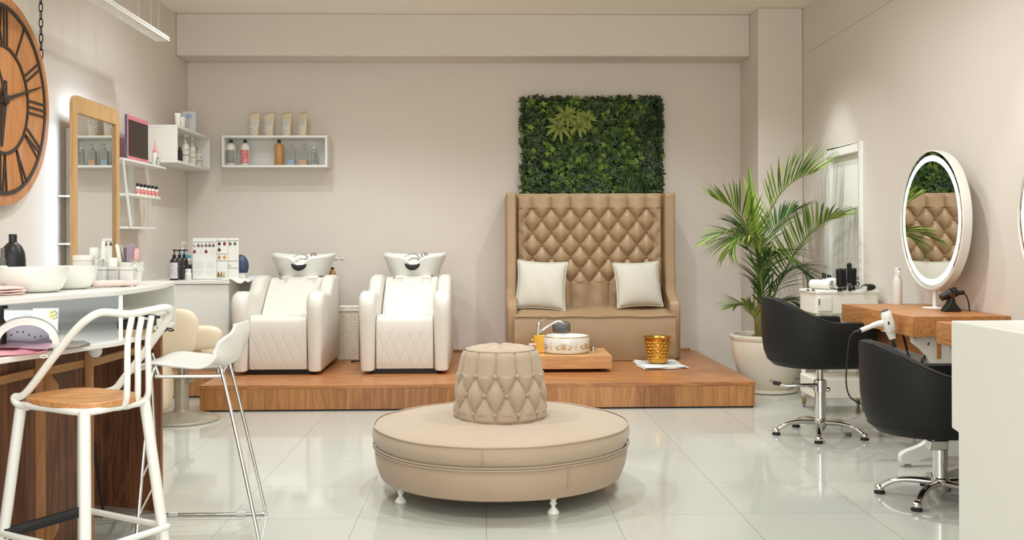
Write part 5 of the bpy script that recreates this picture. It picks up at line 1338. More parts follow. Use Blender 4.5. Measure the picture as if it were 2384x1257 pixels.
# body
E0 = P(371, 1190, z=0); E1 = P(214, 1174, z=0)
g = MB(); g.prism([(E0.x, E0.y), (E1.x, E1.y), (XBL, E1.y + 0.02), (XBL, E1.y + 0.045), (E1.x, E1.y + 0.025), (E0.x + 0.004, E0.y + 0.028)], 'Z', 0, HS - 0.022); g.build('rear_panel', M['walnut'], bar_t, world=True)
A1 = P(193, 1262, z=0)
g = MB(); g.prism([(A1.x, A1.y), (A1.x - 0.02, A1.y - 0.55), (A1.x - 0.18, 3.0), (A1.x - 0.205, 3.0), (A1.x - 0.045, A1.y - 0.55), (A1.x - 0.025, A1.y)], 'Z', 0, HS - 0.022); g.build('side_panel', M['walnut'], bar_t, world=True)
posts = [P(90, 868, z=0.796), P(204.5, 847, z=0.796), P(366, 806, z=0.796)]
for i, q in enumerate(posts):
    g = MB(); w = 0.013 if i < 2 else 0.016
    g.box(q.x - w, q.x + w, q.y, q.y + 0.03, 0, HS - 0.022); g.build('post', M['batten'] if i < 2 else M['walnut'], bar_t, world=True, bevel=0.001)
rl = [(P(-40, 897, z=0.796), posts[0] + Vector((-0.013, 0.015, 0))), (posts[0] + Vector((0.013, 0.015, 0)), posts[1] + Vector((-0.013, 0.01, 0))), (posts[1] + Vector((0.013, 0.015, 0)), posts[2] + Vector((-0.016, 0.01, 0)))]
for a, b in rl:
    g = MB(); g.add([(a.x, a.y, .782), (b.x, b.y, .782), (b.x - .02, b.y, .782), (a.x - .02, a.y, .782), (a.x, a.y, .812), (b.x, b.y, .812), (b.x - .02, b.y, .812), (a.x - .02, a.y, .812)], [(0, 3, 2, 1), (4, 5, 6, 7), (0, 1, 5, 4), (1, 2, 6, 5), (2, 3, 7, 6), (3, 0, 4, 7)])
    g.build('rail', M['batten_h'], bar_t, world=True)
q = posts[0]
for (z, h) in ((0.70, 0.10), (0.24, -0.13)):
    g = MB(); g.prism([(q.x + 0.012, z), (q.x + 0.05, z - 0.0), (q.x + 0.052, z + h * 0.4), (q.x + 0.012, z + h)], 'Y', q.y + 0.03, q.y + 0.055); g.build('corner_block', M['batten'], bar_t, world=True)
# dark thin leg with brass foot leaning beneath the bar
a = P(211, 979, z=0.42); ft_ = P(241, 1203, z=0.0)
a = P(205, 940, y=ft_.y + 0.02)
lg = thing('tripod_stand', 'thin black metal stand leg with a brass foot behind the wood-seated stool', 'stand', (ft_.x, ft_.y, 0))
g = MB(); g.tube([(a.x, a.y, a.z), (ft_.x, ft_.y, 0.012)], [0.008, 0.007], 10); g.build('leg', M['rubber'], lg, world=True)
g = MB(); g.lathe([(0.012, 0), (0.015, 0.004), (0.012, 0.012), (0.007, 0.018)], 16, (ft_.x, ft_.y, 0)); g.build('brass_foot', M['gold'], lg, world=True)
h_ = P(222, 1033, y=ft_.y); g = MB(); g.cyl((h_.x - 0.03, h_.y - 0.01, h_.z - 0.004), (h_.x + 0.004, h_.y - 0.01, h_.z), 0.007, n=10); g.build('hinge', M['rubber'], lg, world=True)
# little white hooks under the shelf
q = P(219, 826, z=HS - 0.03); 
g = MB(); g.ball((P(222, 830, y=4.1).x, 4.1, HS - 0.05), 0.028, 0.02, 0.028, 16); tag(g.build('sensor_lamp', M['whitematte'], None), 'small rounded white fitting fixed under the lower tier of the bar', 'fitting')

strip('under_counter_light', 0.7, 3.6, (-2.1, 3.75, HT - 0.046), (0.0, 1, -0.25), (1, 0, 0), (0.84, 0.90, 1.0))
# ---------------------------------------------------------------- things on the bar top
def open_bowl(lab, px0, px1, pyb, pyt, zt, dark=0.0):
    w = (px1 - px0)
    y = P((px0 + px1) / 2, pyb, z=zt).y
    c = P((px0 + px1) / 2, pyb, y=y + 0.0); r = w / 2 * y / F_PX; h = (pyb - pyt) * y / F_PX
    t = thing('ceramic_bowl', lab, 'bowl', (c.x, y + r * 0.55, zt), group='white manicure bowls on the bar')
    g = MB(); pr = [(0.0, 0.0), (r * 0.55, 0.0), (r * 0.68, h * 0.04), (r * 0.80, h * 0.16), (r * 0.93, h * 0.50), (r * 0.99, h * 0.85), (r, h), (r * 0.975, h * 1.005), (r * 0.95, h * 0.97), (r * 0.90, h * 0.5), (r * 0.75, h * 0.18), (r * 0.5, h * 0.08), (0.0, h * 0.07)]
    g.lathe(pr, 64, cap=False); g.build('body', M['ceramic'], t); return t
open_bowl('white ceramic bowl on the bar beside the folded pink towel', -14, 137, 682, 624, HT)
open_bowl('white ceramic bowl on the bar, the one touching the rolled pink towel', 80, 209, 674, 621, HT)
def rolled(lab, a, b, r, zt, seed=0):
    a, b = Vector(a), Vector(b); d = (b - a); L = d.length; d.normalize(); sd = Vector((-d.y, d.x, 0)); t = thing('pink_towel', lab, 'towel', (a.x, a.y, zt))
    prof = []
    for i in range(44):
        q = i / 43; an = 2 * PI * 1.9 * q - PI / 2; rr = r * (0.25 + 0.75 * q); prof.append((rr * 1.5 * math.cos(an), rr * math.sin(an) * 0.85 + r * 0.88))
    g = MB()
    g.grid(lambda u, v: tuple(Vector((a.x, a.y, zt)) + d * (L * v) + sd * (prof[min(43, int(u * 43))][0]) + Vector((0, 0, max(0.001, prof[min(43, int(u * 43))][1] + 0.001 * math.sin(30 * v + seed))))), 44, 24)
    g.build('roll', M['towel_p'], t, world=True, solid=0.004, angle=80); return t
ra_ = P(206, 671, z=HT); rb_ = P(312, 667.0, z=HT)
rolled('rolled pink terry towel lying along the front edge of the bar top', (ra_.x, ra_.y + 0.02, 0), (rb_.x, rb_.y + 0.02, 0), 0.017, HT + 0.002)
q = [P(-30, 690, z=HT), P(50, 687, z=HT), P(56, 679, z=HT), P(-30, 681, z=HT)]
t = thing('pink_towel', 'folded pink terry towel at the cut-off end of the bar in front of a bowl', 'towel', tuple(q[0]))
t.location = (q[0].x, q[0].y, HT)
for k in range(3): quad_cloth([tuple(v + Vector((0.004 * (k % 2), 0.004 * k, 0))) for v in q], HT + 0.001 + 0.0095 * k, 0.009, seed=k, wav=0.0015).build('towel_layer', M['towel_p'], t, world=True, angle=80)
# black bottle and spray at the left
def base_at(px, y): return P(px, 600, y=y).x
yy = 4.15; t = thing('black_bottle', 'big matte black round-shouldered bottle standing on the bar top', 'bottle', (base_at(30, yy), yy, HT))
r = 27 * yy / F_PX; hh_ = P(30, 545, y=yy).z - HT
M['blackbottle'] = mat('matte_black_bottle', (26, 25, 24), 0.38)
g = MB(); g.lathe([(r * .95, 0), (r, 0.006), (r, hh_ * .52), (r * .93, hh_ * .66), (r * .72, hh_ * .77), (r * .42, hh_ * .84), (r * .30, hh_ * .86)], 40); g.build('body', M['blackbottle'], t)
g = MB(); g.lathe([(r * .30, hh_ * .855), (r * .32, hh_ * .86), (r * .32, hh_ * .99), (r * .28, hh_)], 28); g.build('cap', M['black'], t)
yy = 3.95; t = thing('spray_bottle', 'small white bottle with a grey spray head in front of the big black bottle', 'bottle', (base_at(6, yy), yy, HT))
hh_ = P(6, 577, y=yy).z - HT; r = 16 * yy / F_PX
g = MB(); g.lathe([(r * .95, 0), (r, .004), (r, hh_ * .50), (r * .8, hh_ * .56), (r * .45, hh_ * .60)], 24); g.build('body', M['whitebottle'], t)
M['darkgrey'] = mat('dark_grey_plastic', (92, 88, 86), 0.4)
g = MB(); g.lathe([(r * .42, hh_ * .60), (r * .42, hh_ * .74), (r * .30, hh_ * .76), (r * .28, hh_ * .98), (r * .2, hh_)], 20); g.build('spray_head', M['darkgrey'], t)
# jars at the far end
def jar(lab, name, px0, px1, pyt, yy, body, lid, lidf=0.2, cat='jar', grp='white jars and tubs at the end of the bar', over=1.0):
    r = (px1 - px0) / 2 * yy / F_PX; hh_ = P((px0 + px1) / 2, pyt, y=yy).z - HT
    t = thing(name, lab, cat, (base_at((px0 + px1) / 2, yy), yy, HT), group=grp)
    g = MB(); g.lathe([(r * .94, 0), (r * .98, .004), (r * .98 / over, hh_ * (1 - lidf) - 0.002), (r * .9, hh_ * (1 - lidf))], 32); g.build('body', body, t)
    g = MB(); g.lathe([(r, hh_ * (1 - lidf)), (r * 1.0, hh_ - 0.004), (r * .96, hh_)], 32); g.build('lid', lid, t); return t
jar('big white screw-top jar at the far end of the bar', 'cream_jar', 171, 217, 594, 4.50, M['whitebottle'], M['white'], 0.18)
jar('tall narrow white tub between the big white jar and the clear spray bottle', 'cream_tub', 209, 229, 576, 4.56, M['whitebottle'], M['white'], 0.3)
jar('small white jar with a rounded lid in front of the tool cup', 'cream_jar', 251, 273, 600, 4.42, M['whitebottle'], M['white'], 0.32)
# clear spray
yy = 4.52; hh_ = P(240, 561, y=yy).z - HT; r = 11.5 * yy / F_PX
t = thing('clear_spray_bottle', 'clear spray bottle with a white nozzle at the far end of the bar', 'bottle', (base_at(240.5, yy), yy, HT))
g = MB(); g.lathe([(r * .95, 0), (r, .004), (r, hh_ * .48), (r * .85, hh_ * .60), (r * .5, hh_ * .66)], 28); g.build('body', M['glass'], t)
g = MB(); g.lathe([(r * .62, hh_ * .64), (r * .62, hh_ * .80), (r * .40, hh_ * .81), (r * .36, hh_ * .98), (r * .30, hh_)], 20); g.cyl((0, 0, hh_ * .9), (r * 0.5, -r * 0.5, hh_ * .9), r * .12); g.build('nozzle', M['white'], t)
# clear tubs
for (px0, px1, pyt, yy, lab) in ((211, 252, 622, 4.38, 'clear plastic tub of cotton pads behind the rolled pink towel'), (254, 280, 622, 4.39, 'narrow clear plastic tub between the cotton tub and the wide clear tub'), (282, 314, 622, 4.36, 'clear plastic tub in front of the white tool cup')):
    w = (px1 - px0) / 2 * yy / F_PX; hh_ = P(230, pyt, y=yy).z - HT
    t = thing('plastic_tub', lab, 'tub', (base_at((px0 + px1) / 2, yy), yy, HT), group='clear plastic tubs on the bar')
    g = MB(); g.prism(rounded(-w, w, -w * 0.9, w * 0.9, w * 0.3), 'Z', 0.0, hh_ * .84); g.build('body', M['frost'], t, bevel=0.003)
    g = MB(); g.prism(rounded(-w * 1.03, w * 1.03, -w * 0.93, w * 0.93, w * 0.3), 'Z', hh_ * .86, hh_); g.build('lid', M['frost'], t, bevel=0.003)
# cup with tools
yy = 4.50; px0, px1 = 278, 333
r = (px1 - px0) / 2 * yy / F_PX; hh_ = P(300, 610, y=yy).z - HT
cpx = base_at((px0 + px1) / 2, yy)
t = thing('tool_cup', 'white tapered cup holding nail files and tweezers at the end of the bar', 'cup', (cpx, yy, HT))
g = MB(); g.lathe([(r * .66, 0), (r * .72, .005), (r * .9, hh_ * .5), (r, hh_), (r * .95, hh_), (r * .68, .01), (0, .01)], 36, cap=False); g.build('body', M['ceramic'], t)
M['lilac'] = mat('lilac_buffer', (150, 130, 146), 0.7); M['pinkfile'] = mat('pink_file', (224, 170, 170), 0.5); M['steelpol'] = M['steel']
def tool(nm, lab, px, pyt, pxb, w, m, th=0.004, dy=0.0, cat='nail tool', rnd_=True):
    b = Vector((base_at(pxb, yy + dy), yy + dy, HT + 0.015)); tp_ = P(px, pyt, y=yy + dy)
    o_ = thing(nm, lab, cat, tuple(b)); d = (tp_ - b); L = d.length; d.normalize(); sd = Vector((1, 0, 0)); sd = (sd - d * sd.dot(d)).normalized(); nn = d.cross(sd)
    pts = [(-w, 0), (w, 0), (w, L - w), (w * .7, L - w * .3), (0, L), (-w * .7, L - w * .3), (-w, L - w)]
    g = MB(); Mx = Matrix(((sd.x, nn.x, d.x, b.x), (sd.y, nn.y, d.y, b.y), (sd.z, nn.z, d.z, b.z), (0, 0, 0, 1)))
    g.prism(pts, 'Y', -th, th, M=Mx); g.build('blade' if m is M['steel'] else 'shaft', m, o_, world=True); return o_
tool('nail_file', 'white nail file leaning to the side in the tool cup', 272, 568, 288, 0.007, M['white'], dy=-0.01)
tool('nail_clipper', 'steel clipper beside the white nail file in the tool cup', 282, 571, 291, 0.006, M['steel'], dy=0.012)
tool('tweezers', 'dark steel tweezers in the middle of the tool cup', 291, 576, 294, 0.005, M['darkgrey'], dy=0.0)
tool('nail_buffer', 'tall lilac nail buffer block in the tool cup', 303.5, 568, 303, 0.014, M['lilac'], 0.010, dy=0.004)
tool('pink_nail_file', 'pink short file leaning outwards in the tool cup', 320, 578, 309, 0.010, M['pinkfile'], dy=0.0)
sc = thing('cuticle_scissors', 'steel scissors hooked over the edge of the white tool cup', 'scissors', (cpx, yy, HT))
g = MB()
for (a, b, c) in (((302, 602), (312, 612), (320, 633)), ((313, 603), (324, 613), (336, 629))):
    pts = [P(a[0], a[1], y=yy - 0.055), P(b[0], b[1], y=yy - 0.065), P(c[0], c[1], y=yy - 0.07)]
    g.tube(sm(pts, 5), 0.0028, 6)
g.build('blade', M['chrome'], sc, world=True)

# ---------------------------------------------------------------- things on the lower tier
def sbase(px, y): return P(px, 780, y=y).x
# UV lamp
yy = 3.72; t = thing('uv_nail_lamp', 'white dome-shaped nail drying lamp on the lower tier of the bar', 'nail lamp', (sbase(60, yy), yy, HS), 0.42)
M['lamp_in'] = mat('lamp_inner', (206, 202, 214), 0.25, 0.2)
Rw = 72 * yy / F_PX; Hh = 78 * yy / F_PX
def arch(u, v, k, dz=0.0, back=0.0):
    a = PI * u
    return (Rw * k * math.cos(PI - a), -0.10 + 0.22 * v, dz + Hh * k * (math.sin(a) ** 0.75) * (1 - 0.08 * v))
g = MB()
n1, n2 = 40, 12
outerg = [[arch(i / n1, j / n2, 1 - 0.05 * (1 - math.sin(PI * min(1, 0.15 + j / n2 * 0.7)))) for j in range(n2 + 1)] for i in range(n1 + 1)]
innerg = [[arch(i / n1, j / n2, 0.74 + 0.03 * (1 - j / n2)) for j in range(n2 + 1)] for i in range(n1 + 1)]
vs = [q for r_ in outerg for q in r_] + [q for r_ in innerg for q in r_]; fs = []; N2 = (n1 + 1) * (n2 + 1)
for i in range(n1):
    for j in range(n2):
        a = i * (n2 + 1) + j; fs.append((a, a + n2 + 1, a + n2 + 2, a + 1)); fs.append((N2 + a, N2 + a + 1, N2 + a + n2 + 2, N2 + a + n2 + 1))
    fs.append((i * (n2 + 1), N2 + i * (n2 + 1), N2 + (i + 1) * (n2 + 1), (i + 1) * (n2 + 1)))
    fs.append((i * (n2 + 1) + n2, (i + 1) * (n2 + 1) + n2, N2 + (i + 1) * (n2 + 1) + n2, N2 + i * (n2 + 1) + n2))
g.add(vs, fs); g.build('shell', M['ceramic'], t, angle=60)
g = MB(); g.grid(lambda u, v: (Rw * .74 * (2 * u - 1), 0.115, Hh * .77 * v * math.sqrt(max(0, 1 - (2 * u - 1) ** 2))), 24, 8); g.build('inner_wall', M['lamp_in'], t)
g = MB(); g.box(-Rw * .64, Rw * .64, -0.09, 0.11, 0.0, 0.004); g.build('base_plate', M['lamp_in'], t)
g = MB(); g.box(0.018, 0.052, -0.094, -0.09, Hh * .83, Hh * .90); g.build('display', M['darkgrey'], t)
M['diode'] = mat('yellow_diode', (200, 186, 120), 0.3)
for k in range(6): g = MB(); g.ball((-0.05 + 0.02 * k, 0.108, 0.045 + 0.012 * math.sin(k * 1.1)), 0.0035, n=8); g.build('diode', M['diode'], t)
# papers
for (px0, px1, pyt, yy, lab, rz) in ((4, 90, 722, 4.35, 'printed white sheet propped up behind the nail lamp', 0.0), (76, 132, 718, 4.25, 'white floral sheet leaning behind the nail lamp next to the printed sheet', 0.15)):
    w = (px1 - px0) * yy / F_PX / 2; hh_ = P(50, pyt, y=yy).z - HS
    t = thing('paper_sheet', lab, 'paper sheet', (sbase((px0 + px1) / 2, yy), yy, HS), rz)
    g = MB(); g.grid(lambda u, v: (w * (2 * u - 1), 0.02 * v * v + 0.008 * math.sin(2 * u), hh_ * v), 12, 12); g.build('sheet', M['whitematte'], t, solid=0.001)
    g = MB(); g.grid(lambda u, v: (w * (1.5 * u - 0.75), 0.02 * (0.15 + .75 * v) ** 2 + 0.008 * math.sin(2 * (0.125 + .75 * u)) - 0.0012, hh_ * (0.15 + 0.75 * v)), 12, 12); g.build('printed_text', M['cardtext'], t)
    if px0 > 50:
        g = MB()
        for k in range(7): g.ball((w * 0.55 + 0.012 * math.sin(k * 2.1), -0.004 + 0.012, hh_ * (0.62 + 0.045 * k)), 0.007, 0.0015, 0.006, 10)
        g.build('printed_flowers', M['diode'], t)
# sleeves
M['lilacbag'] = mat('lilac_sleeve', (196, 164, 182), 0.3, coat=0.3, var=0.12, vscale=12); M['pinkbag'] = mat('pink_sleeve', (228, 158, 172), 0.35, coat=0.2, var=0.1, vscale=14); M['greybag'] = mat('grey_pouch', (128, 122, 116), 0.5)
def sleeve(nm, lab, px, m, z, th, cat='sleeve', lift=0.0):
    q = [P(a, b, z=z) for a, b in px]; t = thing(nm, lab, cat, tuple(q[0])); quad_cloth([tuple(v) for v in q], z, th, seed=len(lab), wav=0.003).build('body', m, t, world=True, angle=80); return t
sleeve('pink_sleeve', 'bright pink plastic sleeve lying at the front edge of the lower tier', [(-40, 834), (108, 822), (80, 811), (-40, 815)], M['pinkbag'], HS + 0.002, 0.009)
sleeve('lilac_sleeve', 'lilac glossy plastic sleeve lying under the nail lamp opening', [(-20, 811), (104, 815), (160, 800), (30, 796)], M['lilacbag'], HS + 0.013, 0.009)
sleeve('grey_pouch', 'flat grey pouch at the front edge of the lower tier beside the lilac sleeve', [(130, 818), (206, 806), (190, 799), (120, 806)], M['greybag'], HS + 0.002, 0.012, 'pouch')
q = P(110, 824, z=HS); t = thing('rubber_band', 'small white loop hanging on the rim of the lower tier', 'loop', tuple(q))
c = P(106, 829, z=HS - 0.006); g = MB(); g.tube([(c.x + 0.013 * math.cos(2 * PI * i / 20), c.y - 0.012, c.z + 0.005 * math.sin(2 * PI * i / 20)) for i in range(20)], 0.0022, 6, closed=True); g.build('ring', M['white'], t, world=True)
yy = 3.65; t = thing('black_gadget', 'black plastic gadget at the cut-off end of the lower tier', 'gadget', (sbase(-16, yy), yy + 0.05, HS)); g = MB(); g.lathe([(0.022, 0), (0.022, 0.10), (0.014, 0.115), (0.014, 0.15), (0.028, 0.152), (0.028, 0.165)], 20); g.build('body', M['black'], t)
# trays with brushes on the right of the divider
def flat_tray(lab, nm, px0, px1, y, z, h, m, d=0.07):
    x0, x1 = P(px0, 780, y=y).x, P(px1, 780, y=y).x
    t = thing(nm, lab, 'tray', ((x0 + x1) / 2, y, z)); g = MB(); w = (x1 - x0) / 2
    g.box(-w, w, -d, d, 0.0, 0.003).box(-w, w, -d, -d + .003, 0.003, h).box(-w, w, d - .003, d, .003, h).box(-w, -w + .003, -d + .003, d - .003, .003, h).box(w - .003, w, -d + .003, d - .003, .003, h); g.build('body', m, t); return t, x0, x1
M['pattern'] = mat('gold_patterned_card', (170, 150, 110), 0.5, var=0.6, vscale=70)
t, x0, x1 = flat_tray('gold patterned flat box at the bottom of the stack beyond the divider', 'patterned_box', 288, 345, 4.25, HS, 0.030, M['pattern']); g = MB(); g.box(-(x1 - x0) / 2, (x1 - x0) / 2, -.07, .07, .0305, .034); g.build('lid', M['black'], t)
t, x0, x1 = flat_tray('black tray of nail brushes lying on the gold patterned box', 'black_tray', 287, 352, 4.25, HS + 0.035, 0.030, M['black'])
t, x0, x1 = flat_tray('white patterned tray above the black tray beyond the divider', 'white_tray', 286, 375, 4.45, HS + 0.07, 0.035, M['whitebottle'])
st0 = bpy.data.objects
g = MB(); g.box(P(288, 780, y=4.45).x, P(370, 780, y=4.45).x, 4.40, 4.50, HS, HS + 0.069); tag(g.build('storage_box', M['whitematte'], None, bevel=0.003), 'plain white box carrying the white patterned tray beyond the divider', 'box')
t = thing('nail_brush', 'black comb-like brush with white teeth across the black tray', 'brush', (P(330, 760, y=4.2).x, 4.2, HS + 0.068))
a = P(312, 755, y=4.22); b = P(372, 757, y=4.30)
g = MB(); g.tube([(a.x, a.y, HS + .075), ((a.x + b.x) / 2, (a.y + b.y) / 2, HS + .08), (b.x, b.y, HS + .072)], [0.010, 0.012, 0.006], 10); g.build('handle', M['black'], t, world=True)
g = MB()
for k in range(22): x = a.x + (b.x - a.x) * (0.25 + 0.6 * k / 22); g.box(x, x + 0.0015, a.y - 0.014, a.y - 0.010, HS + .068, HS + .078)
g.build('teeth', M['white'], t, world=True)
t = thing('black_scissors', 'black handled scissors with a loop sticking out over the rounded end of the bar', 'scissors', (P(385, 765, y=4.4).x, 4.4, HS + 0.01))
pts = [P(352, 764, y=4.42), P(380, 763, y=4.42), P(398, 765, y=4.42), P(404, 769, y=4.42), P(396, 770, y=4.42), P(384, 764, y=4.42)]
g = MB(); g.tube(sm(pts, 6), 0.003, 8); g.build('handle', M['black'], t, world=True)
pts = [P(350, 772, y=4.36), P(375, 769, y=4.36), P(386, 766, y=4.36), P(384, 771, y=4.36), P(365, 772, y=4.36)]
g = MB(); g.tube(sm(pts, 6), 0.003, 8); g.build('handle', M['black'], t, world=True)

# ================================================================ WHITE WIRE-BACK BAR STOOL WITH WOODEN SEAT
SH = 0.756
sc_ = P(187, 918, z=SH)
stl = thing('bar_stool', 'white metal bar stool with a wooden seat and wire back, pulled up to the bar', 'bar stool', (sc_.x, sc_.y, 0))
O = stl.location
def W(px, py, **k): return P(px, py, **k) - O
A = W(44, 945, z=SH - 0.025); Bn = W(197, 955, z=SH - 0.03); Cn = W(344, 938, z=SH - 0.025)
Bn.y = min(Bn.y, -0.21); Bn = W(197, 955, y=sc_.y - 0.21); A = W(42, 940, y=sc_.y - 0.02); Cn = W(344, 938, y=sc_.y + 0.02); Dn = Vector((A.x + Cn.x - Bn.x, A.y + Cn.y - Bn.y, (A.z + Cn.z) / 2))
zf = SH - 0.03
for v in (A, Bn, Cn, Dn): v.z = zf
# seat board: rounded square whose corners are the frame corners, a bit larger, dished
ctr = (A + Bn + Cn + Dn) / 4
def seatfn(top):
    def fn(u, v):
        a = 2 * PI * u; e = 0.62
        cu_ = math.copysign(abs(math.cos(a)) ** e, math.cos(a)); cv_ = math.copysign(abs(math.sin(a)) ** e, math.sin(a))
        x, y = cu_ * v, cv_ * v
        # unit square -> frame quad (corner order A,B,C,D)
        s_, t_ = (x + 1) / 2, (y + 1) / 2
        p = (A * (1 - s_) + Bn * s_) * (1 - t_) + (Dn * (1 - s_) + Cn * s_) * t_
        p = ctr + (p - ctr) * 1.10
        z = SH - 0.012 * (1 - v ** 2) if top else SH - 0.024 - 0.004 * (1 - v)
        z += 0.006 * smooth01(v * 1.2) * math.sin(a) * 0
        if v > 0.97 and top: z -= 0.003
        return (p.x, p.y, z)
    return fn
g = MB(); g.grid(seatfn(True), 72, 18, cu=True).grid(seatfn(False), 72, 6, cu=True)
e_top = [seatfn(True)(i / 72, 1.0) for i in range(72)]; e_bot = [seatfn(False)(i / 72, 1.0) for i in range(72)]
g.add(e_top + e_bot, [(i, (i + 1) % 72, 72 + (i + 1) % 72, 72 + i) for i in range(72)])
g.build('seat', M['seatwood'], stl, angle=50, bevel=0.003)
tr_ = 0.0135
T0 = W(218, 733, y=sc_.y - 0.10); T1 = W(372, 722, y=sc_.y + 0.02 + 0.08); 
# top rail and arms: one bent tube  A -> T0 -> T1 -> D
TL = W(300, 734, y=sc_.y + 0.0)
armpts = [A + Vector((0.05, -0.03, -0.004)), A + Vector((0.005, -0.008, 0.0)), A + Vector((-0.012, 0, 0.025)), W(60, 915, y=sc_.y - 0.03), W(120, 838, y=sc_.y - 0.06), W(170, 775, y=sc_.y - 0.08), W(205, 742, y=sc_.y - 0.09), W(240, 727, y=sc_.y - 0.07), W(300, 731, y=sc_.y - 0.0), W(350, 722, y=sc_.y + 0.07), W(385, 716, y=sc_.y + 0.12), W(398, 724, y=sc_.y + 0.16), W(390, 745, y=sc_.y + 0.18), W(340, 815, y=sc_.y + 0.20), W(290, 878, y=sc_.y + 0.22), W(262, 908, y=sc_.y + 0.22), Dn + Vector((0.02, 0, 0.0)), Dn + Vector((-0.03, -0.03, -0.004))]
g = MB(); g.tube(sm(armpts, 6), tr_, 14); g.build('back_rail', M['metalwhite'], stl, angle=80)
for (pt, yt, pb, yb_) in (((307, 738), -0.0, (293, 942), -0.09), ((330, 737), 0.03, (318, 938), -0.03), ((353, 735), 0.07, (343, 930), 0.02)):
    a = W(pt[0], pt[1], y=sc_.y + yt); b = W(pb[0], pb[1], y=sc_.y + yb_)
    mid = W(pt[0] + (pb[0] - pt[0]) * 0.25 - 6, pt[1] + 60, y=sc_.y + yt - 0.02); mid2 = W(pb[0] + 3, pb[1] - 45, y=sc_.y + yb_)
    inw = (ctr - b); inw.z = 0; inw.normalize()
    pts = [a, mid, mid2, b + Vector((0, 0, 0.012)), b + inw * 0.03 + Vector((0, 0, -0.012)), b + inw * 0.09 + Vector((0, 0, -0.014))]
    g = MB(); g.tube(sm(pts, 7), tr_ * 0.82, 12); g.build('back_spindle', M['metalwhite'], stl, angle=80)
ring = []
cs = [A, Bn, Cn, Dn]
g = MB(); g.tube(sm([ctr + (c - ctr) * 0.93 if k % 2 == 0 else ctr + ((cs[k // 2] + cs[(k // 2 + 1) % 4]) / 2 - ctr) * 1.0 for k, c in [(i, cs[i // 2]) for i in range(8)]], 5, closed=True), tr_ * 0.9, 10, closed=True); g.build('seat_frame', M['metalwhite'], stl, angle=80)
feet = []
for c, (px, py) in zip(cs, ((4, 1300), (212, 1390), (408, 1310), (250, 1270))):
    o_ = (c - ctr); o_.z = 0; o_.normalize(); ft2 = ctr + o_ * ((c - ctr).length + 0.085); ft2.z = 0.004
    feet.append(ft2); tp2 = ctr + (c - ctr) * 0.95; tp2.z = zf + 0.004
    g = MB(); g.tube([tp2, tp2.lerp(ft2, 0.5), ft2], [0.019, 0.019, 0.017], 16); leg = g.build('leg', M['metalwhite'], stl, angle=80)
    g = MB(); g.cyl((ft2.x, ft2.y, 0.0), (ft2.x, ft2.y, 0.012), 0.021); g.build('foot_cap', M['rubber'], leg)
hr = 0.275
rp = []
for c, ft2 in zip(cs, feet):
    tp2 = ctr + (c - ctr) * 0.95; tp2.z = zf; k = (zf - hr) / zf; q = tp2.lerp(ft2, k); o_ = (q - ctr); o_.z = 0; rp.append(q + o_.normalized() * 0.016)
g = MB(); pts = []
for i in range(4):
    a, b = rp[i], rp[(i + 1) % 4]; pts += [a.lerp(b, 0.05), a.lerp(b, 0.5), a.lerp(b, 0.95)]
g.tube(sm(pts, 4, closed=True), tr_ * 0.85, 12, closed=True); g.build('foot_ring', M['metalwhite'], stl, angle=80)
a, b = rp[0], rp[1]
g = MB(); g.cyl(rp[0].lerp(rp[3], 0.0).lerp(rp[1], 0.05) + Vector((0, 0, 0.0)), rp[0].lerp(rp[1], 0.05) + Vector((0.0, 0, 0)) + (rp[3] - rp[0]) * 0.9, 0.019, n=20); 
g.build('foot_grip', M['rubber'], stl)

# ================================================================ WHITE SHELL BAR STOOL ON CHROME SLED LEGS
yr, yf_ = P(612, 1200, z=0).y, 4.10
sx0, sx1 = P(366, 1205, z=0).x, P(614, 1203, z=0).x
ss = thing('shell_stool', 'white moulded shell bar stool on thin chrome legs between the bar and the ottoman', 'bar stool', ((sx0 + sx1) / 2, (yr + yf_) / 2, 0))
O = ss.location; ym = O.y
def Wv(px, py, y): return P(px, py, y=y) - O
SZ = P(450, 840, y=ym).z
# shell profile in the x-z plane (x to the right = back of the chair)
prof_px = [(336, 858), (350, 844), (385, 834), (430, 838), (480, 843), (518, 847), (546, 838), (563, 810), (571, 778), (568, 748)]
prof = sm([Wv(a, b, ym) for a, b in prof_px], 6); n = len(prof)
def shell(u, v, off=0.0):
    q = u * (n - 1); i = min(int(q), n - 2); c = prof[i].lerp(prof[i + 1], q - i)
    t_ = (prof[min(i + 1, n - 1)] - prof[max(i - 1, 0)]).normalized(); nn = Vector((-t_.z, 0, t_.x))
    hwd = 0.215 * (0.80 + 0.2 * math.sin(PI * min(1, u * 1.35))) * (1 - 0.30 * smooth01((u - 0.80) / 0.2) ** 2) * (0.86 + 0.14 * smooth01(u / 0.12))
    s_ = 2 * v - 1
    curl = (abs(s_) ** 2.5) * (0.002 + 0.070 * smooth01((u - 0.45) / 0.25) * (1 - 0.85 * smooth01((u - 0.78) / 0.22)))
    p = Vector((c.x, s_ * hwd, c.z)) + nn * (curl + off)
    return tuple(p)
g = MB(); g.grid(lambda u, v: shell(u, v), 70, 36)
g.build('shell_seat', M['metalwhite'], ss, solid=0.012, angle=80, bevel=0.0)
def W_(x, y, z): return Vector((x, y, z)) - O
fz = SZ - 0.040
top = {'bl': (P(352, 866, y=yr - 0.07).x, yr - 0.07), 'br': (P(535, 868, y=yr - 0.07).x, yr - 0.07), 'fl': (P(352, 868, y=yf_ + 0.07).x, yf_ + 0.07), 'fr': (P(520, 872, y=yf_ + 0.07).x, yf_ + 0.07)}
xfl, xfr = P(330, 1285, z=0).x + 0.0, P(612, 1285, z=0).x
rr_ = 0.0075
def rod(pts, nm): g = MB(); g.tube(sm(pts, 5), rr_, 10); return g.build(nm, M['chrome'], ss, angle=80)
zt2 = fz
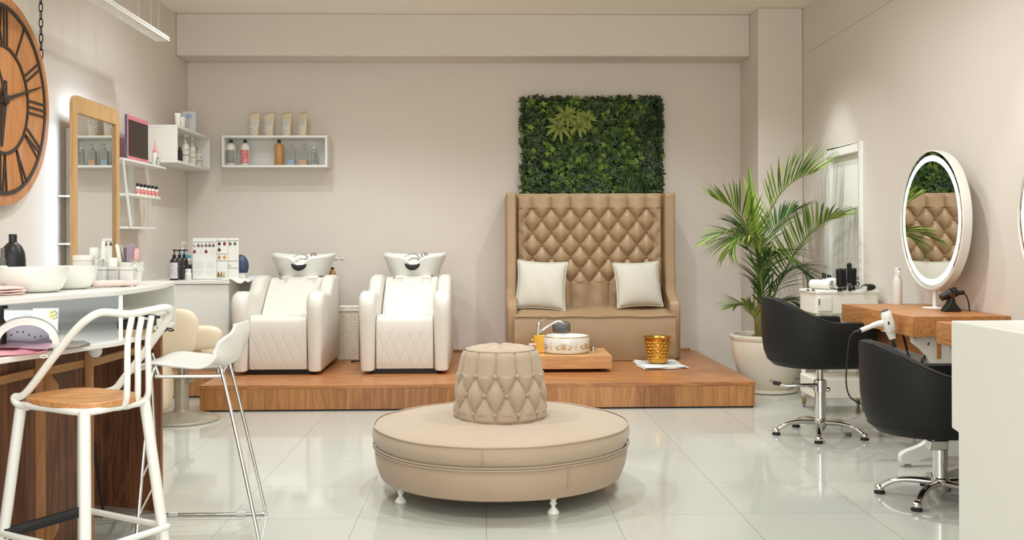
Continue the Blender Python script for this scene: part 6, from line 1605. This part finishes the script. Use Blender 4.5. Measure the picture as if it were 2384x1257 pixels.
rod([W_(top['bl'][0] + 0.03, top['bl'][1] - 0.02, zt2), W_(*top['bl'], zt2 - 0.005), W_(sx0, yr - 0.005, 0.06), W_(sx0 + 0.005, yr, 0.014), W_(sx0 + 0.05, yr, 0.010), W_(sx1 - 0.05, yr, 0.010), W_(sx1 - 0.008, yr, 0.014), W_(sx1 - 0.002, yr - 0.004, 0.05), W_(*top['br'], zt2 - 0.005), W_(top['br'][0] - 0.03, top['br'][1] - 0.02, zt2)], 'rear_leg_loop')
rod([W_(top['fl'][0] + 0.03, top['fl'][1] + 0.02, zt2), W_(*top['fl'], zt2 - 0.005), W_(xfl, yf_ + 0.005, 0.06), W_(xfl + 0.005, yf_, 0.014), W_(xfl + 0.05, yf_, 0.010), W_(xfr - 0.05, yf_, 0.010), W_(xfr - 0.008, yf_, 0.014), W_(xfr - 0.002, yf_ + 0.004, 0.05), W_(*top['fr'], zt2 - 0.005), W_(top['fr'][0] - 0.03, top['fr'][1] + 0.02, zt2)], 'front_leg_loop')
g = MB(); g.tube([W_(top['fl'][0] + 0.02, top['fl'][1], zt2 + 0.003), W_(top['fr'][0] - 0.01, top['fr'][1], zt2 + 0.003), W_(top['br'][0] - 0.01, top['br'][1], zt2 + 0.003), W_(top['bl'][0] + 0.02, top['bl'][1], zt2 + 0.003)], rr_ * 1.0, 10, closed=True); g.build('under_frame', M['chrome'], ss)
for f_ in (0.30, 0.48):
    zz = 0.33 if f_ == 0.30 else 0.18
    a = Vector((xfl, yf_, 0)).lerp(Vector((top['fl'][0], top['fl'][1], zt2)), zz / zt2); b = Vector((sx0, yr, 0)).lerp(Vector((top['bl'][0], top['bl'][1], zt2)), zz / zt2)
    g = MB(); g.tube([a - O, b - O], rr_ * 0.9, 10); g.build('foot_rest_bar', M['chrome'], ss)
for x in (sx0 + 0.07, sx1 - 0.11):
    g = MB(); g.box(x - 0.022, x + 0.022, yr - 0.012, yr + 0.012, 0.0, 0.02); g.build('glide', M['frost'], ss, world=True, bevel=0.003)

# ================================================================ CREAM SALON CHAIR ON A DISC BASE (behind the bar)
bc_ = P(423, 978, z=0)
sal = thing('salon_chair', 'cream salon chair on a taupe disc base behind the bar counter', 'salon chair', (bc_.x, bc_.y, 0))
g = MB(); g.lathe([(0.265, 0.0), (0.27, 0.008), (0.265, 0.02), (0.20, 0.036), (0.10, 0.05), (0.062, 0.064), (0.056, 0.085), (0.0, 0.086)], 64); g.build('disc_base', M['taupe'], sal)
g = MB(); g.lathe([(0.050, 0.06), (0.050, 0.31), (0.046, 0.315), (0.046, 0.335)], 32); g.build('column', M['taupe'], sal)
g = MB(); g.lathe([(0.026, 0.33), (0.026, 0.42)], 24); g.build('piston', M['satin'], sal)
g = MB(); g.cyl((-0.09, -0.02, 0.29), (0.09, -0.02, 0.29), 0.018); g.tube(sm([(-0.085, 0, 0.29), (-0.10, 0, 0.33), (-0.10, 0, 0.39), (-0.06, 0, 0.42)], 5), 0.008, 8); g.tube(sm([(0.04, 0, 0.33), (0.06, 0, 0.37), (0.02, 0, 0.41)], 5), 0.006, 8); g.build('pump_lever', M['taupe'], sal)
g = MB(); g.box(-0.12, 0.10, -0.10, 0.10, 0.415, 0.43); g.build('mounting_plate', M['black'], sal, bevel=0.004)
g = MB(); g.ball((-0.06, 0, 0.49), 0.29, 0.28, 0.065, 32, e=0.55); g.build('seat', M['beige'], sal)
def pad(cx, cy, cz, rx, ry, rz, e=0.6, nm='backrest', rot=0.0):
    g = MB(); g.ball((0, 0, 0), rx, ry, rz, 36, e=e, M=Matrix.Translation((cx, cy, cz)) @ Matrix.Rotation(rot, 4, 'Z')); return g.build(nm, M['beige'], sal)
bq = Wq = P(428, 780, y=bc_.y - 0.15) - sal.location
pad(P(400, 770, y=bc_.y - 0.28).x - bc_.x, -0.28, (P(400, 718, y=bc_.y - 0.28).z + 0.50) / 2, 0.185, 0.055, (P(400, 718, y=bc_.y - 0.28).z - 0.50) / 2 + 0.0, 0.62)
am = P(468, 786, y=bc_.y - 0.24); pad(am.x - bc_.x - 0.03, -0.23, am.z - 0.0, 0.175, 0.06, 0.085, 0.62, 'armrest')
am2 = P(350, 790, y=bc_.y - 0.24); pad(am2.x - bc_.x, -0.10, am.z, 0.06, 0.22, 0.085, 0.6, 'armrest')
lr_ = P(375, 900, y=bc_.y - 0.30); pad(lr_.x - bc_.x, -0.30, lr_.z, 0.075, 0.10, 0.17, 0.7, 'leg_rest')
# ================================================================ WOODEN DESKS ON THE RIGHT
DH = 0.86
da, db, dc = P(1958, 707.5, z=DH), P(2126, 737, z=DH), P(2284, 733, z=DH)
dxl = (da.x + db.x) / 2; y0d, y1d = db.y, da.y
def desk(lab, x0, y0, y1, th=0.115):
    t = thing('wooden_desk', lab, 'desk', ((x0 + XR) / 2, (y0 + y1) / 2, 0), group='wooden styling desks along the right wall')
    g = MB(); g.box(x0, XR - 0.003, y0, y1, DH - th, DH); g.build('desktop', M['desk'], t, world=True, bevel=0.002)
    g = MB(); g.box(x0 + 0.17, x0 + 0.19, y0 + 0.06, y1 - (0.06 if x0 == dxl else 0.45), DH - th - 0.13, DH - th); g.build('apron', M['desk'], t, world=True, bevel=0.002)
    for yy in (y0 + 0.07, y1 - 0.12):      # cabriole side supports
        s = [(x0 + 0.03, DH - th), (x0 + 0.035, DH - th - 0.04), (x0 + 0.09, DH - th - 0.085), (x0 + 0.15, DH - th - 0.16), (x0 + 0.19, DH - th - 0.27), (x0 + 0.20, 0.30), (x0 + 0.17, 0.20), (x0 + 0.09, 0.13), (x0 - 0.02, 0.085), (x0 - 0.04, 0.05), (x0 - 0.03, 0.02), (x0 + 0.02, 0.018), (x0 + 0.12, 0.05), (x0 + 0.25, 0.06), (XR - 0.03, 0.055), (XR - 0.03, DH - th)]
        sp_ = [(p.x, p.z) for p in sm([(a, 0, b) for a, b in s[1:12]], 5)]
        g = MB(); g.prism([s[0]] + sp_ + s[12:], 'Y', yy, yy + 0.045); g.build('curved_support', M['white'], t, world=True, bevel=0.004)
        for xx in (x0 - 0.0, XR - 0.12):
            g = MB(); g.lathe([(0.018, 0), (0.02, 0.006), (0.012, 0.018), (0.008, 0.055 if xx > x0 + 0.1 else 0.022)], 16, (xx + 0.01, yy + 0.022, 0)); g.build('levelling_foot', M['steel'], t, world=True)
    return t
desk('long wooden desk under the fully visible lit oval mirror', dxl, y0d, y1d)
e = P(2180, 748, z=DH)
desk('wooden desk mostly hidden behind the white reception counter', e.x, 4.22, e.y)
m_ = P(2128, 767, z=DH - 0.11); g = MB(); g.box(dxl + 0.004, dxl + 0.035, y0d + 0.004, y0d + 0.034, DH - 0.123, DH - 0.1155)
tag(g.build('metal_clip', M['steel'], None), 'small metal clip under the front corner of the long wooden desk', 'clip')

# ================================================================ LIT ROUND MIRRORS
def lit_mirror(lab, yc_, zc_, R, stand=True):
    t = thing('lit_mirror', lab, 'mirror', (2.80, yc_, zc_), group='round mirrors with a glowing ring on the right wall')
    MXr = Matrix(((0, 0, -1, 0), (1, 0, 0, 0), (0, 1, 0, 0), (0, 0, 0, 1)))      # lathe z -> -X (towards the room)
    g = MB(); g.lathe([(0.0, -0.04), (R * .96, -0.04), (R * 0.99, -0.035), (R, -0.01), (R * 1.0, 0.020), (R * 0.985, 0.024), (R * .98, 0.018)], 96, M=MXr, cap=False); g.build('rim', M['metalwhite'], t)
    g = MB(); g.lathe([(0.0, 0.018), (R * 0.845, 0.018)], 96, M=MXr, cap=False); g.build('glass', M['mirror'], t)
    g = MB(); g.lathe([(R * 0.845, 0.018), (R * 0.925, 0.018)], 96, M=MXr, cap=False); g.build('glowing_ring', M['led'], t)
    g = MB(); g.lathe([(R * 0.925, 0.018), (R * 0.982, 0.018)], 96, M=MXr, cap=False); g.build('outer_glass', M['mirror'], t)
    hz = zc_ - R - DH
    g = MB(); g.cyl((0.01, 0, -R + 0.01), (0.01, 0, -R - hz + 0.006), 0.013, n=20); g.build('stand_pole', M['metalwhite'], t)
    g = MB(); g.lathe([(0.075, 0.0), (0.078, 0.003), (0.07, 0.008), (0.013, 0.012)], 40, (0.01, 0, -R - hz)); g.build('stand_base', M['metalwhite'], t)
    for (ay, az) in ((0, 0.2), (0, -0.2)):
        g = MB(); g.cyl((0.04, ay, az), (XR - 2.80, ay, az), 0.02, n=16); g.build('wall_mount', M['metalwhite'], t)
    return t
xg = 2.78
ml, mr_ = P(2097, 512, x=xg), P(2243, 512, x=xg); mt, mbm = P(2172, 348, x=xg), P(2172, 677, x=xg)
Rm = (ml.y - mr_.y) / 2 * 1.0; ycm = (ml.y + mr_.y) / 2
Rm = (Rm + (mt.z - mbm.z) / 2) / 2
zcm = (P(2168, 348, x=xg).z + P(2168, 677, x=xg).z) / 2
lit_mirror('round mirror with a glowing white ring standing over the long wooden desk', ycm, zcm, Rm)
m2 = P(2369, 512, x=xg)
lit_mirror('second glowing round mirror, cut off by the edge of the view, over the nearer desk', m2.y - Rm, zcm, Rm)

# ================================================================ THINGS ON THE LONG DESK
def ondesk(px, py): return P(px, py, z=DH)
q = ondesk(2090, 704)
t = thing('mist_sprayer', 'slim white mist sprayer bottle standing on the long wooden desk', 'bottle', (P(2090, 704, y=y1d - 0.06).x, y1d - 0.06, DH)); yy = y1d - 0.06
k = yy / F_PX * 1.0; r = 10.3 * k; hh_ = P(2090, 623, y=yy).z - DH
g = MB(); g.lathe([(r * .96, 0), (r, .004), (r, hh_ * .60), (r * .9, hh_ * .68), (r * .62, hh_ * .78)], 32); g.build('body', M['whitematte'], t)
g = MB(); g.lathe([(r * .62, hh_ * .77), (r * .60, hh_ * .85), (r * .72, hh_ * .97), (r * .66, hh_)], 28); g.tube([(-0.0, -r * .62, hh_ * .93), (-0.002, -r * 0.95, hh_ * .88), (-0.002, -r * 0.95, hh_ * .78)], [0.008, 0.009, 0.006], 10, flat=0.6); g.build('trigger_head', M['white'], t)
g = MB(); g.cyl((0, -r * .60, hh_ * .955), (0, -r * .76, hh_ * .955), 0.0045); g.build('nozzle', M['black'], t)
# black straightener / dryer with holder
q = ondesk(2212, 725)
hd = thing('black_hair_dryer', 'black hair dryer resting in its black cone-shaped desk stand with a cable', 'hair dryer', (q.x, q.y - 0.01, DH)); O = hd.location; yy = O.y
def Wd(px, py, dy=0.0): return P(px, py, y=yy + dy) - O
g = MB(); g.prism([(-0.052, 0.0), (0.052, 0.0), (0.050, 0.012), (0.016, 0.055), (0.013, 0.085), (-0.013, 0.085), (-0.016, 0.055), (-0.050, 0.012)], 'Y', -0.03, 0.03); g.build('stand', M['black'], hd, bevel=0.006)
g = MB(); a, b = Wd(2190, 694), Wd(2214, 682); g.tube([a, b], [0.020, 0.026], 20); b2 = Wd(2226, 679); g.tube([b, b2], [0.030, 0.030], 20); g.build('barrel', M['black'], hd, bevel=0.003)
g = MB(); g.tube(sm([Wd(2216, 686), Wd(2232, 682), Wd(2244, 681)], 5), 0.013, 14); g.build('handle', M['black'], hd)
g = MB(); c = Wd(2216, 687, -0.03); g.tube([(c.x + 0.010 * math.cos(2 * PI * i / 20), c.y - 0.004, c.z + 0.010 * math.sin(2 * PI * i / 20)) for i in range(20)], 0.0018, 6, closed=True); g.build('copper_ring', mat('copper', (190, 100, 50), 0.25, 1.0), hd)
g = MB(); g.tube(sm([Wd(2243, 681), Wd(2250, 690), Wd(2255, 706), Wd(2258, 728, 0.02), Wd(2260, 742, 0.03), Vector((XR - 0.05 - O.x, 0.10, -0.30))], 8), 0.004, 8); g.build('cable', M['rubber'], hd)
# white hair dryer hanging in a ring on the desk edge
yh = y0d + 0.42; 
hw2 = P(2062, 760, x=dxl - 0.09); yh = hw2.y
wd = thing('white_hair_dryer', 'white hair dryer hanging nozzle down in a steel ring on the desk edge', 'hair dryer', (hw2.x, hw2.y, hw2.z)); O = wd.location; yy = O.y
def Wh(px, py, dy=0.0): return P(px, py, y=yy + dy) - O
ax = [Wh(2060, 724), Wh(2064, 735), Wh(2069, 755), Wh(2074, 775), Wh(2078, 788)]
g = MB(); g.tube(sm(ax, 6), [0.021, 0.023, 0.025, 0.027, 0.029, 0.030, 0.031, 0.032, 0.032, 0.033, 0.0335, 0.034, 0.034, 0.0335, 0.033, 0.032, 0.030, 0.028, 0.026, 0.0245, 0.023, 0.022, 0.021, 0.0205, 0.020], 28); g.build('barrel', M['ceramic'], wd)
a = ax[0]; dd_ = (ax[0] - ax[1]).normalized(); g = MB(); g.cyl(a, a + dd_ * 0.006, 0.021, 0.021, 24); g.cyl(a + dd_ * 0.0062, a + dd_ * 0.007, 0.015, 0.015, 24); g.build('air_intake', M['darkgrey'], wd)
g = MB(); g.tube(sm([Wh(2056, 752), Wh(2040, 755), Wh(2022, 762), Wh(2004, 769)], 6), [0.019] * 5 + [0.0165] * 5 + [0.014] * 9, 20); g.build('handle', M['ceramic'], wd)
g = MB(); g.tube([Wh(2078, 787), Wh(2079, 796), Wh(2082, 808)], [0.019, 0.019, 0.030], 4, flat=0.55); g.build('nozzle', M['black'], wd, bevel=0.003)
g = MB(); c = Wh(2069, 752, -0.034); g.ball(tuple(c), 0.006, 0.004, 0.010, 12); g.build('switch', M['black'], wd)
c = Wh(2070, 770); g = MB(); g.tube([(c.x + 0.044 * math.cos(2 * PI * i / 40), c.y + 0.044 * math.sin(2 * PI * i / 40), c.z) for i in range(40)], 0.0032, 8, closed=True)
g.tube([(c.x + 0.044, c.y, c.z), (dxl + 0.02 - O.x, c.y + 0.0, DH - 0.117 - O.z)], 0.0032, 8); g.build('holder_ring', M['chrome'], wd)
g = MB(); g.tube(sm([Wh(2004, 769), Wh(1990, 772), Wh(1978, 790, -0.01), Wh(1972, 840, -0.02), Wh(1970, 890, -0.02), Wh(1978, 922, 0.0), Wh(2000, 938, 0.10), Wh(2030, 945, 0.25)], 8), 0.0042, 8); g.build('cable', M['rubber'], wd)
g = MB(); g.tube([Wh(2005, 769), Wh(1990, 773), Wh(1983, 780)], [0.010, 0.007, 0.005], 10); g.build('cable_sleeve', M['black'], wd)
# cables hanging under the desk
for (pts, lab) in (([(2086, 765), (2100, 775), (2110, 800), (2112, 825), (2105, 845)], 'black cable hanging beneath the long desk, curving from the steel ring'), ([(2098, 765), (2104, 790), (2108, 805), (2118, 830)], 'short black cable crossing the curved cable beneath the long desk'), ([(2158, 790), (2153, 805), (2152, 830), (2150, 850)], 'thin straight black cable beneath the desk end, closer to the palm side'), ([(2163, 798), (2157, 812), (2152, 840), (2148, 850)], 'thin slanted black cable beneath the desk end, closer to the counter side')):
    g = MB(); xx = dxl + 0.12; pp = [P(a, b, x=xx) for a, b in pts]; pp = [Vector((xx, q.y, min(q.z, DH - 0.118))) for q in pp]
    last = pp[-1].copy(); last.z -= 0.25; last.x += 0.15; g.tube(sm(pp + [last], 6), 0.004, 8); tag(g.build('hanging_cable', M['rubber'], None), lab, 'cable', 'cables under the long desk')

# ================================================================ SALON TROLLEY
ta = P(1872, 676, z=0.91); tb_ = P(1912, 690, z=0.91)
TY = 7.25; TX0, TX1 = P(1876, 700, y=TY + 0.1).x, XR - 0.05
TX0 = P(1876, 960, y=7.45).x
tr_o = thing('salon_trolley', 'white plastic salon trolley with a drawer, carrying towels and round brushes', 'trolley', (TX0 + 0.22, 7.42, 0)); O = tr_o.location
TZ = P(1950, 677, y=7.22).z
M['trolley'] = mat('trolley_plastic', (232, 228, 216), 0.35, sss=0.0)
x0, x1, y0_, y1_ = O.x - 0.215, O.x + 0.26, 7.22, 7.62
g = MB(); g.prism(rounded(x0, x1, y0_, y1_, 0.035), 'Z', TZ - 0.17, TZ - 0.012); g.build('top_bin', M['trolley'], tr_o, world=True, bevel=0.006)
g = MB(); g.prism(rounded(x0 - 0.008, x1 + 0.008, y0_ - 0.008, y1_ + 0.008, 0.04), 'Z', TZ - 0.022, TZ); g.build('top_tray', M['trolley'], tr_o, world=True, bevel=0.005)
g = MB(); g.box(x0 + 0.01, x0 + 0.115, y0_ - 0.012, y0_ - 0.002, TZ - 0.15, TZ - 0.045); g.build('drawer_front', M['trolley'], tr_o, world=True, bevel=0.006)
g = MB(); g.box(x0 + 0.012, x0 + 0.022, y0_ - 0.018, y0_ - 0.012, TZ - 0.10, TZ - 0.06); g.build('drawer_latch', M['satin'], tr_o, world=True)
for (a, b, z0_, z1_) in ((x0, x1, 0.50, 0.62), (x0, x1, 0.12, 0.26)):
    g = MB(); g.prism(rounded(a, b, y0_ + 0.005, y1_, 0.03), 'Z', z0_, z1_); g.build('bin', M['trolley'], tr_o, world=True, bevel=0.006)
    g = MB(); pts = [(a + 0.03, y0_ - 0.002, z1_ + 0.0), (a + 0.03, y0_ - 0.004, z1_ + 0.055), (b - 0.03, y0_ - 0.004, z1_ + 0.055), (b - 0.03, y0_ - 0.002, z1_)]; g.tube(pts, 0.003, 6); g.build('guard_rail', M['satin'], tr_o, world=True)
for (a, b) in ((x0 + 0.012, y0_ + 0.012), (x1 - 0.04, y0_ + 0.012), (x0 + 0.012, y1_ - 0.04), (x1 - 0.04, y1_ - 0.04)):
    g = MB(); g.box(a, a + 0.028, b, b + 0.028, 0.085, TZ - 0.17); g.build('upright', M['trolley'], tr_o, world=True, bevel=0.003)
    g = MB(); g.cyl((a + 0.014, b + 0.014, 0.085), (a + 0.014, b + 0.014, 0.06), 0.012); g.box(a + 0.002, a + 0.008, b - 0.005, b + 0.03, 0.02, 0.065).box(a + 0.020, a + 0.026, b - 0.005, b + 0.03, 0.02, 0.065)
    cst = g.build('caster', M['goldpale'], tr_o, world=True)
    g = MB(); g.cyl((a + 0.009, b + 0.012, 0.022), (a + 0.019, b + 0.012, 0.022), 0.022, n=24); w_ = g.build('wheel', M['satin'], cst); w_.location = -O
# towels on the trolley
def roll_towel(lab, px, py, L, r, y, rz, grp='rolled white towels on the trolley'):
    c = P(px, py, y=y); t = thing('rolled_towel', lab, 'towel', (c.x, y, TZ + 0.0005), rz, grp)
    g = MB(); pr = []
    for i in range(60):
        q = i / 59; an = 2 * PI * 2.2 * q - PI * 0.6; rr = r * (0.22 + 0.76 * q); pr.append((rr * 1.15 * math.cos(an), max(0.002, r * 0.98 + rr * math.sin(an))))
    g.grid(lambda u, v: (pr[int(u * 59 + .5)][0], -L / 2 + L * v + 0.003 * math.sin(8 * u), pr[int(u * 59 + .5)][1]), 60, 12)
    g.build('roll', M['towel'], t, solid=0.006, angle=80); return t
roll_towel('rolled white towel on the trolley at its drawer end', 1915, 665, 0.20, 0.040, 7.45, 0.5)
roll_towel('rolled white towel on the trolley right behind the round brushes', 1945, 668, 0.24, 0.048, 7.42, 0.2)
roll_towel('rolled white towel on the trolley farthest from its drawer', 1988, 668, 0.20, 0.040, 7.50, -0.2)
M['bristle'] = mat('black_bristle', (16, 15, 15), 0.5)
def round_brush(lab, px, pyt, pyb, rpx, y, lean=0.0):
    b = P(px, 679, y=y); hh = P(px, pyt, y=y).z - TZ; hb = max(0.03, P(px, pyb, y=y).z - TZ); r = rpx * y / F_PX
    t = thing('round_brush', lab, 'hair brush', (b.x, y, TZ + 0.0005), group='black round brushes standing on the trolley')
    Ml = Matrix.Rotation(lean, 4, 'Y')
    g = MB(); g.lathe([(r * .45, 0), (r * .5, 0.003), (r * .38, hb * .55), (r * .30, hb * .85), (r * .45, hb)], 18, M=Ml); g.build('handle', M['blackgloss'], t)
    g = MB(); g.lathe([(r * .5, hb * .80), (r * .5, hb * .86)], 18, M=Ml); g.build('ferrule', M['chrome'], t)
    g = MB(); g.lathe([(r * .55, hb), (r * .62, hb + .01), (r * .62, hh - .008), (r * .4, hh)], 20, M=Ml)
    rr_ = random.Random(int(px)); nz = max(10, int((hh - hb) / 0.0065))
    for i in range(nz):
        z = hb + 0.008 + (hh - hb - 0.016) * i / nz
        for k in range(16):
            a = 2 * PI * (k + 0.5 * (i % 2)) / 16 + rr_.uniform(-.1, .1); L = r * rr_.uniform(.92, 1.12); w = 0.0011
            c, s_ = math.cos(a), math.sin(a)
            g.add([(c * r * .6 - s_ * w, s_ * r * .6 + c * w, z), (c * r * .6 + s_ * w, s_ * r * .6 - c * w, z), (c * r * .6, s_ * r * .6, z + 2 * w), (c * L, s_ * L, z + w)], [(0, 1, 3), (1, 2, 3), (2, 0, 3)], Ml)
    g.build('bristles', M['bristle'], t, smooth=False); return t
round_brush('thick black round brush, the one on the drawer side of the group on the trolley', 1955.5, 625, 667, 13, 7.20)
round_brush('slim black round brush tucked beside the thick one on the trolley', 1966, 625, 668, 7.5, 7.27)
round_brush('tallest black round brush, standing up in the middle of the trolley group', 1979, 612, 658, 8.5, 7.20, -0.03)
round_brush('black round brush behind and beside the tallest brush on the trolley', 1987, 624, 664, 9, 7.30, 0.03)
for (px, lab, w) in ((1918, 'black hair clip standing on the towel at the trolley end', 5), (1930, 'smaller black hair clip beside the other clip on the trolley towel', 5)):
    yy = 7.50; c = P(px, 655, y=yy); t = thing('hair_clip', lab, 'hair clip', (c.x, yy, TZ + 0.082), group='black clips on the trolley towels')
    g = MB(); g.box(-0.014, 0.002, -0.006, 0.006, 0, 0.040 if px == 1918 else 0.028); g.box(0.006, 0.016, -0.006, 0.006, 0, 0.036 if px == 1918 else 0.024); g.box(-0.014, 0.016, -0.006, 0.006, -0.001, 0.005); g.build('body', M['black'], t, bevel=0.002)
yy = 7.18; c = P(2013, 679, y=yy); t = thing('small_cup', 'tiny white cup on the trolley beside the black powder brush', 'cup', (c.x, yy, TZ + .0005)); g = MB(); g.lathe([(0.016, 0), (0.019, 0.034), (0.017, 0.034), (0.014, 0.004), (0, 0.004)], 20, cap=False); g.build('body', M['whitematte'], t)
c = P(2028, 670, y=yy); t = thing('neck_brush', 'black fluffy neck duster lying on the wall end of the trolley', 'brush', (c.x, yy + 0.05, TZ + .001)); g = MB(); g.ball((0, 0, 0.024), 0.052, 0.035, 0.023, 28, e=0.9)
for i in range(500):
    a = random.uniform(0, 2 * PI); b = random.uniform(0.0, 1.3); d = Vector((math.cos(a) * math.cos(b), math.sin(a) * math.cos(b), math.sin(b))); p = Vector((d.x * 0.050, d.y * 0.034, 0.024 + d.z * 0.022)); q = p + d * 0.007; s_ = d.orthogonal().normalized() * 0.001
    g.add([tuple(p - s_), tuple(p + s_), tuple(q)], [(0, 1, 2)])
g.build('bristles', M['bristle'], t, smooth=False)
for (px, lab) in ((1881, 'tiny black clip lying on the drawer corner of the trolley top'), (1893, 'tiny black clip lying on the trolley top beside the towel')):
    yy = 7.24; c = P(px, 674, y=yy); t = thing('sectioning_clip', lab, 'hair clip', (c.x, yy, TZ + .0005), group='tiny black clips on the trolley top'); g = MB(); g.box(-0.014, 0.014, -0.006, 0.006, 0, 0.006).box(-0.004, 0.004, -0.006, 0.006, 0.006, 0.013); g.build('body', M['black'], t, bevel=0.002)

# ================================================================ WHITE RECEPTION COUNTER (right foreground)
rh = 0.96
r0 = P(2214, 746, z=rh); r1 = P(2400, 778, z=rh)
rx = r0.x
rc = thing('reception_counter', 'tall plain white reception counter at the cut-off side in front of the black chairs', 'counter', (rx + 0.5, 3.3, 0))
zmid = P(2214, 998, x=rx).z
M['counterwhite'] = mat('counter_white', (212, 211, 202), 0.45)
xb = rx; yb2 = P(2231, 1100, x=rx).y
g = MB(); g.prism([(2.4, 0.05), (yb2, 0.05), (yb2, zmid - 0.004), (r0.y, zmid + 0.004), (r0.y, rh), (2.4, rh)], 'X', rx, rx + 1.0); g.build('body', M['counterwhite'], rc, world=True, bevel=0.006, seg=3)
g = MB(); g.box(rx - 0.03, rx + 0.95, 2.4, P(2208, 1240, x=rx - 0.03).y, 0, 0.05); g.build('plinth', M['counterwhite'], rc, world=True, bevel=0.004)
